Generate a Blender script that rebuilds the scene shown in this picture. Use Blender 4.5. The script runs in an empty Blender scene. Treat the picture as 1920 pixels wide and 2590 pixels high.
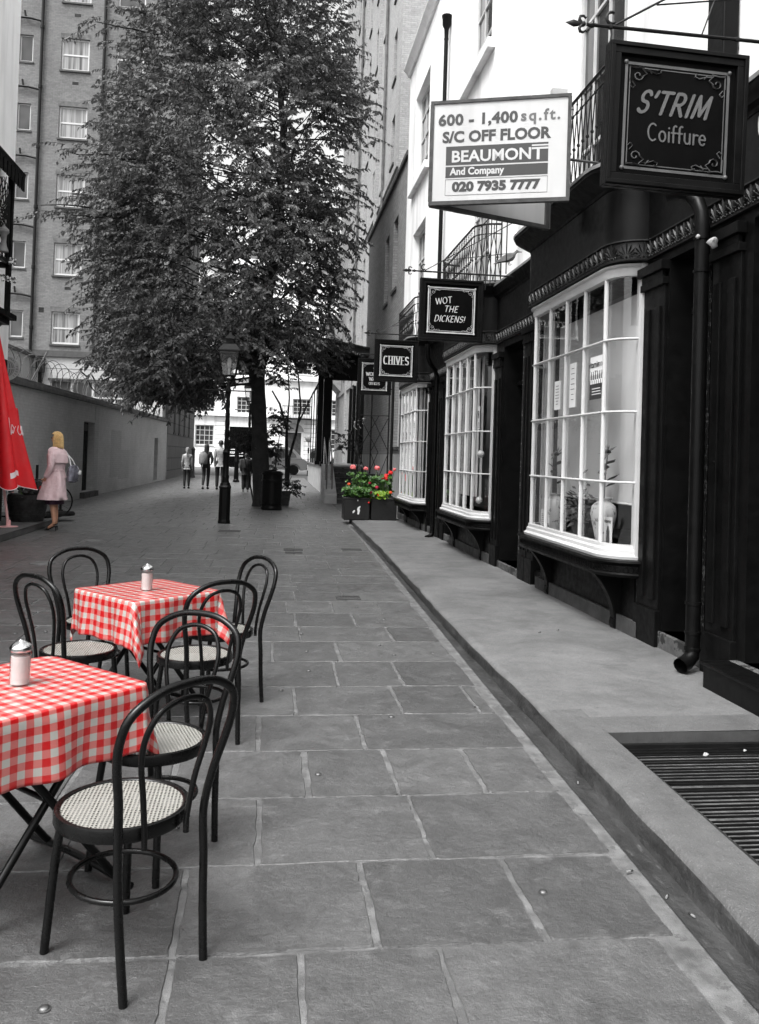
import bpy, bmesh, math, random
from math import radians as R, pi, sin, cos, sqrt, atan2, hypot
from mathutils import Vector, Matrix, noise
SC = bpy.context.scene
COL = SC.collection
random.seed(7)

# ---------------------------------------------------------------- camera
cam = bpy.data.cameras.new('camera'); camo = bpy.data.objects.new('camera', cam); COL.objects.link(camo)
SC.camera = camo
_yaw, _pitch, _roll = R(7.33), R(1.0), 0.031
fwd = Vector((sin(_yaw)*cos(_pitch), cos(_yaw)*cos(_pitch), sin(_pitch)))
rt = Vector((cos(_yaw), -sin(_yaw), 0)); up = rt.cross(fwd)
r2 = rt*cos(_roll) + up*sin(_roll); u2 = -rt*sin(_roll) + up*cos(_roll)
camo.matrix_world = Matrix(((r2.x, u2.x, -fwd.x, 0), (r2.y, u2.y, -fwd.y, 0), (r2.z, u2.z, -fwd.z, 1.60), (0, 0, 0, 1)))
cam.sensor_fit = 'VERTICAL'; cam.sensor_height = 36.0; cam.sensor_width = 36.0
cam.lens = 36.0*2100/2590
cam.shift_y = -(1295-1121)/2590
cam.clip_start = 0.05; cam.clip_end = 2000

# ---------------------------------------------------------------- sky, sun, exposure (overcast, monochrome picture)
W = bpy.data.worlds.new('World'); SC.world = W; W.use_nodes = True
nt = W.node_tree; nt.nodes.clear()
sky = nt.nodes.new('ShaderNodeTexSky'); sky.sky_type = 'NISHITA'; sky.sun_disc = False
SUN_EL, SUN_AZ = R(60), R(-136)          # azimuth measured from +Y towards +X
sky.sun_elevation = SUN_EL; sky.sun_rotation = SUN_AZ
sky.dust_density = 6.0; sky.air_density = 1.5; sky.ozone_density = 1.0
bw = nt.nodes.new('ShaderNodeRGBToBW'); bg = nt.nodes.new('ShaderNodeBackground'); out = nt.nodes.new('ShaderNodeOutputWorld')
nt.links.new(sky.outputs[0], bw.inputs[0]); nt.links.new(bw.outputs[0], bg.inputs[0]); nt.links.new(bg.outputs[0], out.inputs[0])
bg.inputs[1].default_value = 0.15
sl = bpy.data.lights.new('sun', 'SUN'); so = bpy.data.objects.new('sun', sl); COL.objects.link(so)
sl.energy = 1.1; sl.angle = R(22); sl.color = (1.0, 0.99, 0.98)
sd = Vector((sin(SUN_AZ)*cos(SUN_EL), cos(SUN_AZ)*cos(SUN_EL), sin(SUN_EL)))
so.rotation_euler = sd.to_track_quat('Z', 'Y').to_euler()
so.location = (0, 0, 40)
SC.view_settings.view_transform = 'Standard'; SC.view_settings.look = 'None'
SC.view_settings.exposure = 1.45; SC.view_settings.gamma = 1.0
SC.view_settings.use_curve_mapping = False
SC.render.engine = 'CYCLES'
try:
    SC.cycles.transparent_max_bounces = 24; SC.cycles.max_bounces = 8
except Exception: pass

# ---------------------------------------------------------------- materials
MATS = {}
def newmat(name):
    m = bpy.data.materials.new(name); m.use_nodes = True; n = m.node_tree; n.nodes.clear()
    o = n.nodes.new('ShaderNodeOutputMaterial'); b = n.nodes.new('ShaderNodeBsdfPrincipled')
    n.links.new(b.outputs[0], o.inputs[0]); MATS[name] = m
    return m, n, b, o
def N(n, t, **kw):
    x = n.nodes.new(t)
    for k, v in kw.items(): setattr(x, k, v)
    return x
def rgb(c): return (c, c, c, 1) if isinstance(c, (int, float)) else (c[0], c[1], c[2], 1)
def mixc(n, fac, a, b, mode='MIX'):
    x = N(n, 'ShaderNodeMix', data_type='RGBA', blend_type=mode)
    for i, v in ((0, fac), (6, a), (7, b)):
        if hasattr(v, 'is_output') or isinstance(v, bpy.types.NodeSocket): n.links.new(v, x.inputs[i])
        elif i == 0: x.inputs[0].default_value = v
        else: x.inputs[i].default_value = rgb(v)
    return x.outputs[2]
def tex(n, scale, detail=4, coord='Object', rough=.6, stretch=None, dist=0):
    tc = N(n, 'ShaderNodeTexCoord'); src = tc.outputs[coord]
    if stretch:
        mp = N(n, 'ShaderNodeMapping'); mp.inputs['Scale'].default_value = stretch; n.links.new(src, mp.inputs[0]); src = mp.outputs[0]
    t = N(n, 'ShaderNodeTexNoise'); n.links.new(src, t.inputs['Vector'])
    t.inputs['Scale'].default_value = scale; t.inputs['Detail'].default_value = detail; t.inputs['Roughness'].default_value = rough
    t.inputs['Distortion'].default_value = dist
    return t.outputs[0]
def ramp(n, src, a, b, c0=0., c1=1.):
    r = N(n, 'ShaderNodeMapRange'); r.inputs[1].default_value = a; r.inputs[2].default_value = b
    r.inputs[3].default_value = c0; r.inputs[4].default_value = c1; n.links.new(src, r.inputs[0]); return r.outputs[0]
def bump(n, b, src, strength, dist=.01, prev=None):
    x = N(n, 'ShaderNodeBump'); x.inputs['Strength'].default_value = strength; x.inputs['Distance'].default_value = dist
    n.links.new(src, x.inputs['Height'])
    if prev is not None: n.links.new(prev, x.inputs['Normal'])
    n.links.new(x.outputs[0], b.inputs['Normal']); return x.outputs[0]
def mat(name, c, rough=.6, var=.18, vs=2.5, bs=40, bst=.25, bd=.004, metal=0, coat=0, chips=None, spec=.5, streak=None):
    m, n, b, o = newmat(name)
    k = (c, c, c) if isinstance(c, (int, float)) else c
    lo = tuple(v*(1-var) for v in k); hi = tuple(min(1, v*(1+var)) for v in k)
    col = mixc(n, ramp(n, tex(n, vs, 5), .3, .7), lo, hi)
    if streak:
        s = ramp(n, tex(n, 1.0, 5, stretch=(streak[0], streak[0], .25)), .5, .75)
        col = mixc(n, s, col, streak[1])
    if chips:
        s = ramp(n, tex(n, chips[0], 6, rough=.7), chips[1], chips[1]+.02); col = mixc(n, s, col, chips[2])
    n.links.new(col, b.inputs['Base Color'])
    b.inputs['Roughness'].default_value = rough; b.inputs['Metallic'].default_value = metal
    b.inputs['Specular IOR Level'].default_value = spec
    if coat: b.inputs['Coat Weight'].default_value = coat; b.inputs['Coat Roughness'].default_value = .15
    if rough < .9:
        rr = ramp(n, tex(n, vs*2.3, 4), .3, .7, max(.03, rough*.75), min(1, rough*1.3)); n.links.new(rr, b.inputs['Roughness'])
    if bst: bump(n, b, tex(n, bs, 4), bst, bd)
    return m
def brick(name, c1, c2, mort, bw_=.225, bh=.075, ms=.009, rough=.85, dirt=.35, bst=.6):
    m, n, b, o = newmat(name)
    tc = N(n, 'ShaderNodeTexCoord'); t = N(n, 'ShaderNodeTexBrick'); n.links.new(tc.outputs['UV'], t.inputs['Vector'])
    t.inputs['Scale'].default_value = 1; t.inputs['Brick Width'].default_value = bw_; t.inputs['Row Height'].default_value = bh
    t.inputs['Mortar Size'].default_value = ms; t.inputs['Mortar Smooth'].default_value = .3
    t.inputs['Color1'].default_value = rgb(c1); t.inputs['Color2'].default_value = rgb(c2); t.inputs['Mortar'].default_value = rgb(mort)
    t.inputs['Bias'].default_value = -.1
    col = mixc(n, ramp(n, tex(n, .55, 6), .42, .72, 0, dirt), t.outputs[0], c1*.35)
    col = mixc(n, ramp(n, tex(n, 9, 4), .3, .7, 0, .35), col, c2*1.25)
    n.links.new(col, b.inputs['Base Color']); b.inputs['Roughness'].default_value = rough
    inv = N(n, 'ShaderNodeMath', operation='SUBTRACT'); inv.inputs[0].default_value = 1; n.links.new(t.outputs['Fac'], inv.inputs[1])
    p = bump(n, b, inv.outputs[0], bst, .008); bump(n, b, tex(n, 60, 3), .3, .004, p)
    return m

mat('black_paint', .0035, .45, .4, 6, 25, .25, .003, chips=(9, .775, .10), spec=.12)
mat('black_paint_clean', .003, .38, .3, 6, 25, .15, .002, spec=.14)
mat('black_iron', .005, .5, .4, 9, 60, .3, .002, spec=.25)
mat('frieze_paint', .012, .45, .5, 6, 60, .4, .003, spec=.35)
mat('white_paint', .50, .45, .07, 5, 18, .15, .002, chips=(7, .80, .35))
mat('stucco', .87, .75, .06, 1.2, 30, .25, .004, chips=(3.2, .715, .38), streak=(2.2, .60))
mat('stucco_far', .62, .8, .08, .6, 20, .2, .004, streak=(1.2, .5))
mat('worn_edge', .012, .6, .5, 20, 60, .6, .006, chips=(26, .56, .13))
mat('lead', .16, .6, .35, 6, 30, .3, .003)
mat('stone_coping', .10, .85, .4, 4, 40, .5, .006)
mat('stone_step', .085, .85, .6, 5, 30, .7, .01, chips=(5, .52, .015))
mat('stone_light', .34, .8, .2, 3, 40, .3, .004)
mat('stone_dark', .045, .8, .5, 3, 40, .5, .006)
mat('slate_roof', .05, .7, .3, 3, 30, .3, .006)
mat('asphalt', .12, .9, .2, 1.5, 120, .5, .006)
mat('chrome', .62, .2, .05, 4, 0, 0, 0, metal=1)
mat('galvanised', .5, .35, .2, 4, 60, .1, .001, metal=1)
mat('brass_knob', .35, .3, .2, 8, 0, 0, 0, metal=1)
mat('iron_worn', .005, .5, .6, 14, 60, .4, .002, spec=.25)
mat('rubber', .007, .75, .2, spec=.2)
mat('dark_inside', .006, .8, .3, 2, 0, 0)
mat('room_wall', .20, .8, .25, .8, 0, 0)
mat('blind', .52, .7, .05, 1.2, 50, .1, .001)
mat('paper', .72, .6, .05, 5, 0, 0)
mat('ink', .03, .5, .2, 5, 0, 0)
mat('ink_grey', .13, .5, .2, 5, 0, 0)
mat('gilt_grey', .085, .4, .18, 12, 60, .15, .001)
mat('gilt_light', .52, .4, .15, 14, 60, .15, .001)
mat('sign_black', .0022, .5, .3, 4, 12, .06, .001, spec=.05)
mat('board_white', .46, .4, .05, 2.5, 20, .03, .001, streak=(5, .39))
mat('board_ink', .018, .45, .12, 4, 0, 0)
mat('board_wood', .035, .7, .5, 6, 40, .4, .003)
mat('rag_cloth', .34, .9, .3, 20, 40, .6, .01)
mat('cigarette', .18, .8, .1)
mat('stud_metal', .16, .5, .2, 20, 0, 0, metal=.9)
mat('bark', .016, .95, .5, 6, 18, .9, .03)
mat('bentwood', .003, .27, .25, 8, 30, .05, .001, spec=.26)
mat('tube_steel', .003, .33, .3, 8, 30, .06, .001, spec=.25)
mat('planter_black', .004, .5, .4, 6, 25, .3, .003, chips=(7, .73, .4))
mat('planter_chip', .75, .7, .1, 6, 25, .2, .002)
mat('soil', .02, .95, .5, 20, 60, .6, .01)
mat('sugar', (.46, .42, .41), .6, .03, 20, 120, .2, .001)
mat('porcelain', .45, .3, .12, 8, 0, 0)
mat('car_silver', .24, .35, .04, 1, 0, 0, metal=.3, coat=.3)
mat('car_dark', .05, .3, .1, 1, 0, 0, metal=.3, coat=.6)
mat('pigeon', .10, .7, .5, 14, 60, .3, .003)
mat('leaf_grey_pot', .07, .6, .5, 6, 0, 0)
mat('wood_barrel', .03, .75, .5, 8, 30, .6, .006)
mat('skin_grey', .36, .5, .08, 8, 0, 0)
mat('hair_grey', .16, .6, .4, 30, 90, .6, .006)
mat('hair_dark', .012, .5, .4, 30, 90, .6, .006)
mat('cloth_dark', .007, .85, .3, 10, 90, .3, .003)
mat('cloth_light', .25, .85, .25, 6, 14, .9, .03)
mat('cloth_mid', .15, .85, .15, 10, 90, .3, .003)
mat('skin', (.55, .29, .19), .5, .08, 8, 0, 0)
mat('hair_blond', (.66, .45, .20), .5, .3, 30, 120, .7, .006)
mat('coat_pink', (.74, .56, .58), .7, .10, 5, 11, .9, .03)
mat('skirt', (.035, .012, .030), .8, .3, 10, 0, 0)
mat('handbag', (.20, .20, .24), .22, .5, 14, 30, .6, .02, metal=.5)
mat('bag_white', .65, .6, .1, 10, 0, 0)
mat('parasol_red', (.66, .006, .012), .6, .10, 2.5, 7, .25, .02)
mat('parasol_white', (.80, .70, .72), .6, .05, 5, 0, 0)
mat('parasol_pole', (.80, .45, .45), .35, .05, 5, 0, 0)
mat('petal_red', (.78, .02, .02), .6, .25, 40, 0, 0)
mat('petal_pink', (.85, .20, .20), .6, .25, 40, 0, 0)
mat('petal_dark', (.45, .01, .05), .6, .25, 40, 0, 0)
mat('petal_orange', (.75, .10, .03), .6, .25, 40, 0, 0)
brick('brick_left', .12, .185, .10, dirt=.5)
brick('brick_tall', .27, .37, .22, dirt=.3)
brick('brick_annex', .17, .25, .12, dirt=.35)
brick('brick_white', .46, .52, .40, ms=.006, dirt=.45, bst=.35)
brick('brick_ext', .38, .43, .31, ms=.006, dirt=.25, bst=.35)
brick('rustic', .10, .13, .03, bw_=3.2, bh=.62, ms=.03, dirt=.4)

def glassmat(name, tint=1.0, refl=1.0):
    m = bpy.data.materials.new(name); m.use_nodes = True; n = m.node_tree; n.nodes.clear(); MATS[name] = m
    o = N(n, 'ShaderNodeOutputMaterial'); t = N(n, 'ShaderNodeBsdfTransparent'); g = N(n, 'ShaderNodeBsdfGlossy'); x = N(n, 'ShaderNodeMixShader')
    lw = N(n, 'ShaderNodeLayerWeight'); lw.inputs[0].default_value = .5; pw = N(n, 'ShaderNodeMath', operation='POWER'); pw.inputs[1].default_value = 4.5; n.links.new(lw.outputs['Facing'], pw.inputs[0])
    f = N(n, 'ShaderNodeMath', operation='MULTIPLY_ADD'); f.inputs[1].default_value = .85; f.inputs[2].default_value = .04; n.links.new(pw.outputs[0], f.inputs[0])
    t.inputs[0].default_value = rgb(tint); g.inputs[0].default_value = rgb(.95); g.inputs['Roughness'].default_value = .02
    bmp = N(n, 'ShaderNodeBump'); bmp.inputs['Strength'].default_value = .12; bmp.inputs['Distance'].default_value = .02
    n.links.new(tex(n, 2.2, 2), bmp.inputs['Height']); n.links.new(bmp.outputs[0], g.inputs['Normal'])
    k = N(n, 'ShaderNodeMath', operation='MULTIPLY'); k.inputs[1].default_value = refl; n.links.new(f.outputs[0], k.inputs[0])
    n.links.new(k.outputs[0], x.inputs[0]); n.links.new(t.outputs[0], x.inputs[1]); n.links.new(g.outputs[0], x.inputs[2]); n.links.new(x.outputs[0], o.inputs[0])
    return m
glassmat('clear_glass', .93, 1.5)
glassmat('jar_glass', .985, 1.3)
m, n, b, o = newmat('dark_glass'); b.inputs['Roughness'].default_value = .06
n.links.new(mixc(n, ramp(n, tex(n, .5, 2), .4, .6), .018, .07), b.inputs['Base Color']); bump(n, b, tex(n, 1.3, 2), .15, .03)
m, n, b, o = newmat('curtain_glass'); b.inputs['Roughness'].default_value = .12
n.links.new(mixc(n, ramp(n, tex(n, 1, 3, stretch=(7, 7, .2)), .35, .6), .05, .30), b.inputs['Base Color'])

# flagstone: per-stone tone from a colour attribute, plus fine grain, stains and slate bedding
m, n, b, o = newmat('flagstone')
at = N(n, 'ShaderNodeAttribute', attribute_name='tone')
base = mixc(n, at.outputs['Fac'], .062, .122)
base = mixc(n, ramp(n, tex(n, 2.6, 9, rough=.74, dist=1.2), .42, .66, 0, .7), base, .030)
base = mixc(n, ramp(n, tex(n, 75, 6, rough=.8, stretch=(1, 2.2, 1)), .42, .66, 0, .45), base, .028)
base = mixc(n, ramp(n, tex(n, 6.5, 8, rough=.78), .54, .70, 0, .5), base, .17)
base = mixc(n, ramp(n, tex(n, 160, 3), .58, .78, 0, .55), base, .22)
base = mixc(n, ramp(n, tex(n, 34, 5, stretch=(1, 5, 1)), .60, .72, 0, .5), base, .035)
n.links.new(base, b.inputs['Base Color'])
n.links.new(ramp(n, tex(n, 7, 5), .3, .7, .34, .56), b.inputs['Roughness']); b.inputs['Specular IOR Level'].default_value = .7
p = bump(n, b, tex(n, 4.5, 8, rough=.68), .8, .03); p = bump(n, b, tex(n, 26, 5, stretch=(1, 3.5, 1)), .35, .006, p); bump(n, b, tex(n, 220, 2), .35, .002, p)
mat('mortar', .108, .9, .5, 9, 160, .8, .004, chips=(11, .55, .075))
# smooth old paving of the raised footway
m, n, b, o = newmat('footway')
base = mixc(n, ramp(n, tex(n, 1.3, 9, dist=.5, rough=.75), .34, .66), .08, .16)
base = mixc(n, ramp(n, tex(n, 60, 6, rough=.8), .45, .68, 0, .4), base, .07)
base = mixc(n, ramp(n, tex(n, 3.2, 8, stretch=(1, 1.3, 1), rough=.75), .50, .68, 0, .7), base, .070)
base = mixc(n, ramp(n, tex(n, 190, 3), .62, .75, 0, .5), base, .34)
base = mixc(n, ramp(n, tex(n, 13, 4), .70, .76, 0, .7), base, .05)
n.links.new(base, b.inputs['Base Color']); b.inputs['Roughness'].default_value = .75
p = bump(n, b, tex(n, 5, 8, rough=.7), .8, .025); bump(n, b, tex(n, 120, 4), .6, .004, p)
m, n, b, o = newmat('kerbstone')
base = mixc(n, ramp(n, tex(n, 1.6, 8, dist=1.0, rough=.7), .32, .68), .06, .115)
base = mixc(n, ramp(n, tex(n, 150, 3), .62, .72, 0, .6), base, .30)
base = mixc(n, ramp(n, tex(n, 9, 5), .64, .72, 0, .6), base, .045)
n.links.new(base, b.inputs['Base Color']); b.inputs['Roughness'].default_value = .72
p = bump(n, b, tex(n, 6, 8, rough=.7), .8, .03); bump(n, b, tex(n, 110, 4), .6, .004, p)
m, n, b, o = newmat('gutter_stone')
base = mixc(n, ramp(n, tex(n, 3, 7, stretch=(2.5, .8, 2.5), rough=.7), .35, .65), .008, .038)
base = mixc(n, ramp(n, tex(n, 16, 5, stretch=(2, .5, 2)), .62, .74, 0, .7), base, .10)
n.links.new(base, b.inputs['Base Color']); b.inputs['Roughness'].default_value = .7
p = bump(n, b, tex(n, 7, 6), .9, .03); bump(n, b, tex(n, 40, 4), .6, .008, p)

# cane seat: woven with real holes
m, n, b, o = newmat('cane')
b.inputs['Base Color'].default_value = (.25, .246, .225, 1); b.inputs['Roughness'].default_value = .5
tc = N(n, 'ShaderNodeTexCoord'); mp = N(n, 'ShaderNodeMapping'); mp.inputs['Rotation'].default_value = (0, 0, R(45)); n.links.new(tc.outputs['Object'], mp.inputs[0])
sx = N(n, 'ShaderNodeSeparateXYZ'); n.links.new(mp.outputs[0], sx.inputs[0])
def cell(n, src, period):
    a = N(n, 'ShaderNodeMath', operation='MULTIPLY'); a.inputs[1].default_value = 2*pi/period; n.links.new(src, a.inputs[0])
    s = N(n, 'ShaderNodeMath', operation='SINE'); n.links.new(a.outputs[0], s.inputs[0]); return s.outputs[0]
s1, s2 = cell(n, sx.outputs[0], .0125), cell(n, sx.outputs[1], .0125)
ad = N(n, 'ShaderNodeMath', operation='ADD'); n.links.new(s1, ad.inputs[0]); n.links.new(s2, ad.inputs[1])
hole = N(n, 'ShaderNodeMath', operation='GREATER_THAN'); hole.inputs[1].default_value = .75; n.links.new(ad.outputs[0], hole.inputs[0])
bump(n, b, ad.outputs[0], .5, .002)
tr = N(n, 'ShaderNodeBsdfTransparent'); ms = N(n, 'ShaderNodeMixShader')
n.links.new(hole.outputs[0], ms.inputs[0]); n.links.new(b.outputs[0], ms.inputs[1]); n.links.new(tr.outputs[0], ms.inputs[2]); n.links.new(ms.outputs[0], o.inputs[0])

# gingham cloth from the cloth's own UVs (metres)
m, n, b, o = newmat('gingham')
tc = N(n, 'ShaderNodeTexCoord'); sx = N(n, 'ShaderNodeSeparateXYZ'); n.links.new(tc.outputs['UV'], sx.inputs[0])
def stripe(n, src):
    s = cell(n, src, .066); g = N(n, 'ShaderNodeMapRange'); g.inputs[1].default_value = -.04; g.inputs[2].default_value = .04; n.links.new(s, g.inputs[0]); return g.outputs[0]
a1, a2 = stripe(n, sx.outputs[0]), stripe(n, sx.outputs[1])
c1 = mixc(n, a1, (.45, .44, .41), (.54, .145, .135)); c2 = mixc(n, a1, (.56, .16, .145), (.50, .006, .008))
c = mixc(n, a2, c1, c2)
n.links.new(c, b.inputs['Base Color']); b.inputs['Roughness'].default_value = .38; b.inputs['Specular IOR Level'].default_value = .6; b.inputs['Coat Weight'].default_value = .7; b.inputs['Coat Roughness'].default_value = .28; b.inputs['Coat IOR'].default_value = 1.6
bump(n, b, tex(n, 9, 3), .18, .01)
# translucency of the thin plastic-coated cloth
tl = N(n, 'ShaderNodeBsdfTranslucent'); n.links.new(c, tl.inputs[0]); ms = N(n, 'ShaderNodeMixShader'); ms.inputs[0].default_value = .16
n.links.new(b.outputs[0], ms.inputs[1]); n.links.new(tl.outputs[0], ms.inputs[2]); n.links.new(ms.outputs[0], o.inputs[0])

def leafmat(name, lo, hi, trans=.3, rough=.45):
    m, n, b, o = newmat(name)
    at = N(n, 'ShaderNodeAttribute', attribute_name='tone')
    c = mixc(n, at.outputs['Fac'], lo, hi); n.links.new(c, b.inputs['Base Color']); b.inputs['Roughness'].default_value = rough
    tl = N(n, 'ShaderNodeBsdfTranslucent'); n.links.new(c, tl.inputs[0]); ms = N(n, 'ShaderNodeMixShader'); ms.inputs[0].default_value = trans
    n.links.new(b.outputs[0], ms.inputs[1]); n.links.new(tl.outputs[0], ms.inputs[2]); n.links.new(ms.outputs[0], o.inputs[0])
leafmat('leaf', .032, .175, .25, .6)
leafmat('leaf_dark', .02, .08)
leafmat('leaf_green', (.018, .055, .012), (.075, .18, .03))
leafmat('leaf_lime', (.10, .22, .015), (.24, .38, .03))

# ---------------------------------------------------------------- mesh builder
class MB:
    def __init__(s): s.v = []; s.f = []; s.m = []; s.t = []; s.uv = None
    def face(s, idx, m=0, t=0): s.f.append(tuple(idx)); s.m.append(m); s.t.append(t)
    def poly(s, pts, m=0, t=0):
        k = len(s.v); s.v += [tuple(p) for p in pts]; s.face(range(k, k+len(pts)), m, t)
    def hexa(s, p, m=0):               # 8 points: 4 bottom ring, 4 top ring
        k = len(s.v); s.v += [tuple(q) for q in p]
        for f in ((0, 3, 2, 1), (4, 5, 6, 7), (0, 1, 5, 4), (1, 2, 6, 5), (2, 3, 7, 6), (3, 0, 4, 7)): s.face([k+i for i in f], m)
    def box(s, x0, x1, y0, y1, z0, z1, m=0, M=None):
        p = [(x0, y0, z0), (x1, y0, z0), (x1, y1, z0), (x0, y1, z0), (x0, y0, z1), (x1, y0, z1), (x1, y1, z1), (x0, y1, z1)]
        if M is not None: p = [tuple(M @ Vector(q)) for q in p]
        s.hexa(p, m)
    def prism(s, pts, fn, a, b, m=0):   # pts 2D polygon, fn(u,v,w)->3D, between w=a and w=b
        k = len(s.v); L = len(pts)
        s.v += [tuple(fn(u, v, a)) for u, v in pts] + [tuple(fn(u, v, b)) for u, v in pts]
        s.face([k+i for i in range(L)][::-1], m); s.face([k+L+i for i in range(L)], m)
        for i in range(L): j = (i+1) % L; s.face((k+i, k+j, k+L+j, k+L+i), m)
    def tube(s, pts, r, n=8, closed=False, m=0, flat=1.0, caps=True):
        pts = [Vector(p) for p in pts]; L = len(pts)
        rr = r if isinstance(r, (list, tuple)) else [r]*L
        k = len(s.v); prev = None
        for i in range(L):
            if closed: d = pts[(i+1) % L]-pts[i-1]
            else: d = pts[min(i+1, L-1)]-pts[max(i-1, 0)]
            if d.length < 1e-9: d = Vector((0, 0, 1))
            d.normalize()
            if prev is None:
                a = Vector((0, 0, 1)) if abs(d.z) < .9 else Vector((1, 0, 0)); u = d.cross(a).normalized()
            else:
                u = prev-d*prev.dot(d); u = u.normalized() if u.length > 1e-6 else d.orthogonal().normalized()
            prev = u; w = d.cross(u)
            for j in range(n):
                t = 2*pi*j/n; s.v.append(tuple(pts[i]+u*(cos(t)*rr[i])+w*(sin(t)*rr[i]*flat)))
        for i in range(L if closed else L-1):
            for j in range(n):
                a, b2 = k+i*n+j, k+i*n+(j+1) % n; i2 = (i+1) % L; c, d2 = k+i2*n+(j+1) % n, k+i2*n+j; s.face((a, b2, c, d2), m)
        if not closed and caps:
            s.face([k+j for j in range(n)][::-1], m); s.face([k+(L-1)*n+j for j in range(n)], m)
    def lathe(s, prof, n=16, c=(0, 0, 0), m=0, sx=1, sy=1, M=None, rot=0):
        k = len(s.v); L = len(prof)
        for r, z in prof:
            for j in range(n):
                t = 2*pi*j/n+rot; p = Vector((c[0]+r*cos(t)*sx, c[1]+r*sin(t)*sy, c[2]+z))
                if M is not None: p = M @ p
                s.v.append(tuple(p))
        for i in range(L-1):
            for j in range(n): s.face((k+i*n+j, k+i*n+(j+1) % n, k+(i+1)*n+(j+1) % n, k+(i+1)*n+j), m)
        if prof[0][0] > 1e-5: s.face([k+j for j in range(n)][::-1], m)
        if prof[-1][0] > 1e-5: s.face([k+(L-1)*n+j for j in range(n)], m)
    def ball(s, c, r, n=8, m=0, sz=1.0, sx=1, sy=1, M=None):
        pr = [(max(1e-6, r*sin(pi*i/(n//2+1))), -r*sz*cos(pi*i/(n//2+1))) for i in range(n//2+2)]
        s.lathe(pr, n, c, m, sx, sy, M)
    def mould(s, path, prof, m=0, side=1):
        """sweep a vertical profile [(out, z)...] (closed loop) along a plan path of (x, y)"""
        P = [Vector((p[0], p[1])) for p in path]; L = len(P); K = len(prof); k = len(s.v)
        for i in range(L):
            nn = Vector((0, 0)); c = 0
            for a, b2 in ((i-1, i), (i, i+1)):
                if a >= 0 and b2 < L:
                    d = (P[b2]-P[a]).normalized(); nn += Vector((-d.y, d.x))*side; c += 1
            nn.normalize()
            if 0 < i < L-1:
                d = (P[i]-P[i-1]).normalized(); q = Vector((-d.y, d.x))*side; nn = nn/max(.4, nn.dot(q))
            for o_, z in prof: s.v.append((P[i].x+nn.x*o_, P[i].y+nn.y*o_, z))
        for i in range(L-1):
            for j in range(K): s.face((k+i*K+j, k+i*K+(j+1) % K, k+(i+1)*K+(j+1) % K, k+(i+1)*K+j), m)
        s.face([k+j for j in range(K)], m); s.face([k+(L-1)*K+j for j in range(K)][::-1], m)
    def loft(s, rings, n=18, m=0, wob=0, seed=0, cap=True, xs=None):
        """rings: (cx, cy, z, rx, ry[, tilt dz per x])"""
        k = len(s.v)
        for i, q in enumerate(rings):
            cx, cy, z, rx, ry = q[:5]
            for j in range(n):
                t = 2*pi*j/n; w = 1+wob*noise.noise(Vector((cos(t)*2.5+seed, sin(t)*2.5, z*2+seed)))*min(1, i/3)
                s.v.append((cx+cos(t)*rx*w, cy+sin(t)*ry*w, z))
        for i in range(len(rings)-1):
            for j in range(n): s.face((k+i*n+j, k+i*n+(j+1) % n, k+(i+1)*n+(j+1) % n, k+(i+1)*n+j), m)
        if cap: s.face([k+j for j in range(n)][::-1], m); s.face([k+(len(rings)-1)*n+j for j in range(n)], m)
    def join(s, o_, M=None, m=None):
        k = len(s.v); s.v += [tuple(M @ Vector(p)) if M is not None else p for p in o_.v]
        for f, mm, t in zip(o_.f, o_.m, o_.t): s.f.append(tuple(i+k for i in f)); s.m.append(mm if m is None else m); s.t.append(t)
    def build(s, name, mats, parent=None, off=(0, 0, 0), smooth=35, tone=False, fixn=True, bevel=0, uv=None):
        me = bpy.data.meshes.new(name); ox, oy, oz = off
        me.from_pydata([(x-ox, y-oy, z-oz) for x, y, z in s.v], [], s.f)
        if isinstance(mats, str): mats = [mats]
        for q in mats: me.materials.append(MATS[q])
        me.polygons.foreach_set('material_index', s.m)
        if fixn:
            bm = bmesh.new(); bm.from_mesh(me); bmesh.ops.recalc_face_normals(bm, faces=bm.faces); bm.to_mesh(me); bm.free()
        if tone:
            a = me.attributes.new('tone', 'FLOAT', 'FACE'); a.data.foreach_set('value', s.t)
        ul = me.uv_layers.new(name='UVMap')
        if uv is not None:
            for li, l in enumerate(me.loops): ul.data[li].uv = uv[l.vertex_index]
        elif len(s.f) < 30000:
            vs = me.vertices
            for p in me.polygons:
                nx, ny, nz = abs(p.normal.x), abs(p.normal.y), abs(p.normal.z)
                for li in p.loop_indices:
                    c = vs[me.loops[li].vertex_index].co; x, y, z = c.x+ox, c.y+oy, c.z+oz
                    ul.data[li].uv = (x, y) if nz > .7 else ((y, z) if nx > ny else (x, z))
        if smooth:
            me.polygons.foreach_set('use_smooth', [True]*len(me.polygons))
            if smooth < 180: me.set_sharp_from_angle(angle=R(smooth))
        me.update(); o_ = bpy.data.objects.new(name, me); COL.objects.link(o_)
        if parent is not None: o_.parent = parent
        if bevel:
            bv = o_.modifiers.new('bevel', 'BEVEL'); bv.width = bevel; bv.segments = 2; bv.limit_method = 'ANGLE'; bv.angle_limit = R(40)
        return o_

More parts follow.
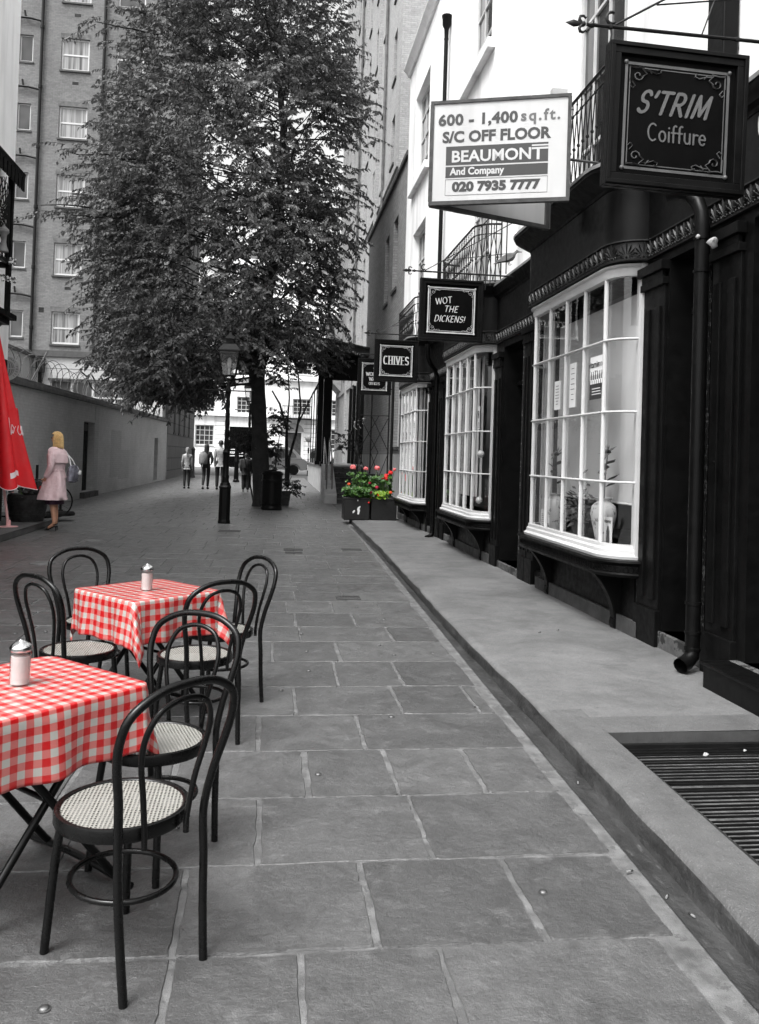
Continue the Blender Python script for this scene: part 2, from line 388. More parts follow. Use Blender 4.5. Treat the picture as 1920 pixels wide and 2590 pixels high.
def tag(o_, label=None, cat=None, group=None, kind=None):
    for k, v in (('label', label), ('category', cat), ('group', group), ('kind', kind)):
        if v: o_[k] = v
    return o_
def thing(name, label, cat, loc=(0, 0, 0), rz=0, group=None, sc=1):
    e = bpy.data.objects.new(name, None); e.empty_display_size = .1; COL.objects.link(e)
    e.location = loc; e.rotation_euler = (0, 0, rz); e.scale = (sc, sc, sc)
    return tag(e, label, cat, group)
def copy_tree(o_, parent=None):
    c = o_.copy(); COL.objects.link(c); c.parent = parent
    for ch in [q for q in bpy.data.objects if q.parent == o_]: copy_tree(ch, c)
    return c
def arc(cx, cy, r, a0, a1, n): return [(cx+r*cos(a0+(a1-a0)*i/n), cy+r*sin(a0+(a1-a0)*i/n)) for i in range(n+1)]
def gz(y): return max(0., min(.22, (y-18)*.0065))        # the lane climbs gently beyond the lamp

# planes of facades: P(u, z, d) with d measured inwards
def facing_left(a):  return lambda u, z, d: (a+d, u, z)      # wall seen from the lane, on its right
def facing_right(a): return lambda u, z, d: (a-d, u, z)
def facing_near(b):  return lambda u, z, d: (u, b+d, z)
def pbox(mb, P, u0, u1, z0, z1, d0, d1, m=0):
    mb.hexa([P(u0, z0, d0), P(u1, z0, d0), P(u1, z0, d1), P(u0, z0, d1), P(u0, z1, d0), P(u1, z1, d0), P(u1, z1, d1), P(u0, z1, d1)], m)
def wall_open(mb, P, u0, u1, z0, z1, ops, t=.3, m=0):
    us = sorted(set([u0, u1]+[o_[0] for o_ in ops]+[o_[1] for o_ in ops])); zs = sorted(set([z0, z1]+[o_[2] for o_ in ops]+[o_[3] for o_ in ops]))
    for i in range(len(us)-1):
        for j in range(len(zs)-1):
            a, b2, c, d = us[i], us[i+1], zs[j], zs[j+1]; mu, mz = (a+b2)/2, (c+d)/2
            if any(q[0] < mu < q[1] and q[2] < mz < q[3] for q in ops): continue
            mb.poly([P(a, c, 0), P(b2, c, 0), P(b2, d, 0), P(a, d, 0)], m)
    for a, b2, c, d in ops:
        mb.poly([P(a, c, 0), P(b2, c, 0), P(b2, c, t), P(a, c, t)], m); mb.poly([P(a, d, 0), P(b2, d, 0), P(b2, d, t), P(a, d, t)], m)
        mb.poly([P(a, c, 0), P(a, d, 0), P(a, d, t), P(a, c, t)], m); mb.poly([P(b2, c, 0), P(b2, d, 0), P(b2, d, t), P(b2, c, t)], m)
def window(P, u0, u1, z0, z1, root, off, cols=1, rows=2, d=.12, fw=.06, bar=.025, frame='white_paint', glass='dark_glass', sill='stone_light', sillp=.05, opened=0, name='window'):
    mb = MB()
    for a, b2, c, e in ((u0, u0+fw, z0, z1), (u1-fw, u1, z0, z1), (u0+fw, u1-fw, z0, z0+fw*1.3), (u0+fw, u1-fw, z1-fw, z1)): pbox(mb, P, a, b2, c, e, d, d+.06)
    for i in range(1, cols): u = u0+(u1-u0)*i/cols; pbox(mb, P, u-bar/2, u+bar/2, z0+fw, z1-fw, d+.008, d+.05)
    for i in range(1, rows):
        z = z0+(z1-z0)*i/rows; w = bar*(1.6 if rows == 2 else 1); pbox(mb, P, u0+fw, u1-fw, z-w/2, z+w/2, d+.004, d+.055)
    if sill: pbox(mb, P, u0-.06, u1+.06, z0-.09, z0-.002, -sillp, d+.1, 1)
    f = mb.build(name, [frame, sill or frame], root, off, 30)
    g = MB(); pbox(g, P, u0+.01, u1-.01, z0+.01, z1-.01, d+.03, d+.036); g.build('pane', glass, f, smooth=0, off=off)
    return f

# ---------------------------------------------------------------- lettering
def text_mb(s, size, bold=0, shear=0, ax='CENTER', spacing=1.0, xs=1.0):
    cu = bpy.data.curves.new('t', 'FONT'); cu.body = s; cu.size = size; cu.align_x = ax; cu.align_y = 'CENTER'
    cu.shear = shear; cu.offset = bold; cu.space_character = spacing; cu.resolution_u = 3; cu.fill_mode = 'FRONT'; cu.extrude = 0
    o_ = bpy.data.objects.new('t', cu); COL.objects.link(o_); bpy.context.view_layer.update()
    me = bpy.data.meshes.new_from_object(o_.evaluated_get(bpy.context.evaluated_depsgraph_get()))
    mb = MB(); mb.v = [(v.co.x*xs, v.co.y, 0) for v in me.vertices]
    for p in me.polygons: mb.face(list(p.vertices))
    bpy.data.objects.remove(o_); bpy.data.curves.remove(cu); bpy.data.meshes.remove(me); return mb
def put_text(dst, s, size, org, xd, yd, m=0, lift=.0015, **kw):
    t = text_mb(s, size, **kw); xd, yd = Vector(xd), Vector(yd); nn = xd.cross(yd); O = Vector(org)+nn*lift
    k = len(dst.v); dst.v += [tuple(O+xd*v[0]+yd*v[1]) for v in t.v]
    for f in t.f: dst.face([i+k for i in f], m)
def hull(pts):
    pts = sorted(set((round(x, 6), round(y, 6)) for x, y in pts))
    def half(ps):
        h = []
        for p in ps:
            while len(h) > 1 and (h[-1][0]-h[-2][0])*(p[1]-h[-2][1])-(h[-1][1]-h[-2][1])*(p[0]-h[-2][0]) <= 0: h.pop()
            h.append(p)
        return h
    a, b2 = half(pts), half(pts[::-1]); return a[:-1]+b2[:-1]
def A(cx, cy, rx, ry, a0, a1, n=10): return [(cx+rx*cos(R(a0+(a1-a0)*i/n)), cy+ry*sin(R(a0+(a1-a0)*i/n))) for i in range(n+1)]
# letters as pen strokes in a box one unit high: (advance, strokes); 's' in the first field's place adds serifs on the points listed
GL = {
 'C': (.66, [A(.34, .5, .30, .5, 55, 305, 14)]), 'H': (.72, [[(.1, 0), (.1, 1)], [(.6, 0), (.6, 1)], [(.1, .5), (.6, .5)]]),
 'I': (.26, [[(.12, 0), (.12, 1)]]), 'V': (.66, [[(.02, 1), (.33, 0)], [(.33, 0), (.62, 1)]]),
 'E': (.58, [[(.1, 0), (.1, 1)], [(.1, 0), (.5, 0)], [(.1, .52), (.42, .52)], [(.1, 1), (.5, 1)]]),
 'S': (.58, [A(.29, .74, .21, .25, 20, 270, 10)+A(.29, .25, .23, .25, 90, -150, 10)]),
 'W': (.98, [[(0, 1), (.25, 0)], [(.25, 0), (.48, .95)], [(.48, .95), (.72, 0)], [(.72, 0), (.95, 1)]]),
 'O': (.78, [A(.38, .5, .33, .5, 0, 360, 20)]), 'T': (.64, [[(.31, 0), (.31, 1)], [(.02, 1), (.6, 1)]]),
 'D': (.74, [[(.1, 0), (.1, 1)], [(.1, 1), (.25, 1)]+A(.25, .5, .4, .5, 90, -90, 12)+[(.1, 0)]]),
 'K': (.66, [[(.1, 0), (.1, 1)], [(.58, 1), (.1, .42)], [(.25, .58), (.62, 0)]]), 'N': (.76, [[(.1, 0), (.1, 1)], [(.1, 1), (.62, 0)], [(.62, 0), (.62, 1)]]),
 '!': (.3, [[(.14, 1), (.12, .3)], [(.11, .03), (.12, .05)]]), 'A': (.7, [[(.02, 0), (.33, 1)], [(.33, 1), (.64, 0)], [(.14, .35), (.53, .35)]]),
 'F': (.56, [[(.1, 0), (.1, 1)], [(.1, 1), (.5, 1)], [(.1, .52), (.42, .52)]]), 'L': (.56, [[(.1, 1), (.1, 0), (.5, 0)]]),
 'B': (.64, [[(.1, 0), (.1, 1)], [(.1, 1)]+A(.28, .76, .22, .24, 90, -90, 8)+[(.1, .52)], [(.28, .52)]+A(.28, .26, .27, .26, 90, -90, 8)+[(.1, 0)]]),
 'U': (.72, [[(.1, 1), (.1, .3)]+A(.36, .3, .26, .3, 180, 360, 10)+[(.62, 1)]]),
 'R': (.68, [[(.1, 0), (.1, 1)], [(.1, 1)]+A(.3, .74, .25, .26, 90, -90, 8)+[(.1, .48)], [(.3, .48), (.62, 0)]]),
 'M': (.86, [[(.06, 0), (.12, 1)], [(.12, 1), (.4, .1)], [(.4, .1), (.68, 1)], [(.68, 1), (.76, 0)]]),
 "'": (.2, [[(.12, 1), (.06, .75)]]), '-': (.4, [[(.05, .42), (.33, .42)]]), '1': (.4, [[(.08, .8), (.22, 1), (.22, 0)]]),
 '0': (.62, [A(.3, .5, .25, .5, 0, 360, 18)]), '2': (.6, [A(.28, .72, .23, .28, 170, -30, 8)+[(.05, 0), (.52, 0)]]), ' ': (.4, []),
 'o': (.52, [A(.25, .3, .2, .3, 0, 360, 14)]), 'i': (.22, [[(.1, 0), (.1, .58)], [(.1, .8), (.1, .83)]]),
 'f': (.34, [[(.12, 0), (.12, .8)]+A(.24, .8, .12, .18, 180, 60, 5), [(0, .56), (.28, .56)]]),
 'u': (.52, [[(.07, .6), (.07, .22)]+A(.24, .22, .17, .22, 180, 360, 7), [(.41, .6), (.41, 0)]]),
 'r': (.36, [[(.08, .6), (.08, 0)], [(.08, .35)]+A(.26, .36, .18, .22, 150, 60, 4)]),
 'e': (.5, [[(.06, .32), (.42, .32)]+A(.24, .3, .19, .3, 5, 320, 12)]),
}
def strokes(dst, s, org, xd, yd, h, nib=(.14, .035, 0), shear=0, xs=1.0, gap=.08, serif=0, m=0, lift=.001, th=.002, ctr=True):
    """pen lettering: every stroke is swept with a flat nib (width, thickness, angle) or a round one"""
    xd, yd = Vector(xd), Vector(yd); nn = xd.cross(yd); O = Vector(org)
    wtot = sum(GL[c][0]*xs+gap for c in s)-gap; x = -wtot/2 if ctr else 0; q = 0
    if nib[0] == 'o': shp = [(nib[1]/2*cos(2*pi*i/8), nib[1]/2*sin(2*pi*i/8)) for i in range(8)]
    else:
        w, t, a = nib; a = R(a); shp = [(sx_*w/2*cos(a)-sy_*t/2*sin(a), sx_*w/2*sin(a)+sy_*t/2*cos(a)) for sx_ in (-1, 1) for sy_ in (-1, 1)]
    for c in s:
        adv, sts = GL[c]; sts = [list(st) for st in sts]
        if serif:
            ends = []
            for st in sts:
                if len(st) == 2 and abs(st[0][1]-st[1][1]) > .3: ends += [p for p in st if p[1] in (0, 1)]
            for p in ends: sts.append([(p[0]-serif/xs, p[1]), (p[0]+serif/xs, p[1])])
        for st in sts:
            for i in range(len(st)-1):
                pts = []
                for (px, py) in (st[i], st[i+1]):
                    for dx, dy in shp: pts.append((x+(px*xs+dx)+shear*(py+dy), py+dy))
                hp = hull(pts); q += 1; l2 = lift+th+q*.00004
                dst.prism([(a*h, b2*h) for a, b2 in hp], lambda u, v, w_: O+xd*u+yd*v+nn*w_, lift*.5, l2, m)
        x += adv*xs+gap
# ================================================================ SETTING
def kx(y):      # street side foot of the raised footway's kerb
    P = [(-6, 1.50), (2.4, 1.50), (3.1, 1.52), (4.3, 1.55), (6.6, 1.60), (13.8, 1.80), (19.6, 1.86), (30, 1.95)]
    for (a, b_), (c, d) in zip(P, P[1:]):
        if y <= c: return b_+(d-b_)*(y-a)/(c-a)
    return 1.95
# ground: one sheet to the horizon (bedding mortar under the flagstones)
mb = MB(); xs = [-300, -60, -12, -6, 0, 2, 6, 20, 60, 300]; ys = [-40, -6, 0, 5, 10, 18, 26, 34, 42, 51.8, 52, 120, 600]
for y in ys:
    for x in xs: mb.v.append((x, y, gz(y)))
for j in range(len(ys)-1):
    for i in range(len(xs)-1):
        k = j*len(xs)+i; mb.face((k, k+1, k+1+len(xs), k+len(xs)), 1 if ys[j] >= 52 else 0)
tag(mb.build('ground', ['mortar', 'asphalt'], smooth=0), kind='structure')

# flagstones of the lane
rows = [(-.4, .3), (.3, .95), (.95, 1.6), (1.6, 2.10), (2.10, 2.70), (2.70, 3.28), (3.28, 3.91), (3.91, 4.52), (4.52, 5.14), (5.14, 5.77), (5.77, 6.47), (6.47, 7.17), (7.17, 7.78), (7.78, 8.46), (8.46, 9.14), (9.14, 9.75), (9.75, 10.46)]
y = 10.46; rnd = random.Random(11)
while y < 51: h = rnd.uniform(.5, .85); rows.append((y, y+h)); y += h
fixed = {3.28: [-1.6, -.75, 0.0, .69], 2.70: [-1.9, -.95, -.27, .12-.02, .39+.0, .965], 2.10: [-1.7, -.9, -.26, .14, .59, 1.355], 3.91: [-1.5, -.9, -.43, .22, .65, 1.08],
         4.52: [-1.9, -1.2, -.45, -.03, .565], 5.14: [-1.6, -.8, .2, .87, 1.37], 5.77: [-1.2, -.4, .52, .98], 6.47: [-1.4, -.7, .05, .585], 7.17: [-1.1, -.3, .3, 1.10]}
fixed[2.70] = [-1.9, -.95, -.27, .12, .40, .965][0:2]+[-.27, .395, .965]
mb = MB()
def stone(x0, x1, y0, y1, g, big):
    r_ = lambda s: rnd.uniform(-s, s)
    j = .008; cs = []
    n = 16 if y0 < 6 else (7 if y0 < 11 else (2 if y0 < 18 else 1))
    c = [(x0+r_(j), y0+r_(j)), (x1+r_(j), y0+r_(j)), (x1+r_(j), y1+r_(j)), (x0+r_(j), y1+r_(j))]
    for i in range(4):
        a, b_ = Vector(c[i]), Vector(c[(i+1) % 4]); d = (b_-a)
        if d.length < .02: continue
        cut = rnd.uniform(.002, .014) if rnd.random() < .85 else rnd.uniform(.03, .07)
        L_ = d.length; cut = min(cut, L_*.3)
        for q in range(n+1):
            t = (cut+(L_-2*cut)*q/n)/L_; p = a+d*t
            w = (.007*noise.noise(Vector((p.x*6, p.y*6, i*3.1)))+.006*noise.noise(Vector((p.x*26, p.y*26, i*3.1)))) if 0 < q < n else 0
            p += Vector((-d.y, d.x)).normalized()*w; cs.append((p.x, p.y))
    z = .0045+rnd.uniform(0, .002); t = rnd.random()*.8 if y0 < 8 else (.4+.6*rnd.random() if y0 < 14 else .65+.35*rnd.random())  # tone range rises up the lane: far brightness put into the stone colour
    k = len(mb.v); cx = sum(p[0] for p in cs)/len(cs); cy = sum(p[1] for p in cs)/len(cs)
    tilt = (r_(.002), r_(.002))
    for p in cs: mb.v.append((p[0], p[1], gz(p[1])+.0005))
    for p in cs: mb.v.append((cx+(p[0]-cx)*(1-.006/max(.1, abs(x1-x0))), cy+(p[1]-cy)*(1-.006/max(.1, abs(y1-y0))), gz(p[1])+z+tilt[0]*(p[0]-cx)+tilt[1]*(p[1]-cy)))
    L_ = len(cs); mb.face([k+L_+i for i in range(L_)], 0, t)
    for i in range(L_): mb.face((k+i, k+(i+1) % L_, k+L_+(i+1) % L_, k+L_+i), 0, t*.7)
for (y0, y1) in rows:
    xr = kx((y0+y1)/2)-(.085 if y0 < 14 else .05); xl = -6.6 if y1 > 19.2 else -4.75
    if y0 > 20.2: xr = 1.98
    if y0 in fixed: js = [q for q in fixed[y0]]; a = js[0]; 
    else: js = []; a = rnd.uniform(-.4, .2)+xl+.6; js = [a]
    while js[0]-rnd.uniform(.6, .9) > xl: js.insert(0, js[0]-rnd.uniform(.55, 1.05))
    while js[-1] < xr-.55:
        nx = js[-1]+rnd.uniform(.45, 1.0)
        if y0 in fixed or nx > xr-.25: break
        js.append(nx)
    xs_ = [xl]+js+[xr]; g = .011 if y0 < 9 else .007
    for a, b_ in zip(xs_, xs_[1:]):
        if b_-a < .08: continue
        e = -rnd.uniform(0, .02) if b_ == xr else 0
        if y0 > 6 and rnd.random() < .07: ym = y0+(y1-y0)*rnd.uniform(.35, .65); stone(a+g, b_-g+e, y0+g*.6, ym-g*.4, g, 0); stone(a+g, b_-g+e, ym+g*.4, y1-g*.6, g, 0)
        else: stone(a+g*rnd.uniform(.7, 1.3), b_-g*rnd.uniform(.7, 1.3)+e, y0+g*.6, y1-g*.6, g, 0)
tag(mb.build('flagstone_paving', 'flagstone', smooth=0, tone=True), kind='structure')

# gutter channel and kerb of the raised footway
path = [(kx(y_), y_) for y_ in [-4+.15*i for i in range(160)]]
mb = MB(); k0 = 0
prof = [(-.030, .0068), (.0, .0065), (.028, .0052), (.075, .0055), (.083, .03), (.086, .062), (.094, .086), (.110, .102), (.135, .1115), (.17, .1135), (.34, .1165)]
for i, (x, y_) in enumerate(path):
    near = min(1, max(0, (7.5-y_)/2.5)); s = .55+.45*near
    for j, (o_, z) in enumerate(prof):
        ww = (.016*noise.noise(Vector((j*.5, y_*1.4, 4)))+.010*noise.noise(Vector((j*2.3, y_*5, 4)))) if 0 < j < 9 else 0
        oo = o_*(s if j < 8 else 1)+(0 if j < 8 or j == 10 else -(1-s)*.05)
        mb.v.append((x+oo+ww, y_, z+(.004*noise.noise(Vector((j*1.7, y_*3, 9))) if j > 3 else 0)))
K = len(prof)
for i in range(len(path)-1):
    for j in range(K-1):
        ym = path[i][1]; m_ = 0 if j < 6 else (1 if ym < 4.70 else 2)
        mb.face((i*K+j, i*K+j+1, (i+1)*K+j+1, (i+1)*K+j), m_)
tag(mb.build('kerb', ['gutter_stone', 'kerbstone', 'footway'], smooth=60), kind='structure')

# raised footway, with the opening of the light well; falls to the lane at its far end
mb = MB(); ys = [-4+.25*i for i in range(97)]; ys = sorted(set([round(q, 3) for q in ys]+[4.42, 4.70, 1.2, 20.02]))
ys = [q for q in ys if q <= 20.02]
def fz(x, y_): return .1165+.006*noise.noise(Vector((x*1.3, y_*.9, 2)))*min(1, max(0, (x-2.0)*3))+(x-1.9)*.008
us = [0, .001, .18, .36, .54, .72, .9, 1]
for y_ in ys:
    x0 = kx(y_)+.34
    for i, u in enumerate(us):
        x = x0+(3.62-x0)*u; mb.v.append((x, y_, fz(x, y_)))
L_ = len(us)
for j in range(len(ys)-1):
    for i in range(L_-1):
        if 1.19 < ys[j] < 4.41 and 1 <= i < 5: continue
        mb.face((j*L_+i, j*L_+i+1, (j+1)*L_+i+1, (j+1)*L_+i), 1 if ys[j] < 4.68 else 0)
a = len(mb.v)
xe = kx(20)+.03; mb.box(xe, 3.62, 20.02, 20.05, 0.0, .112, 0)
# walls of the light well
wx0, wx1 = kx(2.8)+.342, kx(2.8)+.34+(3.62-kx(2.8)-.34)*.72
for p in (((kx(1.2)+.342, 1.2), (kx(4.42)+.342, 4.42)), ((kx(4.42)+.342, 4.42), (wx1, 4.42)), ((wx1, 4.42), (wx1, 1.2))):
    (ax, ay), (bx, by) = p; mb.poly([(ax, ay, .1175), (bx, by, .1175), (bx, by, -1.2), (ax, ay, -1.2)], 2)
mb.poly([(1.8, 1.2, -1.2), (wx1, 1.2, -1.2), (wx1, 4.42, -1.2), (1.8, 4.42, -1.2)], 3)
tag(mb.build('pavement', ['footway', 'kerbstone', 'stone_dark', 'dark_inside'], smooth=60), kind='structure')

# iron grating in the light well
g = thing('iron_grating', 'black iron floor grating of close parallel bars set into the raised pavement', 'grating', (2.4, 2.9, .04))
mb = MB(); y_ = 1.26; rr = random.Random(3)
while y_ < 4.37:
    x0 = kx(y_)+.345; z = .052+rr.uniform(-.002, .002); dz = rr.uniform(-.003, .003)
    mb.box(x0, wx1-.005, y_, y_+.008, z-.009, z+dz); y_ += .0405
mb.build('grate', 'iron_worn', g, (2.4, 2.9, .04), 0)
mb = MB(); mb.box(1.90, wx1-.005, 4.375, 4.405, .0, .062); 
mb.build('frame', 'black_iron', g, (2.4, 2.9, .04), 0)
for i, (x, y_, s) in enumerate(((2.36, 4.22, .7), (2.62, 4.28, .4), (2.83, 3.86, .4), (2.6, 3.52, .45))):
    mb = MB(); mb.loft([(0, 0, 0, .02*s, .012*s), (.004, 0, .012*s, .022*s, .014*s), (0, .002, .022*s, .010*s, .007*s)], 9, wob=.7, seed=i)
    tag(mb.build('litter_scrap', 'rag_cloth', smooth=0), ['crumpled white scrap on the grating near its far edge', 'small pale scrap at the far edge of the grating', 'pale scrap at the right side of the grating', 'pale scrap in the middle of the iron grating'][i], 'litter', 'scraps of litter on the iron grating').location = (x, y_, .055)

# left raised kerb platform
mb = MB(); pf = [(-9, 6), (-4.42, 6), (-4.42, 10), (-4.42, 15.8), (-4.43, 17.6), (-4.50, 18.6), (-4.75, 19.15), (-5.2, 19.4), (-9, 19.4)]
mb.prism(pf, lambda u, v, w: (u, v, w), .0005, .13)
mb.v = [(x, y_, z if z > .1 else .0005) for x, y_, z in mb.v]
tag(mb.build('pavement', 'kerbstone', smooth=0, bevel=.02), kind='structure')
mb = MB()
for i, y_ in enumerate([6, 7.6, 9.1, 10.7, 12.1, 13.6, 15.0, 16.4]): mb.box(-4.70, -4.405, y_+.012, y_+1.38, .12, .1345)
tag(mb.build('kerb', 'kerbstone', smooth=0), kind='structure')

# studs, covers, small litter in the lane
STUD = [(1.05, 3.0, 'beside the gutter, nearest of the right-hand ones'), (.78, 5.08, 'in the middle of the lane'), (.28, 4.18, 'in the middle of the lane'), (.94, 8.79, ''), (1.14, 8.12, ''), (1.03, 6.67, ''), (-.59, 2.48, ''), (.11, 5.67, ''), (.31, 7.45, ''), (.33, 6.79, ''), (.32, 6.18, ''), (-2.12, 7.43, ''), (-1.89, 7.5, '')]
proto = None
STL = ['in the large flagstone at lower right, near the gutter', 'in the lane level with the rear edge of the iron grating', 'in the lane just right of the chair behind the nearest chair', 'just in front of the nearest dark drain grating',
       'a little nearer than the stud by the nearest drain grating', 'in the lane between the far table and the kerb', 'at the very bottom left corner of the photo', 'just right of the foot of the farthest right chair',
       'in a row of three right of the far table, farthest one', 'in a row of three right of the far table, middle one', 'in a row of three right of the far table, nearest one', 'left of the far table beside the leftmost chair back', 'seen through the leftmost chair back beside the far table']
for i, (x, y_, _) in enumerate(STUD):
    if proto is None:
        mb = MB(); mb.lathe([(.015, 0), (.015, .003), (.013, .006), (.008, .008), (.0001, .009)], 16); mb.lathe([(.019, 0), (.019, .0015), (.016, .002)], 16)
        proto = mb.build('paving_stud', 'stud_metal'); o_ = proto
    else: o_ = proto.copy(); COL.objects.link(o_)
    o_.location = (x, y_, .0075)
    tag(o_, 'shiny round metal stud '+STL[i], 'stud', 'metal studs in the paving')
mb = MB(); mb.lathe([(.0165, 0), (.0165, .045)], 3)
butt = None
CIG = ['on the mortar near the lower right corner of the lane', 'standing out at the gutter edge beside the iron grating', 'on a flagstone level with the far end of the grating', 'nearest to the viewer, on the mortar by the gutter', 'on the mortar by the gutter, just beyond two others', 'far up the lane, near a flagstone joint by the kerb',
       'on the raised pavement by the near bow window, left one', 'on the raised pavement by the near bow window, right one', 'under the chair behind the nearest chair', 'on the lane well beyond the far table', 'at the edge of the gutter below the near bow window']
for i, (x, y_, a) in enumerate(((1.50, 2.93, .9), (1.565, 4.0, 1.2), (1.36, 5.25, 2.6), (1.53, 2.80, 1.9), (1.44, 3.12, .3), (.95, 7.0, 0), (2.35, 7.0, .3), (2.55, 7.1, .1), (-.35, 3.6, .2), (-.12, 8.3, .5), (1.35, 6.7, 2))):
    if butt is None:
        mb = MB(); mb.tube([(-.013, 0, 0), (.004, 0, 0)], .0042, 8); mb.tube([(.004, 0, 0), (.016, 0, 0)], .0040, 8, m=1); butt = mb.build('cigarette_end', ['cigarette', 'soil']); o_ = butt
    else: o_ = butt.copy(); COL.objects.link(o_)
    o_.location = (x, y_, .013 if x < 1.6 else .128); o_.rotation_euler = (0, 0, a)
    tag(o_, 'tiny cigarette end '+CIG[i], 'cigarette end', 'dropped cigarette ends')
for i, (x, y_, lx, ly, rnd_, lab) in enumerate(((.40, 14.05, .16, .12, 0, 'small rectangular drain grating in the lane, farther of the two left of the gutter'), (.40, 13.62, .14, .08, 0, 'thin drain slot just in front of the farther small drain'), (1.40, 14.2, .17, .12, 0, 'small rectangular drain grating close to the kerb'), (.90, 9.35, .135, .11, 0, 'dark rectangular drain grating, nearest to the viewer'), (-.81, 17.2, .22, .18, 0, 'square cover plate just in front of the lamp post'), (-3.03, 14.95, .15, .17, 1, 'round iron cover left of the lane near the woman'), (-3.08, 11.93, .17, .19, 1, 'round iron cover in the lane left of the rear chairs'))):
    mb = MB(); 
    if rnd_: mb.lathe([(lx, 0), (lx, .008)], 24, sy=ly/lx); [mb.box(-lx*.6, lx*.6, q-.006, q+.006, .008, .011) for q in (-.08, -.04, 0, .04, .08)]
    else:
        mb.box(-lx, lx, -ly, -ly+.02, 0, .011); mb.box(-lx, lx, ly-.02, ly, 0, .011); mb.box(-lx, -lx+.02, -ly+.02, ly-.02, 0, .011); mb.box(lx-.02, lx, -ly+.02, ly-.02, 0, .011); mb.box(-lx+.02, lx-.02, -ly+.02, ly-.02, 0, .004)
        for q in range(-3, 4): mb.box(q*lx/4-.006, q*lx/4+.006, -ly+.021, ly-.021, .004, .009)
    o_ = mb.build('drain_cover', 'stone_dark' if not rnd_ else 'lead', smooth=0); o_.location = (x, y_, .0055); tag(o_, lab, 'drain cover', 'iron covers and drains in the lane')
# ================================================================ STUCCO TERRACE WITH BOW-FRONTED SHOPS (right)
XW = 3.18; T_OFF = (3.3, 10., .1)
ter = thing('terrace_building', 'white stucco terrace with black bow-fronted shops and iron balconies along the right side', 'building', T_OFF)
P = facing_left(XW)
BAYS = [(6.88, 9.40, .83, 3.36), (11.74, 14.22, .79, 3.29), (16.78, 19.22, .72, 3.18)]
XF = 2.93                                   # plane of the bow fronts
def bowpath(y0, y1, xo=0, n=6, r=.26):
    """plan of a bow front from its near jamb to its far jamb, offset xo towards the lane"""
    rx = XW-XF; p = []
    for i in range(n+1): a = pi/2*i/n; p.append((XW-rx*sin(a), y0+r*(1-cos(a))))
    for i in range(n+1): a = pi/2*(1-i/n); p.append((XW-rx*sin(a), y1-r*(1-cos(a))))
    if xo:
        q = []; L = len(p)
        for i in range(L):
            a, b_ = Vector(p[max(0, i-1)]), Vector(p[min(L-1, i+1)]); d = (b_-a).normalized(); q.append((p[i][0]-d.y*xo, p[i][1]+d.x*xo))
        return q
    return p
# upper wall
ops = [(7.40, 9.00, 4.35, 7.2), (12.35, 13.95, 4.3, 7.1), (17.95, 19.6, 4.2, 6.95), (12.55, 14.15, 8.12, 10.35), (17.9, 19.75, 8.12, 10.3), (7.5, 9.1, 8.2, 10.5), (3.4, 5.05, 4.6, 7.2)]
mb = MB(); wall_open(mb, P, -3, 20.75, 4.0, 11.35, ops, .28)
mb.poly([(XW, 20.75, 0), (9, 20.75, 0), (9, 20.75, 11.35), (XW, 20.75, 11.35)]); mb.poly([(XW, -3, 0), (9, -3, 0), (9, -3, 11.35), (XW, -3, 11.35)])
mb.poly([(XW, -3, 11.35), (9, -3, 11.35), (9, 20.75, 11.35), (XW, 20.75, 11.35)])
mb.build('stucco_wall', 'stucco', ter, T_OFF, 30)
mb = MB(); mb.mould([(XW, -3), (XW, 20.8)], [(-.05, 11.3), (-.05, 11.55), (.16, 11.55), (.18, 11.47), (.10, 11.40), (.06, 11.3)], side=1)
mb.build('parapet_coping', ['stucco'], ter, T_OFF, 30)
for u0, u1 in ((12.3, 14.75), (17.65, 19.95)): mb = MB(); pbox(mb, P, u0, u1, 7.945, 8.095, -.12, .0); mb.build('sill_course', 'stucco', ter, T_OFF, 0)
for o_ in ops: window(P, o_[0], o_[1], o_[2], o_[3], ter, T_OFF, cols=4 if o_[2] < 8 else 3, rows=4, d=.14, fw=.09, bar=.035, sill=None, glass='dark_glass')
# upper pier strips and stains of the stucco
for u in (10.35, 10.9, 15.1, 16.9): mb = MB(); pbox(mb, P, u, u+.28, 4.45, 11.2, -.018, .002); mb.build('pilaster_strip', 'stucco', ter, T_OFF, 0)

# shopfront wall: black, with door recesses and window openings
dops = [(5.76, 6.42, .26, 3.30), (3.6, 5.22, .3, 3.30), (10.30, 11.30, .22, 3.2), (9.48, 9.72, .3, 3.2), (14.35, 14.95, .25, 3.1), (15.8, 16.6, .25, 3.1), (19.4, 20.4, .25, 2.9)]
wops = [(a+.06, b_-.06, c+.02, d-.02) for a, b_, c, d in BAYS]
mb = MB(); wall_open(mb, P, -3, 20.75, .1, 4.2, dops+wops, .34)
mb.build('shopfront_wall', 'black_paint', ter, T_OFF, 30)

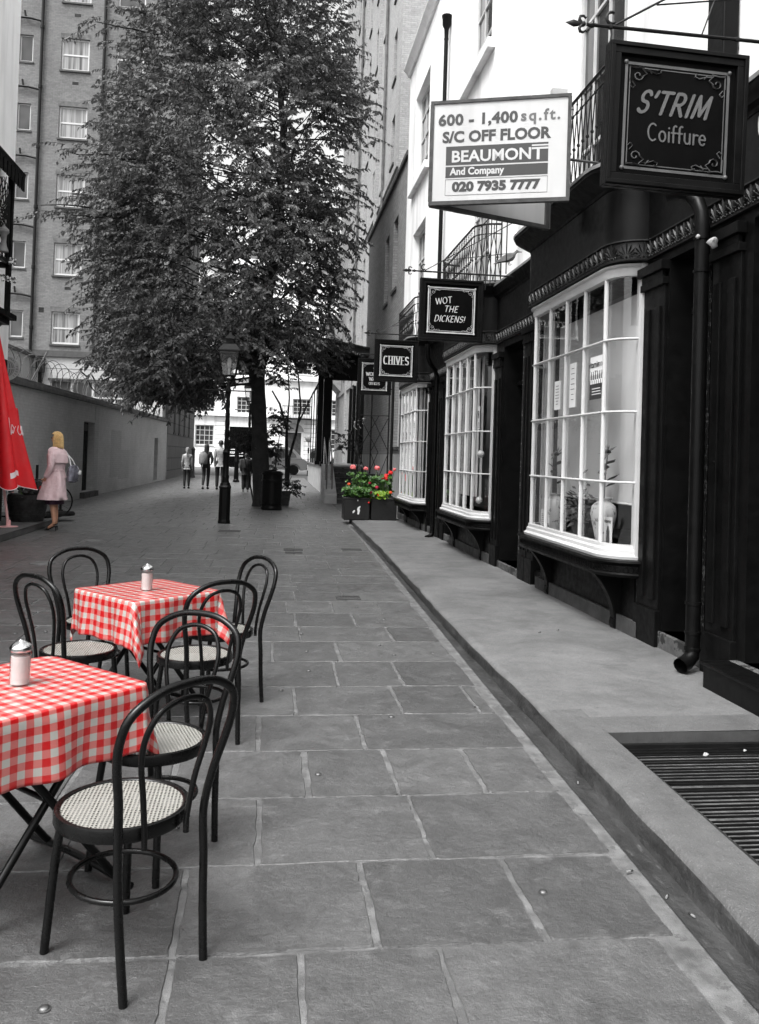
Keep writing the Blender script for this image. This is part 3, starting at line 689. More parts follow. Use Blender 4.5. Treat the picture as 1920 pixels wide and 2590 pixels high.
def make_door(u0, u1, z0, z1, ztr, lab=None, knob=True):
    Q = facing_left(XW+.30); mb = MB(); w = u1-u0
    pbox(mb, Q, u0, u1, z0, ztr, .0, .05)
    px = [(u0+.09, u0+w*.5-.04), (u0+w*.5+.04, u1-.09)] if w > .75 else [(u0+.1, u1-.1)]
    for a, b_ in px:
        for c, d in ((z0+.15, z0+.72), (z0+.82, z0+.98), (z0+1.08, ztr-.12)):
            for e in ((a, b_, c, c+.025), (a, b_, d-.025, d), (a, a+.025, c+.025, d-.025), (b_-.025, b_, c+.025, d-.025)): pbox(mb, Q, e[0], e[1], e[2], e[3], -.016, .001)
            pbox(mb, Q, a+.06, b_-.06, c+.06, d-.06, -.010, .001)
    d_ = mb.build('door', 'black_paint', ter, T_OFF, 0, bevel=.003)
    mb = MB(); pbox(mb, Q, u0, u1, ztr+.002, ztr+.05, -.07, .05); pbox(mb, Q, u0, u1, ztr+.05, ztr+.10, -.11, .05); pbox(mb, Q, u0, u1, ztr+.10, ztr+.13, -.05, .05)
    mb.build('transom_rail', 'black_paint', d_, T_OFF, 0)
    mb = MB(); pbox(mb, Q, u0+.05, u1-.05, ztr+.16, z1-.05, .02, .03); mb.build('fanlight', 'dark_glass', d_, T_OFF, 0)
    mb = MB(); pbox(mb, Q, u0+w/2-.015, u0+w/2+.015, ztr+.13, z1, -.02, .05); mb.build('mullion', 'black_paint', d_, T_OFF, 0)
    mb = MB(); pbox(mb, P, u0-.006, u0+.004, z0, z1, -.03, .02); mb.build('worn_edge', 'worn_edge', d_, T_OFF, 0)
    if knob: mb = MB(); mb.ball(Q(u1-.05 if w < .75 else u0+w/2+.05, z0+1.03, -.04), .022, 10); mb.build('knob', 'brass_knob', d_, T_OFF)
    return d_
for (a, b_, c, d) in dops:
    if b_-a > .4: make_door(a+.002, b_-.002, c, d-.01, c+2.55 if d > 3.2 else c+2.4)
    mb = MB()
    if b_-a > .4:
        pbox(mb, P, a-.10, b_+.10, .09, c, -.02 if a > 5.3 else -.06, .34); mb.build('doorstep', 'stone_step', ter, T_OFF, 0, bevel=.012)
# black painted box step in front of the near door
mb = MB(); mb.box(2.93, 3.12, 3.55, 5.30, .112, .275); mb.box(2.91, 3.125, 3.53, 5.32, .275, .297); mb.build('doorstep', 'black_paint_clean', ter, T_OFF, 0, bevel=.006)
# pilasters: fluted strips with cap and base
for a, b_ in ((5.33, 5.70), (6.45, 6.84), (9.72, 9.98), (10.02, 10.26), (11.34, 11.68), (14.98, 15.20), (15.36, 15.74), (16.62, 16.74), (19.26, 19.38)):
    mb = MB(); zt = 3.28 if a < 11 else 3.12; w = b_-a
    pbox(mb, P, a, b_, .24, zt, -.025, .002); pbox(mb, P, a+w*.14, a+w*.36, .5, zt-.35, -.045, -.024); pbox(mb, P, a+w*.64, a+w*.86, .5, zt-.35, -.045, -.024)
    pbox(mb, P, a-.012, b_+.012, .10, .42, -.05, .001); pbox(mb, P, a-.015, b_+.015, zt-.18, zt-.12, -.055, .001); pbox(mb, P, a-.03, b_+.03, zt-.06, zt+.02, -.08, .001); pbox(mb, P, a, b_, zt-.12, zt-.06, -.05, .001)
    mb.build('pilaster', 'black_paint', ter, T_OFF, 0, bevel=.004)

# entablature: frieze of palmettes, fascia, cornice; follows each bow
def entab_path(xo=0):
    p = [(XW, -3.)]
    for (y0, y1, c, d) in BAYS:
        p += bowpath(y0-.05, y1+.05)
    p.append((XW, 20.75)); q = []
    L = len(p)
    return p
def segs():
    out_ = [('s', [(XW, -3), (XW, BAYS[0][0]-.05)], 3.37, 4.10)]
    for i, (y0, y1, c, d) in enumerate(BAYS):
        out_.append(('b', bowpath(y0-.05, y1+.05), d+.015, 4.12-.05*i))
        yn = BAYS[i+1][0]-.05 if i < 2 else 20.75
        out_.append(('s', [(XW, y1+.05), (XW, yn)], (3.29, 3.2, 3.1)[i], 4.02-.05*i))
    return out_
fr = MB(); fa = MB(); co = MB(); pm = MB()
def palmette(O, ud, nn, w, h, odd):
    O, ud, nn = Vector(O), Vector(ud), Vector(nn); z = Vector((0, 0, 1)); n_ = 7
    for i in range(n_):
        a = R(-72+144*i/(n_-1)); L_ = h*(.80-.22*abs(sin(a)))
        d = ud*sin(a)+z*cos(a); s = d.cross(nn)
        b0 = O-z*h*.36+d*h*.10; t = b0+d*L_
        if odd: t = t+s*.0
        ww = w*.062
        p0 = b0+nn*.004; p1 = b0+d*L_*.68+s*ww+nn*.006; p2 = t-d*L_*.02+nn*(.014 if odd else .022); p3 = b0+d*L_*.68-s*ww+nn*.006; rdg = b0+d*L_*.62+nn*.022
        k = len(pm.v); pm.v += [tuple(q) for q in (p0, p1, p2, p3, rdg)]
        for f in ((0, 1, 4), (1, 2, 4), (2, 3, 4), (3, 0, 4)): pm.face([k+j for j in f])
    pm.ball(tuple(O-z*h*.36+nn*.008), w*.11, 6)
    for s_ in (-1, 1):          # scrolls at the foot
        c = O-z*h*.38+ud*w*.32*s_
        pts = [c+ud*(w*.15*cos(t)*s_*(1-t/9))+z*(w*.13*sin(t)*(1-t/9))+nn*.010 for t in [k*.8 for k in range(7)]]
        pm.tube(pts, .0055, 4)
for kind, pth, zf, zc in segs():
    o_ = .05 if kind == 'b' else .02
    H_ = .175
    fr.mould(pth, [(-.02, zf), (o_+.015, zf), (o_+.018, zf+.012), (o_, zf+.02), (o_-.004, zf+H_-.015), (o_+.022, zf+H_-.01), (o_+.022, zf+H_), (-.02, zf+H_)], side=1)
    # palmettes along the path
    tot = 0; pts = [Vector(p) for p in pth]; wp = .115
    acc = wp/2; k_ = 0
    for a, b_ in zip(pts, pts[1:]):
        L_ = (b_-a).length; d = (b_-a)/L_; nn = Vector((-d.y, d.x))
        while acc < L_:
            q = a+d*acc+nn*(o_)
            if q.y > 2.5: palmette((q.x, q.y, zf+H_*.5), (d.x, d.y, 0), (nn.x, nn.y, 0), wp, H_*.86, k_ % 2)
            acc += wp; k_ += 1
        acc -= L_
    fa.mould(pth, [(-.04, zf+H_), (o_-.0, zf+H_+.001), (o_+.004, zc-.10), (-.04, zc-.10)], side=1)
    e = .19 if kind == 'b' else .10
    co.mould(pth, [(-.1, zc-.10), (o_+.012, zc-.10), (o_+.02, zc-.07), (o_+.06, zc-.05), (o_+e*.75, zc+.0), (o_+e, zc+.03), (o_+e, zc+.085), (-.1, zc+.10)], side=1)
f_ = fr.build('frieze', 'frieze_paint', ter, T_OFF, 40); pm.build('palmette_carving', 'frieze_paint', f_, T_OFF, 25, fixn=False)
fa_ = fa.build('fascia', 'black_paint_clean', ter, T_OFF, 40); co.build('cornice', 'black_paint', ter, T_OFF, 40)
mb = MB()
for kind, pth, zf, zc in segs():
    o_ = .05 if kind == 'b' else .02; e = .19 if kind == 'b' else .10
    mb.mould(pth, [(-.1, zc+.10), (o_+e+.006, zc+.083), (o_+e+.008, zc+.060), (o_+e+.014, zc+.060), (o_+e+.014, zc+.092), (-.1, zc+.112)], side=1)
mb.build('lead_flashing', 'lead', ter, T_OFF, 40)
mb = MB(); strokes(mb, '02', (XW-.022, 5.05, 3.82), (0, -1, 0), (0, 0, 1), .17, nib=(.17, .06, 0), xs=1.0)
mb.build('number', 'gilt_light', fa_, T_OFF, 0, fixn=False)

# bow windows
def vase(mb, c, h, m=0):
    mb.lathe([(.045*h/.4, 0), (.055*h/.4, .01), (.085*h/.4, h*.35), (.105*h/.4, h*.68), (.085*h/.4, h*.88), (.055*h/.4, h*.93), (.068*h/.4, h), (.05*h/.4, h*.99)], 18, c, m)
for bi, (y0, y1, z0, z1) in enumerate(BAYS):
    pth = bowpath(y0, y1, 0, 6)
    mb = MB()
    ncol = 4; fy0, fy1 = y0+.26, y1-.26
    zs = [z0+.07, z0+.62, z0+1.24, z0+1.88, z1-.10]
    # head and base rails, jamb posts
    mb.mould(pth, [(-.05, z1-.10), (.012, z1-.10), (.02, z1-.07), (.02, z1-.03), (.045, z1-.015), (.045, z1), (-.05, z1)], side=1)
    mb.mould(pth, [(-.06, z0-.045), (.055, z0-.045), (.06, z0-.02), (.03, z0), (.028, z0+.03), (.012, z0+.045), (.01, z0+.075), (-.06, z0+.075)], side=1)
    for s_, yy in ((-1, y0), (1, y1)): mb.box(XW-.035, XW+.06, min(yy-s_*.0, yy-s_*.075), max(yy, yy-s_*.075), z0+.075, z1-.10); mb.box(XW-.05, XW+.02, min(yy, yy+s_*.05), max(yy, yy+s_*.05), z0-.04, z1)
    # glazing bars
    ycs = [fy0+(fy1-fy0)*i/ncol for i in range(ncol+1)]
    for yy in ycs:
        w = .0125 if yy not in (ycs[0], ycs[-1]) else .020
        mb.prism([(-.012, -w), (.0, -w*.9), (.010, -w*.35), (.010, w*.35), (0, w*.9), (-.012, w), (-.024, w*.7), (-.024, -w*.7)], lambda u, v, q: (XF-u, yy+v, q), z0+.07, z1-.09)
    for z in zs[1:-1]: mb.mould(pth, [(-.024, z-.010), (.006, z-.010), (.015, z-.004), (.015, z+.004), (.006, z+.010), (-.024, z+.010)], side=1)
    bw_ = mb.build('bay_window', 'white_paint', ter, T_OFF, 40)
    g = MB(); L_ = len(pth)
    for i in range(L_-1):
        (ax, ay), (bx, by) = pth[i], pth[i+1]; g.poly([(ax+.02, ay, z0+.06), (bx+.02, by, z0+.06), (bx+.02, by, z1-.08), (ax+.02, ay, z1-.08)])
    g.build('glazing', 'clear_glass', bw_, T_OFF, 0)
    # black moulded sill with guilloche, and its ring pattern
    s_ = MB(); po = bowpath(y0-.03, y1+.03)
    s_.mould(po, [(-.2, z0-.20), (.085, z0-.195), (.10, z0-.17), (.085, z0-.155), (.085, z0-.095), (.105, z0-.08), (.125, z0-.065), (.12, z0-.047), (-.2, z0-.047)], side=1)
    tot = 0; acc = .03
    for a, b_ in zip([Vector(q) for q in po], [Vector(q) for q in po][1:]):
        l2 = (b_-a).length; d = (b_-a)/l2; nn = Vector((-d.y, d.x))
        while acc < l2:
            q = a+d*acc+nn*.087
            s_.tube([(q.x+d.x*.024*cos(t), q.y+d.y*.024*cos(t), z0-.125+.024*sin(t)) for t in [k*2*pi/10 for k in range(10)]], .005, 4, True); acc += .043
        acc -= l2
    s_.build('window_sill', 'black_paint', bw_, T_OFF, 40)
    # brackets
    for yy in (y0+.34, y1-.34):
        k = MB(); zb = .115; zt = z0-.20; pts = [(0, zb), (.07, zb), (.09, zb+.05), (.075, zb+.10)]
        for i in range(9):
            t = i/8; pts.append((.075+.02*sin(pi*t*.5)+.17*t**2.2, zb+.10+(zt-zb-.12)*t))
        pts += [(.27, zt), (0, zt)]
        k.prism(pts, lambda u, v, w: (XW-u, yy+w, v), -.05, .05); k.build('bracket', 'black_paint', bw_, T_OFF, 30, bevel=.008)
    # stall riser under the window with a stone plinth
    k = MB(); k.box(XW-.03, XW+.01, y0, y1, .11, z0-.2); k.box(XW-.06, XW+.0, y0-.1, y1+.1, .10, .26, 1); k.build('stall_riser', ['black_paint', 'stone_dark'], bw_, T_OFF, 0)
    # inside: shelf, side walls, back wall, ceiling
    k = MB(); k.box(XF+.06, XW+.95, y0+.05, y1-.05, z0-.08, z0+.02); k.box(XW+.04, XW+1.6, y0+.02, y0+.05, z0, z1); k.box(XW+.04, XW+1.6, y1-.05, y1-.02, z0, z1); k.box(XW+1.6, XW+1.65, y0, y1, z0-.7, z1); k.box(XW, XW+1.6, y0, y1, z1, z1+.02); k.box(XW+.95, XW+1.6, y0+.05, y1-.05, z0-.7, z0-.68)
    k.build('shop_interior', 'room_wall', bw_, T_OFF, 0)
    if bi == 0:
        k = MB(); k.box(XW+.02, XW+.03, y0+.1, y1-.32, z0+.42, z1-.22); k.tube([(XW+.025, y0+.1, z0+.42), (XW+.025, y1-.32, z0+.42)], .012, 6); k.build('roller_blind', 'blind', bw_, T_OFF, 30)
        k = MB(); k.box(XW+.04, XW+.10, y1-.24, y1-.14, z0, z1); k.build('inner_post', 'stone_dark', bw_, T_OFF, 0)
    else:
        k = MB(); a = y0+.55 if bi == 1 else y0+.45
        for i in range(16):
            ya = a+(y1-.1-a)*i/16; k.box(XW-.03+.03*sin(i*1.7), XW-.025+.03*sin(i*1.7)+.004, ya, ya+(y1-.1-a)/16+.004, z0+(.25 if bi == 1 else .05), z1-.1)
        k.build('curtain', 'blind', bw_, T_OFF, 30)
    k = MB(); pbox(k, P, y0-.035, y0-.004, .14, z1, -.012, .004); k.build('worn_edge', 'worn_edge', bw_, T_OFF, 0)
# downpipes
def pipe_run(y_, x, z0, z1, r, elbow=None, spout=False, hopper=False, lab=''):
    t = MB()
    pts = []
    if elbow: pts += elbow
    pts += [(x, y_, z1), (x, y_, z0)]
    t.tube(pts, r, 12)
    for z in ([z0+.14, z0+.35] if spout else [])+[z0+.02, z1-.08, z1-.32]: t.lathe([(r, -.012), (r+.007, -.010), (r+.007, .010), (r, .012)], 12, (x, y_, z))
    if spout: t.tube([(x, y_, z0+.03), (x-.01, y_-.01, z0-.03), (x-.06, y_-.03, z0-.07), (x-.12, y_-.06, z0-.09)], [r, r*1.02, r*1.05, r*1.1], 12, caps=False)
    if hopper: t.lathe([(r, -.3), (r*1.2, -.12), (r*2.1, -.05), (r*2.2, .08), (r*2.5, .10), (r*2.5, .14), (r*2.0, .14)], 10, (x, y_, z1))
    return t.build('downpipe', 'black_paint_clean', ter, T_OFF, 40)
pipe_run(5.68, 3.055, .27, 3.35, .052, [(2.90, 5.92, 3.66), (2.96, 5.86, 3.655), (3.01, 5.79, 3.62), (3.04, 5.73, 3.55), (3.054, 5.69, 3.45)], spout=True)
pipe_run(15.55, 3.06, .2, 3.2, .045, [(2.8, 15.2, 3.75), (2.82, 15.22, 3.5), (2.9, 15.3, 3.36), (3.0, 15.45, 3.30)], spout=True)
pipe_run(15.75, 3.09, 4.1, 10.1, .04, hopper=True)
mb = MB(); mb.box(3.05, 3.17, 5.45, 5.67, 4.22, 11.2); mb.box(3.03, 3.17, 5.43, 5.69, 7.6, 7.75); mb.build('downpipe', 'black_paint_clean', ter, T_OFF, 0, bevel=.01)

# balconies over the bows: railing of crossed bars with balls
def balcony(y0, y1, zb, style, near=True):
    x = 2.82; r = .30
    pth = [(XW, y0)]+[(XW-(XW-x)*sin(a), y0+r*(1-cos(a))) for a in [pi/2*i/6 for i in range(1, 7)]]
    pth += [(x, y0+r+(y1-y0-2*r)*i/10) for i in range(1, 10)]+[(XW-(XW-x)*sin(a), y1-r*(1-cos(a))) for a in [pi/2*(6-i)/6 for i in range(0, 6)]]+[(XW, y1)]
    S = [0]
    for a, b_ in zip(pth, pth[1:]): S.append(S[-1]+hypot(a[0]-b_[0], a[1]-b_[1]))
    def at(s):
        for i in range(len(S)-1):
            if s <= S[i+1]+1e-9: t = (s-S[i])/(S[i+1]-S[i]); return pth[i][0]*(1-t)+pth[i+1][0]*t, pth[i][1]*(1-t)+pth[i+1][1]*t
        return pth[-1]
    t = MB(); TT = S[-1]
    for z, q in ((zb+.92, .016), (zb+.78, .008), (zb+.10, .009), (zb+.04, .011)): t.tube([(a, b_, z) for a, b_ in pth], q, 6)
    n = int(TT/.115)
    for i in range(n+1):
        s = TT*i/n; X, Y = at(s); X2, Y2 = at(min(TT, s+TT/n)); X0, Y0 = at(max(0, s-TT/n)); 
        t.tube([(X, Y, zb+.78), (X, Y, zb+.92)], .007, 5)
        if i < n:
            t.tube([(X, Y, zb+.10), (X2, Y2, zb+.78)], .0065, 5); t.tube([(X2, Y2, zb+.10), (X, Y, zb+.78)], .0065, 5)
            xm, ym = (X+X2)/2, (Y+Y2)/2; t.ball((xm, ym, zb+.44), .019, 6)
        t.ball((X, Y, zb+.78), .018, 6); t.ball((X, Y, zb+.86), .012, 6); t.ball((X, Y, zb+.10), .016, 6)
    for s in (0, TT): X, Y = at(s); t.tube([(X, Y, zb), (X, Y, zb+.95)], .012, 6)
    return t.build('balcony_railing', 'black_iron', ter, T_OFF, 40)
balcony(6.75, 9.45, 4.22, 0); balcony(11.6, 14.3, 4.10, 0); balcony(16.7, 19.3, 4.02, 0)
# plain rods guarding the near end of the second balcony
mb = MB()
for i in range(6): mb.tube([(2.86, 10.2+.26*i, 3.98), (2.86, 10.2+.26*i, 4.95)], .008, 5)
mb.tube([(2.86, 10.15, 4.95), (2.86, 11.6, 4.95)], .008, 5); mb.build('guard_rods', 'black_iron', ter, T_OFF, 40)
# ================================================================ HANGING SIGNS
def bracket(mb, x0, x1, y_, z, Yw, k=1.0):
    """horizontal bar with a spear and fleur-de-lis end, stay rods and a scroll"""
    mb.tube([(x0+.12, y_, z), (x1, y_, z+.0)], .011*k, 8)
    mb.lathe([(.0005, -.05), (.016, -.015), (.022, .0), (.018, .02), (.007, .06)], 8, M=Matrix.Translation((x0+.04, y_, z)) @ Matrix.Rotation(pi/2, 4, 'Y'), sx=1, sy=.5)
    mb.lathe([(.011, -.02), (.020, 0), (.011, .02)], 8, M=Matrix.Translation((x0+.15, y_, z)) @ Matrix.Rotation(pi/2, 4, 'Y'))
    mb.lathe([(.009, -.012), (.018, 0), (.009, .012)], 8, M=Matrix.Translation((x0+.10, y_, z)) @ Matrix.Rotation(pi/2, 4, 'Y'))
    for s in (-1, 1): mb.tube([(x0+.095, y_, z), (x0+.075, y_, z+s*.025), (x0+.08, y_, z+s*.045), (x0+.10, y_, z+s*.048), (x0+.115, y_, z+s*.036), (x0+.12, y_, z+s*.046)], [.008, .010, .009, .007, .006, .003], 6)
    # scroll and stays
    sc_ = [(x0+.27+.035*cos(t)*(1-.05*t), y_, z+.05+.04*sin(t)*(1-.05*t)) for t in [R(60+22*i) for i in range(13)]]
    mb.tube(sc_, .009, 6)
    zt = z+(x1-x0-.3)*.62
    mb.tube([(x0+.29, y_, z+.012), (x1, y_, zt)], .007, 6)
    xm = x0+.29+(x1-x0-.29)*.20; mb.tube([(xm, y_, z+(zt-z)*.20), (x1, y_, z+(zt-z)*.42)], .005, 6)
    xm2 = x0+.29+(x1-x0-.29)*.42; mb.tube([(xm2, y_, z), (xm2+.12, y_, z+(zt-z)*.44)], .005, 6)
def corner_scrolls(mb, P2, w, h, mm, big):
    """engraved-looking leaf scrolls in the four corners"""
    for sx_ in (-1, 1):
        for sy_ in (-1, 1):
            def q(u, v): return P2(sx_*(w-u), sy_*(h-v))
            s = big
            for pts, r_ in (([(.02+.045*s+.032*s*cos(t)*(1-t/9), .02+.045*s+.032*s*sin(t)*(1-t/9)) for t in [k*.7 for k in range(10)]], .006*s),
                            ([(.03*s, .10*s), (.05*s, .125*s), (.035*s, .14*s), (.02*s, .125*s)], .005*s), ([(.10*s, .03*s), (.14*s, .03*s), (.18*s, .045*s), (.205*s, .035*s), (.20*s, .018*s), (.185*s, .022*s)], .006*s),
                            ([(.09*s, .02*s), (.12*s, .05*s), (.09*s, .07*s)], .006*s), ([(.13*s, .02*s), (.15*s, .045*s)], .006*s), ([(.015*s, .015*s), (.05*s, .02*s), (.10*s, .012*s)], .006*s), ([(.015*s, .02*s), (.015*s, .09*s)], .005*s)):
                mb.tube([q(*p) for p in pts], r_*1.5, 5, m=mm, flat=.35)
def sign(label, X0, X1, Y, Z0, Z1, barz, barx, frame_m, draw, lm, tilt=0, scroll=1.0, hang=True):
    cx, cz = (X0+X1)/2, (Z0+Z1)/2; w, h = (X1-X0)/2, (Z1-Z0)/2
    root = thing('hanging_sign', label, 'shop sign', (cx, Y, Z0), 0, 'black hanging signs of the shops')
    off = (cx, Y, Z0); T = Matrix.Translation((cx, Y, cz)) @ Matrix.Rotation(tilt, 4, 'Y')
    q = lambda u, v, d: tuple(T @ Vector((u, d, v)))       # d: negative towards the viewer
    mb = MB()
    for s in (-1, 1):                                       # moulded frame on both faces
        for (a, b_, c, d) in ((-w, w, h-.07, h), (-w, w, -h, -h+.07), (-w, -w+.07, -h+.07, h-.07), (w-.07, w, -h+.07, h-.07)):
            mb.hexa([q(a, c, s*.002), q(b_, c, s*.002), q(b_, c, s*.038), q(a, c, s*.038), q(a, d, s*.002), q(b_, d, s*.002), q(b_, d, s*.038), q(a, d, s*.038)])
        for (a, b_, c, d) in ((-w+.005, w-.005, h-.03, h-.005), (-w+.005, w-.005, -h+.005, -h+.03), (-w+.005, -w+.03, -h+.03, h-.03), (w-.03, w-.005, -h+.03, h-.03)):
            mb.hexa([q(a, c, s*.038), q(b_, c, s*.038), q(b_, c, s*.050), q(a, c, s*.050), q(a, d, s*.038), q(b_, d, s*.038), q(b_, d, s*.050), q(a, d, s*.050)])
    mb.build('frame', 'black_paint', root, off, 0, bevel=.003)
    mb = MB(); mb.hexa([q(-w+.06, -h+.06, -.012), q(w-.06, -h+.06, -.012), q(w-.06, -h+.06, .012), q(-w+.06, -h+.06, .012), q(-w+.06, h-.06, -.012), q(w-.06, h-.06, -.012), q(w-.06, h-.06, .012), q(-w+.06, h-.06, .012)])
    pan = mb.build('panel', 'sign_black', root, off, 0)
    mb = MB(); w2, h2 = w-.105, h-.105
    for face in (-1,):
        for k_, (ww, hh, t) in enumerate(((w2, h2, .016), (w2-.028, h2-.028, .005))):
            for (a, b_, c, d) in ((-ww, ww, hh-t, hh), (-ww, ww, -hh, -hh+t), (-ww, -ww+t, -hh+t, hh-t), (ww-t, ww, -hh+t, hh-t)):
                mb.hexa([q(a, c, -.0121), q(b_, c, -.0121), q(b_, c, -.0140), q(a, c, -.0140), q(a, d, -.0121), q(b_, d, -.0121), q(b_, d, -.0140), q(a, d, -.0140)])
        for sx_ in (-1, 1):
            for sy_ in (-1, 1): mb.ball(q(sx_*(w2-.004), sy_*(h2-.004), -.014), .014, 8)
        corner_scrolls(mb, lambda u, v: q(u, v, -.0145), w2-.014, h2-.014, 0, scroll)
    mb.build('border', frame_m, root, off, 40)
    mb = MB(); draw(mb, lambda u, v: q(u, v, -.012), T.to_3x3() @ Vector((1, 0, 0)), T.to_3x3() @ Vector((0, 0, 1)))
    mb.build('lettering', lm, root, off, 0, fixn=False)
    mb = MB()
    if barx is not None:
        bracket(mb, barx, XW, Y, barz, 0)
        for u in (-w+.01, w-.06):
            p = q(u, h, 0); mb.tube([(p[0], Y, barz+.012), (p[0]+.008, Y, (barz+p[2])/2), (p[0], Y, p[2]-.01)], .006, 6); mb.ball((p[0], Y, barz), .018, 6)
        mb.build('bracket', 'black_iron', root, off, 40)
    return root
def d_strim(mb, q, xd, yd):
    strokes(mb, "S'TRIM", q(-.03, .025), xd, yd, .130, nib=('o', .15), shear=.34, xs=.90, gap=.10)
    strokes(mb, 'Coiffure', q(.01, -.135), xd, yd, .100, nib=('o', .10), xs=.95, gap=.05)
def d_wot(mb, q, xd, yd):
    r = (xd*cos(.16)+yd*sin(.16), yd*cos(.16)-xd*sin(.16))
    strokes(mb, 'WOT', q(-.10, .085), r[0], r[1], .080, nib=(.12, .05, 35), shear=.12, xs=1.05, gap=.10)
    strokes(mb, 'THE', q(-.005, -.02), xd, yd, .078, nib=(.12, .05, 35), shear=.22, xs=1.1, gap=.10)
    strokes(mb, 'DICKENS!', q(-.02, -.150), xd, yd, .080, nib=(.12, .045, 35), shear=.22, xs=1.0, gap=.08)
def d_chives(mb, q, xd, yd): strokes(mb, 'CHIVES', q(0, -.07), xd, yd, .155, nib=(.15, .05, 0), xs=.76, gap=.10, serif=.10)
def d_wob(mb, q, xd, yd):
    strokes(mb, '1-', q(-.0, .14), xd, yd, .085, nib=(.17, .05, 0), xs=1, gap=.06, serif=.1)
    strokes(mb, 'WOBURN', q(0, .02), xd, yd, .085, nib=(.17, .05, 0), xs=1, gap=.06, serif=.1)
    strokes(mb, 'WALK', q(0, -.10), xd, yd, .085, nib=(.17, .05, 0), xs=1, gap=.06, serif=.1)
    strokes(mb, 'OFFICES', q(0, -.20), xd, yd, .062, nib=(.17, .05, 0), xs=1, gap=.06, serif=.1)
sign("large black hanging sign reading S'TRIM Coiffure, nearest on the right", 1.855, 2.715, 4.6, 3.215, 4.055, 4.155, 1.61, 'gilt_grey', d_strim, 'gilt_grey', R(1.2), 1.0)
sign('black hanging sign reading WOT THE DICKENS! above the lane', 1.83, 2.67, 10.6, 3.14, 3.95, 4.04, 1.60, 'gilt_light', d_wot, 'gilt_light', R(.3), .75)
sign('black hanging sign reading CHIVES in condensed capitals', 1.87, 2.71, 15.7, 3.06, 3.86, 3.97, 1.66, 'gilt_light', d_chives, 'gilt_light', R(.3), .8)
s4 = sign('black OFFICES sign on an iron post, partly behind the CHIVES sign', 2.02, 2.86, 20.35, 3.15, 4.04, 4.1, None, 'gilt_light', d_wob, 'gilt_light', 0, .8)
mb = MB(); mb.tube([(2.92, 20.35, .08), (2.92, 20.35, 4.25)], .035, 10); mb.tube([(2.92, 20.35, 4.15), (2.05, 20.35, 4.15)], .014, 8); mb.tube([(2.92, 20.35, 3.3), (2.82, 20.35, 3.3)], .014, 8); mb.ball((2.92, 20.35, 4.28), .05, 8)
mb.build('post', 'black_iron', s4, (2.44, 20.35, 3.15), 40)

# agent's board: two faces meeting at the outer edge
ab = thing('letting_board', 'white V shaped estate agent board with office letting text fixed above the shops', 'sign board', (1.39, 7.45, 3.84))
off = (1.39, 7.45, 3.84)
A0, B0, B1 = Vector((1.39, 7.45, 0)), Vector((2.52, 7.03, 0)), Vector((2.62, 7.95, 0)); Z0, Z1 = 3.86, 4.80; A0.x = 1.345
def board(A_, B_, name, back):
    xd = (B_-A_).normalized(); L_ = (B_-A_).length; nn = xd.cross(Vector((0, 0, 1)))    # towards the viewer
    if back: nn = -nn
    f = lambda u, v, w: tuple(A_+xd*u+nn*w+Vector((0, 0, 4.85-(4.80-v)*.955)))
    mb = MB()
    pb_ = lambda a, b_, c, d, e, g: mb.hexa([f(a, c, e), f(b_, c, e), f(b_, c, g), f(a, c, g), f(a, d, e), f(b_, d, e), f(b_, d, g), f(a, d, g)])
    pb_(.0, L_, Z0, Z1, -.010, .0); p = mb.build(name, 'board_white', ab, off, 0)
    mb = MB(); pb_ = lambda a, b_, c, d, e, g: mb.hexa([f(a, c, e), f(b_, c, e), f(b_, c, g), f(a, c, g), f(a, d, e), f(b_, d, e), f(b_, d, g), f(a, d, g)])
    for (a, b_, c, d) in ((-.005, L_+.005, Z1-.002, Z1+.028), (-.005, L_+.005, Z0-.035, Z0+.002), (-.008, .026, Z0+.002, Z1-.002), (L_-.026, L_+.008, Z0+.002, Z1-.002)): pb_(a, b_, c, d, -.035, .012)
    mb.build('frame', 'board_wood', p, off, 0)
    return p, f, xd, nn, L_
p, f, xd, nn, L_ = board(A0, B0, 'front_board', False); zd = Vector((0, 0, 1))
board(A0+Vector((.02, .05, 0)), B1, 'rear_board', True)
mb = MB(); o_ = lambda u, v: f(u, v, .001)
sc_ = .86
put_text(mb, '600 - 1,400', .138, o_(.425, 4.635), xd, zd, bold=.0055, spacing=1.06, m=0, xs=1.06)
put_text(mb, 'S/C OFF FLOOR', .138, o_(.59, 4.47), xd, zd, bold=.0055, m=0, xs=1.0)
put_text(mb, '020 7935 7777', .115, o_(.60, 3.992), xd, zd, bold=.0065, m=0, xs=1.12)
mb.build('lettering', 'board_ink', p, off, 0, fixn=False)
mb = MB(); put_text(mb, 'sq.ft.', .138, o_(.985, 4.640), xd, zd, bold=.004, spacing=1.25)
mb.build('faded_lettering', 'gilt_grey', p, off, 0, fixn=False)
mb = MB()
def strip(a, b_, c, d, e, g): mb.hexa([f(a, c, e), f(b_, c, e), f(b_, c, g), f(a, c, g), f(a, d, e), f(b_, d, e), f(b_, d, g), f(a, d, g)])
strip(.145, 1.06, 4.205, 4.385, .0005, .002); strip(.145, 1.06, 4.085, 4.19, .0005, .002)
for (a, b_, c, d) in ((.145, 1.06, 4.07-.003, 4.07), (.145, 1.06, 3.915, 3.918), (.145, .148, 3.918, 4.067), (1.057, 1.06, 3.918, 4.067)): strip(a, b_, c, d, .0005, .002)
mb.build('dark_band', 'board_ink', p, off, 0)
mb = MB(); put_text(mb, 'BEAUMON', .146, f(.555, 4.28, .002), xd, zd, bold=.0035, xs=1.03); put_text(mb, 'And Company', .092, f(.43, 4.140, .002), xd, zd, bold=.003, xs=.90)
strip(.960, .985, 4.225, 4.335, .002, .003); strip(.915, 1.06, 4.322, 4.340, .002, .0032); strip(.915, 1.06, 4.352, 4.366, .002, .0032)
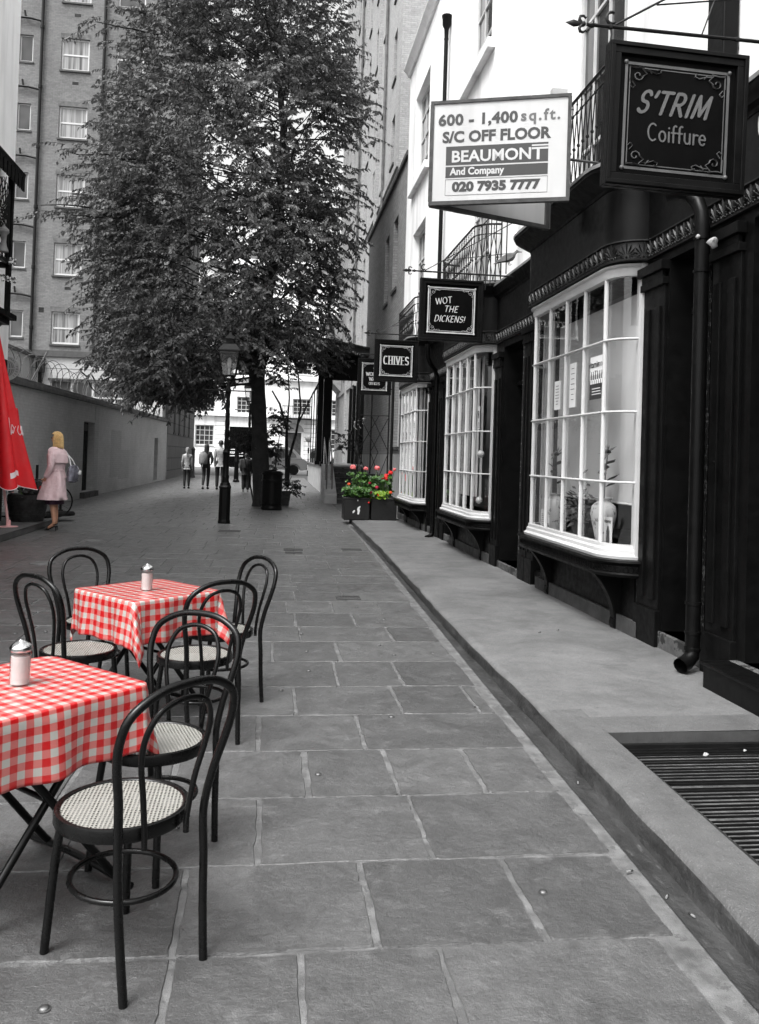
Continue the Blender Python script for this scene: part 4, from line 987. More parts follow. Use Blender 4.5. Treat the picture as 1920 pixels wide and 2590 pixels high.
mb.build('band_lettering', 'board_white', p, off, 0, fixn=False)
mb = MB(); mb.box(2.60, 2.66, 7.93, 7.99, 3.92, 4.88); mb.build('support_post', 'board_wood', ab, off, 0)
mb = MB(); mb.box(2.36, 2.50, 7.07, 7.13, 4.878, 4.93); mb.build('wedge', 'stone_light', ab, off, 0)
mb = MB(); mb.tube([(2.50, 7.06, 4.3), (2.84, 7.10, 4.3)], .012, 6); mb.build('stay', 'board_wood', ab, off, 0)

# pigeon on the cornice
pg = thing('pigeon', 'grey pigeon perched on the lead edge of the black shop cornice, bent forward', 'bird', (2.93, 10.35, 4.13), R(0))
mb = MB(); M_ = Matrix.Rotation(R(-14), 4, 'Y')
bm_ = [(-.17, .045, .018, .006), (-.12, .06, .03, .012), (-.05, .085, .045, .045), (.02, .09, .052, .058), (.075, .095, .045, .050), (.105, .11, .032, .036), (.125, .135, .024, .026), (.145, .15, .024, .024), (.165, .15, .016, .017), (.175, .147, .004, .004)]
k = len(mb.v)
for (x, z, ry, rz_) in bm_:
    for j in range(10): t = 2*pi*j/10; mb.v.append(tuple(M_ @ Vector((x, cos(t)*ry, z+sin(t)*rz_))))
for i in range(len(bm_)-1):
    for j in range(10): mb.face((i*10+j, i*10+(j+1) % 10, (i+1)*10+(j+1) % 10, (i+1)*10+j))
mb.build('body', 'pigeon', pg)
mb = MB(); mb.lathe([(.006, 0), (.003, .02), (.0005, .026)], 6, M=M_ @ Matrix.Translation((.172, 0, .147)) @ Matrix.Rotation(R(100), 4, 'Y')); mb.build('beak', 'lead', pg)
for s in (-1, 1): mb = MB(); mb.tube([M_ @ Vector((.01, s*.025, .05)), M_ @ Vector((.015, s*.025, .0)), M_ @ Vector((.04, s*.028, -.005))], [.007, .004, .003], 6); mb.build('leg', 'lead', pg)
for s in (-1, 1):
    mb = MB(); mb.prism([(-.18, .055), (-.10, .05), (.0, .055), (.07, .085), (.06, .125), (.0, .13), (-.08, .10)], lambda u, v, w: tuple(M_ @ Vector((u, s*(.044+w), v))), 0, .008); mb.build('wing', 'lead', pg)

# ================================================================ BRICK BUILDINGS BEYOND THE TERRACE (right)
an = thing('brick_annex', 'grey brick building with sloping dark coping just beyond the white terrace', 'building', (3.25, 21, 0)); off = (3.25, 21, 0)
Q = facing_left(3.22)
mb = MB(); ops = [(22.45, 23.3, 6.3, 8.3), (24.2, 25.0, 6.2, 8.2), (21.2, 22.3, 1.9, 4.6)]
wall_open(mb, Q, 20.8, 29.6, 0, 9.35, ops, .25); mb.poly([Q(29.6, 0, 0), Q(29.6, 0, 6), Q(29.6, 9.35, 6), Q(29.6, 9.35, 0)]); mb.poly([Q(20.8, 9.35, 0), Q(29.6, 9.35, 0), Q(29.6, 9.35, 6), Q(20.8, 9.35, 6)])
mb.build('wall', 'brick_annex', an, off, 0)
mb = MB(); pbox(mb, Q, 20.8, 29.65, 9.35, 9.47, -.07, .3); mb.build('coping', 'slate_roof', an, off, 0)
for a, b_, c, d in ops: window(Q, a, b_, c, d, an, off, cols=2, rows=3, d=.14, sill='slate_roof', sillp=.04)
mb = MB(); pbox(mb, Q, 20.8, 29.6, .0, 1.7, -.03, .003); mb.build('plinth', 'stone_light', an, off, 0)

tb = thing('tall_brick_building', 'very tall pale brick building with rows of narrow windows rising behind the annex at right', 'building', (4.2, 42, .1)); off = (4.2, 42, .1)
Q = facing_left(4.2); mb = MB(); ops = []
for fl in range(8):
    for k_ in range(8):
        u = 31.0+k_*3.1; z = 6.2+fl*3.3; ops.append((u, u+.85, z, z+1.9))
wall_open(mb, Q, 29.7, 56, -.1, 34, ops, .3); mb.poly([Q(29.7, 0, 0), Q(29.7, 0, 12), Q(29.7, 34, 12), Q(29.7, 34, 0)]); mb.poly([Q(56, 0, 0), Q(56, 0, 12), Q(56, 34, 12), Q(56, 34, 0)]); mb.poly([Q(29.7, 34, 0), Q(56, 34, 0), Q(56, 34, 12), Q(29.7, 34, 12)])
mb.build('wall', 'brick_tall', tb, off, 0)
for a, b_, c, d in ops: window(Q, a, b_, c, d, tb, off, cols=1, rows=2, d=.22, sill='slate_roof', sillp=.06)
mb = MB()
for u in (35.6, 41.8, 48.0, 54.4): pbox(mb, Q, u, u+.35, -.1, 34, -.16, .003)
for z in (5.4, 12.2): pbox(mb, Q, 29.7, 56, z, z+.25, -.08, .004)
mb.build('pier', 'brick_tall', tb, off, 0)
mb = MB()
for u in (33.6, 44.2): mb.tube([Q(u, 0, -.09), Q(u, 34, -.09)], .06, 8)
mb.build('downpipe', 'stone_coping', tb, off)
# oriel at the far corner
mb = MB(); mb.box(3.3, 4.18, 52.5, 55.6, 6.6, 10.2); mb.box(3.2, 4.18, 52.4, 55.7, 10.2, 10.5, 1); mb.prism([(3.3, 6.6), (4.18, 6.6), (4.18, 5.7)], lambda u, v, w: (u, w, v), 52.5, 55.6); mb.build('oriel', ['brick_tall', 'stone_light'], tb, off, 0)
# dark ground-floor front of that building, with tall posts
mb = MB(); pbox(mb, Q, 30.2, 44, .9, 5.2, -.10, -.02)
for i in range(8): pbox(mb, Q, 30.4+i*1.9, 30.62+i*1.9, 1.1, 5.2, -.26, -.101)
mb.build('dark_frontage', 'black_paint', tb, off, 0)
for i in range(5):
    mb = MB(); y_ = 31.5+i*1.9; mb.tube([Q(y_, 2.9, -.28), Q(y_, 3.05, -.42), Q(y_, 3.2, -.38)], .014, 6); mb.ball(Q(y_, 3.24, -.38), .045, 8); mb.build('wall_lamp', 'stone_light', tb, off)

# entrance terrace with steps, plinth and string wall
et = thing('entrance_terrace', 'raised entrance terrace with grey steps and sloping rendered side walls beyond the flower boxes', 'steps', (2.6, 27, .05)); off = (2.6, 27, .05)
mb = MB(); mb.prism([(1.98, 29.2), (4.18, 29.2), (4.18, 46), (1.98, 46)], lambda u, v, w: (u, v, w), 0, 1.18); mb.build('plinth', 'stone_light', et, off, 0)
mb = MB(); pf = [(26.9, .05), (29.2, .05), (29.2, 1.32), (29.05, 1.32), (26.9, .34)]
mb.prism(pf, lambda u, v, w: (w, u, v), 1.72, 2.12); mb.build('string_wall', 'stone_light', et, off, 0, bevel=.01)
mb = MB(); mb.box(1.90, 4.18, 29.2, 46, 1.18, 1.24); mb.build('coping', 'stone_coping', et, off, 0)
for i in range(7):
    mb = MB(); z = .05+.165*(i+1); y_ = 27.1+i*.30; mb.box(2.13, 3.2, y_, 29.19, z-.165, z-.04); mb.box(2.13, 3.2, y_-.03, 29.19, z-.04, z, 1); mb.build('step', ['stone_dark', 'stone_step'], et, off, 0)
mb = MB()
for x0, y_ in ((1.80, 0), (1.98, .1)):
    mb.tube([(x0, 27.3, .4), (x0, 27.3, 1.35), (x0, 29.1, 2.25), (x0, 29.1, 1.24)], .025, 8)
    mb.tube([(x0, 27.9, .8), (x0, 27.9, 1.62)], .018, 8)
mb.build('handrail', 'chrome', et, off)
mb = MB(); mb.tube([(2.9, 27.3, .5), (2.9, 27.3, 1.2), (2.9, 29.1, 2.15), (2.9, 29.1, 1.24)], .022, 8); mb.tube([(2.9, 28.2, .9), (3.0, 28.2, 1.7)], .018, 8); mb.build('handrail', 'chrome', et, off)
mb = MB()
for i in range(3): mb.box(1.962, 1.985, 31.1+i*.45, 31.3+i*.45, .5, .85)
mb.build('vent', 'dark_inside', et, off, 0)

# canopy on dark columns with a glazed screen
ca = thing('entrance_canopy', 'dark flat entrance canopy on black columns with a glazed side screen, under the tree', 'canopy', (2.4, 31, 1.2)); off = (2.4, 31, 1.2)
mb = MB()
zr = lambda x: 5.68-(x-1.15)*.17
mb.hexa([(1.15, 28.5, zr(1.15)-.22), (3.9, 28.5, zr(3.9)-.22), (3.9, 34, zr(3.9)-.22), (1.15, 34, zr(1.15)-.22), (1.15, 28.5, zr(1.15)), (3.9, 28.5, zr(3.9)), (3.9, 34, zr(3.9)), (1.15, 34, zr(1.15))])
mb.hexa([(1.05, 28.4, zr(1.05)), (4.0, 28.4, zr(4.0)), (4.0, 34, zr(4.0)), (1.05, 34, zr(1.05)), (1.05, 28.4, zr(1.05)+.06), (4.0, 28.4, zr(4.0)+.06), (4.0, 34, zr(4.0)+.06), (1.05, 34, zr(1.05)+.06)])
mb.build('roof', 'slate_roof', ca, off, 0)
for x, y_ in ((1.88, 29.4), (3.75, 29.4), (1.9, 33.6)): mb = MB(); mb.box(x-.15, x+.15, y_-.15, y_+.15, 1.24, 5.3); mb.box(x-.2, x+.2, y_-.2, y_+.2, 1.24, 1.4); mb.build('column', 'black_paint', ca, off, 0)
mb = MB(); mb.box(2.03, 3.6, 29.36, 29.44, 4.3, 5.2); mb.tube([(1.9, 29.4, 4.4), (1.35, 29.4, 5.3)], .05, 6); mb.tube([(1.9, 29.4, 4.2), (2.6, 29.4, 5.1)], .05, 6); mb.build('beam', 'black_paint', ca, off, 0)
mb = MB()
for y_ in (35, 37, 39, 41.5, 44): mb.box(1.97, 2.03, y_, y_+.06, 1.24, 4.8)
mb.box(1.97, 2.03, 33.8, 44.1, 4.8, 4.88); mb.build('screen_frame', 'black_iron', ca, off, 0)
mb = MB(); mb.box(1.995, 2.005, 33.8, 44, 1.26, 4.79); mb.build('screen_glass', 'clear_glass', ca, off, 0)

# iron trellis screen beside the office sign
tr_ = thing('iron_trellis', 'thin black iron trellis of crossed rods between posts beyond the last shop', 'trellis', (2.6, 22.5, .05)); off = (2.6, 22.5, .05)
mb = MB()
for x in (2.28, 2.62, 3.1): mb.tube([(x+.03, 22.5, .03), (x+.03, 22.5, 3.6)], .022, 6)
mb.build('post', 'black_iron', tr_, off)
mb = MB(); mb.tube([(2.3, 22.5, 2.75), (3.15, 22.5, 2.75)], .012, 5)
for a, b_ in ((2.31, 2.86), (2.86, 2.31), (2.65, 3.15), (3.15, 2.65)):
    mb.tube([(a, 22.5, .4), (b_, 22.5, 1.75)], .010, 5); mb.tube([(b_, 22.51, 1.75), (a, 22.51, 2.75)], .010, 5)
mb.build('rod', 'black_iron', tr_, off)

# ================================================================ LEFT SIDE
lb = thing('brick_hotel_building', 'tall grey brick building at left with white sash windows and black drainpipes', 'building', (-10, 43, .16)); off = (-10, 43, .16)
Q = facing_near(43); mb = MB(); ops = []; small = []
def xz(px, py, Y): 
    d = fwd*2100+r2*(px-960)-u2*(py-1121); t = Y/d.y; return d.x*t, 1.6+d.z*t
fz_ = []
for fl in range(7):
    z = 6.76+fl*3.44; x0 = -11.13
    ops.append((x0, x0+1.36, z, z+1.62)); small.append((-13.12, -12.48, z+.26, z+1.60)); ops.append((-8.45, -7.10, z, z+1.62))
wall_open(mb, Q, -18, -5.3, .1, 33, ops+small, .22)
S_ = facing_right(-5.3)
sops = []
for fl in range(8):
    for u in (44.6, 47.2, 49.8, 52.4, 55): sops.append((u, u+1.1, 7.0+fl*3.4, 8.9+fl*3.4))
mbs = MB(); wall_open(mbs, S_, 43.001, 57, 6.2, 33, sops, .22)
mb.join(mbs); mb.poly([(-18, 43, 33), (-5.3, 43, 33), (-5.3, 57, 33), (-18, 57, 33)]); mb.poly([(-5.3, 57, .1), (-5.3, 57, 33), (-18, 57, 33), (-18, 57, .1)])
mb.build('wall', 'brick_left', lb, off, 0)
for i, (a, b_, c, d) in enumerate(ops): window(Q, a, b_, c, d, lb, off, cols=1, rows=2, d=.10, fw=.08, bar=.05, sill='slate_roof', sillp=.08, glass='curtain_glass' if i % 4 in (0, 2) else 'dark_glass')
for a, b_, c, d in small: window(Q, a, b_, c, d, lb, off, cols=1, rows=1, d=.10, fw=.06, sill='slate_roof', sillp=.05)
for a, b_, c, d in sops: window(S_, a, b_, c, d, lb, off, cols=1, rows=2, d=.14, fw=.07, bar=.05, sill='slate_roof', sillp=.06)
mb = MB(); gops = [(45.2, 46.1, 2.6, 5.4), (47.5, 48.4, 2.6, 5.4), (50.2, 51.1, 2.6, 5.4), (53, 53.9, 2.6, 5.4)]
wall_open(mb, facing_right(-5.26), 42.9, 57, .1, 6.05, gops, .3); mb.build('rusticated_base', 'rustic', lb, off, 0)
for a, b_, c, d in gops: window(facing_right(-5.26), a, b_, c, d, lb, off, cols=1, rows=1, d=.2, frame='stone_dark', sill='stone_dark')
mb = MB(); pbox(mb, S_, 42.9, 57, 6.05, 6.32, -.14, .1); pbox(mb, Q, -18, -5.3, 6.2, 6.42, -.1, .003); mb.build('string_course', 'slate_roof', lb, off, 0)
mb = MB()
for x in (-12.04, -9.03):
    mb.tube([(x, 42.86, 6.3), (x, 42.86, 33)], .075, 8)
    for z in range(7, 33, 3): mb.lathe([(.075, -.1), (.10, -.08), (.10, .08), (.075, .1)], 8, (x, 42.86, z+.52))
mb.build('drainpipe', 'black_iron', lb, off, 40)
for fl in range(7):
    mb = MB(); z = 6.5+fl*3.44+2.55; mb.tube([(-12.04, 42.86, z), (-12.6, 42.86, z+.10), (-15, 42.86, z+.14)], .06, 8); mb.tube([(-12.85, 42.86, z+.1), (-12.9, 42.86, z+.45)], .05, 8); mb.build('branch_pipe', 'black_iron', lb, off, 40)
for fl in range(1, 7): mb = MB(); z = 6.2+fl*3.44; pbox(mb, Q, -10.55, -10.25, z-.15, z+.0, -.006, .01); mb.build('air_brick', 'dark_inside', lb, off, 0)
mb = MB(); pbox(mb, Q, -11.75, -11.5, 8.3, 8.55, -.006, .01); mb.build('air_brick', 'dark_inside', lb, off, 0)
for a, b_, c, d in ops: mb = MB(); pbox(mb, Q, a-.06, b_+.06, d+.0, d+.24, -.008, .003); mb.build('lintel', 'stone_coping', lb, off, 0)

ex = thing('painted_extension', 'low pale painted brick extension with a strip of windows behind the garden wall', 'building', (-9, 41.8, .15)); off = (-9, 41.8, .15)
Q = facing_near(41.8); mb = MB(); eo = [(-10.75, -6.75, 3.3, 4.88)]
wall_open(mb, Q, -17, -5.42, .1, 6.0, eo, .2); mb.poly([(-5.42, 41.8, .1), (-5.42, 42.98, .1), (-5.42, 42.98, 6.0), (-5.42, 41.8, 6.0)]); mb.poly([(-17, 41.8, 6), (-5.42, 41.8, 6), (-5.42, 42.98, 6), (-17, 42.98, 6)])
mb.build('wall', 'brick_ext', ex, off, 0)
for i in range(4): a = -10.75+i*1.0; window(Q, a, a+1.0, 3.3, 4.88, ex, off, cols=1, rows=2, d=.06, fw=.06, bar=.05, sill=None)
mb = MB(); pbox(mb, Q, -17, -5.4, 6.0, 6.18, -.12, 1.1); pbox(mb, Q, -10.85, -6.65, 4.88, 4.96, -.08, .1); mb.build('coping', 'slate_roof', ex, off, 0)
mb = MB(); pbox(mb, Q, -17, -5.42, 5.42, 5.44, -.008, .003); mb.build('cable', 'stone_dark', ex, off, 0)
# return wing towards the viewer at far left
mb = MB(); mb.box(-17, -11.6, 34, 41.79, .1, 5.9); mb.box(-17.1, -11.5, 33.9, 41.79, 5.9, 6.05, 1); mb.build('side_wing', ['brick_ext', 'slate_roof'], ex, off, 0)
mb = MB(); mb.tube([(-11.2, 41.66, .2), (-11.2, 41.66, 5.6)], .10, 8); mb.box(-11.38, -11.02, 41.5, 41.78, 5.2, 5.9); mb.build('drainpipe', 'black_iron', ex, off, 40)

gw = thing('garden_wall', 'long pale painted brick garden wall with two dark doors and stone coping on the left', 'wall', (-5.8, 32, .09)); off = (-5.8, 32, .09)
WA, WB = Vector((-6.05, 19.5, 0)), Vector((-5.3, 43.0, 0)); wd = (WB-WA).normalized(); wn = Vector((-wd.y, wd.x, 0)); WL = (WB-WA).length
def GW(u, z, d): p = WA+wd*u+wn*d; return (p.x, p.y, z)
dr = [(7.2, 8.55, .25, 2.45), (19.9, 20.9, .2, 2.2)]
mb = MB(); wall_open(mb, GW, -2.5, WL, 0.0, 3.05, dr, .45); mb.poly([GW(-2.5, 0, 0), GW(-2.5, 0, .45), GW(-2.5, 3.05, .45), GW(-2.5, 3.05, 0)]); mb.poly([GW(-2.5, 0, .45), GW(WL, 0, .45), GW(WL, 3.05, .45), GW(-2.5, 3.05, .45)])
mb.build('wall', 'brick_white', gw, off, 0)
mb = MB(); pbox(mb, GW, -2.6, WL, 3.05, 3.17, -.09, .54); pbox(mb, GW, -2.6, WL, 3.17, 3.26, .02, .43); mb.build('coping', 'stone_coping', gw, off, 0, bevel=.01)
for a, b_, c, d in dr:
    mb = MB(); pbox(mb, GW, a, b_, c, d, .20, .25)
    for i in range(1, 6): u = a+(b_-a)*i/6; pbox(mb, GW, u-.006, u+.006, c+.02, d-.3, .192, .201)
    D_ = mb.build('door', 'black_paint', gw, off, 0); mb = MB(); pbox(mb, GW, a+.05, b_-.05, d-.28, d-.05, .185, .199); mb.build('fanlight', 'dark_glass', D_, off, 0)
mb = MB(); pbox(mb, GW, 7.0, 8.8, .0, .24, -.14, .3); mb.build('doorstep', 'stone_dark', gw, off, 0)
mb = MB(); pbox(mb, GW, 11.0, 12.7, .6, 2.3, -.004, .001); pbox(mb, GW, 12.4, 14.3, .5, 1.6, -.005, .001); pbox(mb, GW, 8.56, 9.1, .02, 3.0, -.012, .001); mb.build('paint_patch', 'brick_ext', gw, off, 0)
# razor wire coils along the wall top
rw = thing('razor_wire', 'tangled coil of thin razor wire along the top of the garden wall', 'wire', tuple(GW(6, 3.2, .2))); off = tuple(GW(6, 3.2, .2))
mb = MB(); pts = []; rr = random.Random(5)
for i in range(900):
    t = i/900; a = t*2*pi*34; u = -1.5+t*20; r_ = .42*(1-.25*t); pts.append(GW(u+.10*sin(a*.37), 3.22+r_*.9+r_*sin(a)+.06*sin(a*.21), .2+r_*cos(a)*.6))
mb.tube(pts, .010, 3); 
for i in range(6): mb.tube([GW(-1+i*3.6, 3.2, .22), GW(-.4+i*3.6, 4.1, .0)], .022, 5)
mb.build('coil', 'stone_coping', rw, off, 0)
cr = thing('climbing_branches', 'bare dark sloping stems trailing over the coping of the garden wall', 'branches', tuple(GW(14, 3.2, .3))); off = tuple(GW(14, 3.2, .3))
for q in range(9):
    mb = MB(); u0 = 8+q*1.5; mb.tube([GW(u0+i*.55, 4.05-.17*i+.09*sin(i*2+q), .35-.03*i+.06*sin(q)) for i in range(6)], [.03, .026, .022, .018, .014, .01], 5); mb.build('stem', 'bark', cr, off)

# round press sign standing over the wall
ps = thing('round_sign', 'round white sign with a striped globe and lettering round its rim, above the wall', 'sign', (-5.92, 18.7, 3.0)); off = (-5.92, 18.7, 3.0)
C0 = Vector((-5.72, 18.7, 3.27)); xd, yd = Vector((1, -.12, 0)).normalized(), Vector((0, 0, 1)); nn = xd.cross(yd)
fq = lambda u, v, w=0: tuple(C0+xd*u+yd*v+nn*w)
mb = MB(); mb.prism([(.265*cos(2*pi*i/36), .265*sin(2*pi*i/36)) for i in range(36)], fq, -.02, 0); mb.build('disc', 'stone_light', ps, off, 0)
mb = MB()
def ringpart(r0, r1, a0, a1, w, m=0, n=6):
    for i in range(n):
        t0, t1 = R(a0+(a1-a0)*i/n), R(a0+(a1-a0)*(i+1)/n); mb.poly([fq(r0*cos(t0), r0*sin(t0), w), fq(r1*cos(t0), r1*sin(t0), w), fq(r1*cos(t1), r1*sin(t1), w), fq(r0*cos(t1), r0*sin(t1), w)], m)
for k_ in range(-3, 4):        # globe: vertical gores
    for half in (0, 1):
        a, b_ = (k_-.32)/3.6, (k_+.32)/3.6; pts = []
        N_ = 6; z0_, z1_ = (-.165, -.01) if half == 0 else (.01, .165)
        L0, L1 = [], []
        for i in range(N_+1):
            z = z0_+(z1_-z0_)*i/N_; h_ = sqrt(max(0, .175**2-z*z)); L0.append((h_*sin(a*1.35), z)); L1.append((h_*sin(b_*1.35), z))
        for i in range(N_): mb.poly([fq(L0[i][0], L0[i][1], .002), fq(L1[i][0], L1[i][1], .002), fq(L1[i+1][0], L1[i+1][1], .002), fq(L0[i+1][0], L0[i+1][1], .002)], 1 if half == 1 and k_ < 0 else 0)
mb.build('globe', ['ink_grey', 'petal_pink'], ps, off, 0, fixn=False)
mb = MB(); S_txt = 'INTERNATIONAL PRESS'
for i, ch in enumerate(S_txt):
    a = R(205-250*i/(len(S_txt)-1)); o_ = fq(.220*cos(a), .220*sin(a), 0); X_ = xd*sin(a)-yd*cos(a); Y_ = xd*cos(a)+yd*sin(a)
    if ch != ' ': put_text(mb, ch, .062, o_, X_, Y_, bold=.002, lift=.003)
mb.build('lettering', 'ink_grey', ps, off, 0, fixn=False)
mb = MB(); mb.tube([fq(0, -.26, -.01), fq(0, -.6, -.2)], .015, 6); mb.build('arm', 'black_iron', ps, off)

# near white building at far left with trellised balcony
nb = thing('white_corner_building', 'white rendered building at the left edge with a dark balcony on its side', 'building', (-8, 14, .1)); off = (-8, 14, .1)
mb = MB(); mb.box(-12, -5.25, 3, 17.2, 3.3, 16); mb.box(-12, -5.25, 3, 17.2, .1, 3.3, 1); mb.build('wall', ['stucco', 'black_paint'], nb, off, 0)
for o_ in (): pass
bl = thing('trellis_balcony', 'dark timber trellis balcony with small roof on the white building at the left edge', 'balcony', (-5.0, 15.5, 3.7)); off = (-5.0, 15.5, 3.7)
mb = MB(); mb.box(-5.24, -4.72, 10, 16.2, 3.85, 4.0); mb.box(-5.24, -4.62, 10, 16.3, 3.95, 4.05); mb.prism([(-5.24, 3.85), (-4.78, 3.85), (-5.24, 3.4)], lambda u, v, w: (u, w, v), 15.9, 16.05); mb.build('deck', 'black_paint', bl, off, 0)
mb = MB(); mb.hexa([(-5.24, 9.8, 7.2), (-4.60, 9.8, 6.65), (-4.60, 16.4, 6.65), (-5.24, 16.4, 7.2), (-5.24, 9.8, 7.3), (-4.58, 9.8, 6.75), (-4.58, 16.4, 6.75), (-5.24, 16.4, 7.3)])
for i in range(30): mb.box(-4.62, -4.59, 10+i*.215, 10.15+i*.215, 6.42, 6.66)
mb.build('roof', 'black_paint', bl, off, 0)
for y_ in (12, 14, 16.1): mb = MB(); mb.box(-4.78, -4.70, y_-.05, y_+.05, 4.05, 6.66); mb.build('post', 'black_paint', bl, off, 0)
mb = MB()
for i in range(26):
    y0_ = 12+i*.16; mb.tube([(-4.74, y0_, 5.0), (-4.74, min(16.1, y0_+1.4), 6.4)], .008, 4); mb.tube([(-4.74, min(16.1, y0_+1.4), 5.0), (-4.74, y0_, 6.4)], .008, 4)
for i in range(8): x = -5.2+i*.065; mb.tube([(x, 16.1, 4.9), (min(-4.74, x+.3), 16.1, 6.6)], .007, 4); mb.tube([(min(-4.74, x+.3), 16.12, 4.9), (x, 16.12, 6.6)], .007, 4)
mb.box(-4.77, -4.71, 12, 16.1, 4.95, 5.02); mb.box(-5.24, -4.74, 16.05, 16.15, 4.9, 5.0); mb.build('trellis', 'black_paint', bl, off, 0)
bl.location.x -= .22
bt = MB(); bt.lathe([(.085, 0), (.09, .03), (.06, .10), (.045, .18), (.05, .30), (.09, .36), (.085, .40), (.02, .46), (.01, .50)], 12)
be = bt.build('lantern', 'lead'); be.location = (-4.86, 15.45, 5.05); tag(be, 'grey metal lantern hung on the trellis balcony at the left edge', 'lantern')
for i, (y_, z) in enumerate(((15.9, 4.95), (15.9, 4.62), (15.4, 4.55))):
    mb = MB(); rr = random.Random(i)
    for k_ in range(26):
        a, b_ = rr.uniform(0, 2*pi), rr.uniform(-.3, 1); c_ = Vector((cos(a)*.08*rr.random()**.5, sin(a)*.08*rr.random()**.5, b_*.08)); mb.ball(tuple(c_), rr.uniform(.012, .024), 5, m=0 if rr.random() < .6 else 1)
    o_ = mb.build('flower_bunch', ['paper', 'leaf_grey_pot'], smooth=0); o_.location = (-4.84, y_, z); tag(o_, ['pale flower bunch, topmost of three on the trellis balcony', 'pale flower bunch, second of three on the trellis balcony', 'pale flower bunch, lowest and nearest of three on the trellis balcony'][i], 'flowers', 'pale flowers on the trellis balcony')

# ================================================================ FAR END OF THE LANE
fb = thing('white_far_building', 'bright white stucco building with multi pane windows closing the far end of the lane', 'building', (-3, 80, .2)); off = (-3, 80, .2)
Q = facing_near(80); ops = []; rows_ = ((2.25, 4.2), (5.4, 7.0), (9.3, 11.7), (13.4, 15.3), (16.6, 18.2))
for i, (a, b_) in enumerate(rows_):
    for x in (-14.6, -10.9, -7.3, -3.5+(.0 if i else 50), 1.8+(50 if i == 0 else 0), 4.7):
        if x < 20: ops.append((x, x+1.75, a, b_))
ops = [o_ for o_ in ops if not (o_[2] < 2 and (-6.0 < o_[0] < 4))]
ops.append((-4.1, -1.6, .25, 4.13)); ops.append((1.15, 2.7, .25, 3.75))
mb = MB(); wall_open(mb, Q, -22, 6.6, .1, 19.5, ops, .25); mb.poly([(6.6, 80, .1), (6.6, 95, .1), (6.6, 95, 19.5), (6.6, 80, 19.5)]); mb.build('wall', 'stucco', fb, off, 0)
for o_ in ops[:-2]: window(Q, o_[0], o_[1], o_[2], o_[3], fb, off, cols=4, rows=4, d=.12, fw=.10, bar=.05, glass='dark_glass')
mb = MB(); pbox(mb, Q, -4.1, -1.6, .25, 4.13, .1, .2)
for i in range(14): pbox(mb, Q, -4.05+i*.17, -4.01+i*.17, .3, 4.0, .05, .101)
mb.build('gate', 'black_paint', fb, off, 0)
mb = MB(); pbox(mb, Q, 1.15, 2.7, .25, 3.75, .1, .2); mb.build('door', 'stone_dark', fb, off, 0)
mb = MB(); mb.prism([(1.92+1.0*cos(pi*i/10), 3.85+.8*sin(pi*i/10)) for i in range(11)], lambda u, v, w: Q(u, v, w), -.12, .002); mb.build('door_arch', 'stone_light', fb, off, 0)
mb = MB()
for z in (5.1, 8.7, 12.6): pbox(mb, Q, -22, 6.6, z, z+.3, -.3, .003)
pbox(mb, Q, -22, 6.7, 19.5, 20.1, -.5, .4); mb.build('cornice', 'stucco', fb, off, 0)
mb = MB()
for i in range(11):
    z = .8+i*.42
    for a, b_ in ((-22, -14.7), (-12.8, -11), (-9.1, -7.4), (-5.5, -4.2), (-1.5, .9), (2.95, 4.6)): pbox(mb, Q, a, b_, z, z+.035, -.006, .003)
mb.build('rustication_joint', 'stone_coping', fb, off, 0)
mb = MB(); mb.prism([(79.9, 20.1), (86, 20.1), (86, 23)], lambda u, v, w: (w, u, v), -22, 6.6); mb.build('roof', 'slate_roof', fb, off, 0)
mb = MB(); pbox(mb, Q, .8, 4.6, 5.0, 5.12, -1.0, 0); pbox(mb, Q, .8, 4.6, 6.2, 6.26, -1.0, -.95)
for i in range(26): u = .82+i*.15; pbox(mb, Q, u, u+.03, 5.12, 6.2, -.99, -.96)
mb.build('balcony', 'black_iron', fb, off, 0)
# right hand neighbour seen past the tall brick building
f2 = thing('far_grey_building', 'distant pale building with white windows seen right of the tree under the sky', 'building', (4, 96, .2)); off = (4, 96, .2)
Q = facing_near(96); mb = MB(); ops = [(x, x+1.6, z, z+2.2) for x in (5.0, 7.7, 10.4) for z in (3, 7, 11.4, 15.5, 19.5)]
wall_open(mb, Q, 4.35, 20, .1, 24.5, ops, .25); mb.build('wall', 'stucco_far', f2, off, 0)
for o_ in ops: window(Q, *o_, f2, off, cols=3, rows=4, d=.12, fw=.12, bar=.06)
mb = MB(); pbox(mb, Q, 4.25, 20, 24.5, 25.2, -.6, .4)
for z in (6, 18.6): pbox(mb, Q, 4.35, 20, z, z+.4, -.4, .003)
mb.build('cornice', 'stucco', f2, off, 0)

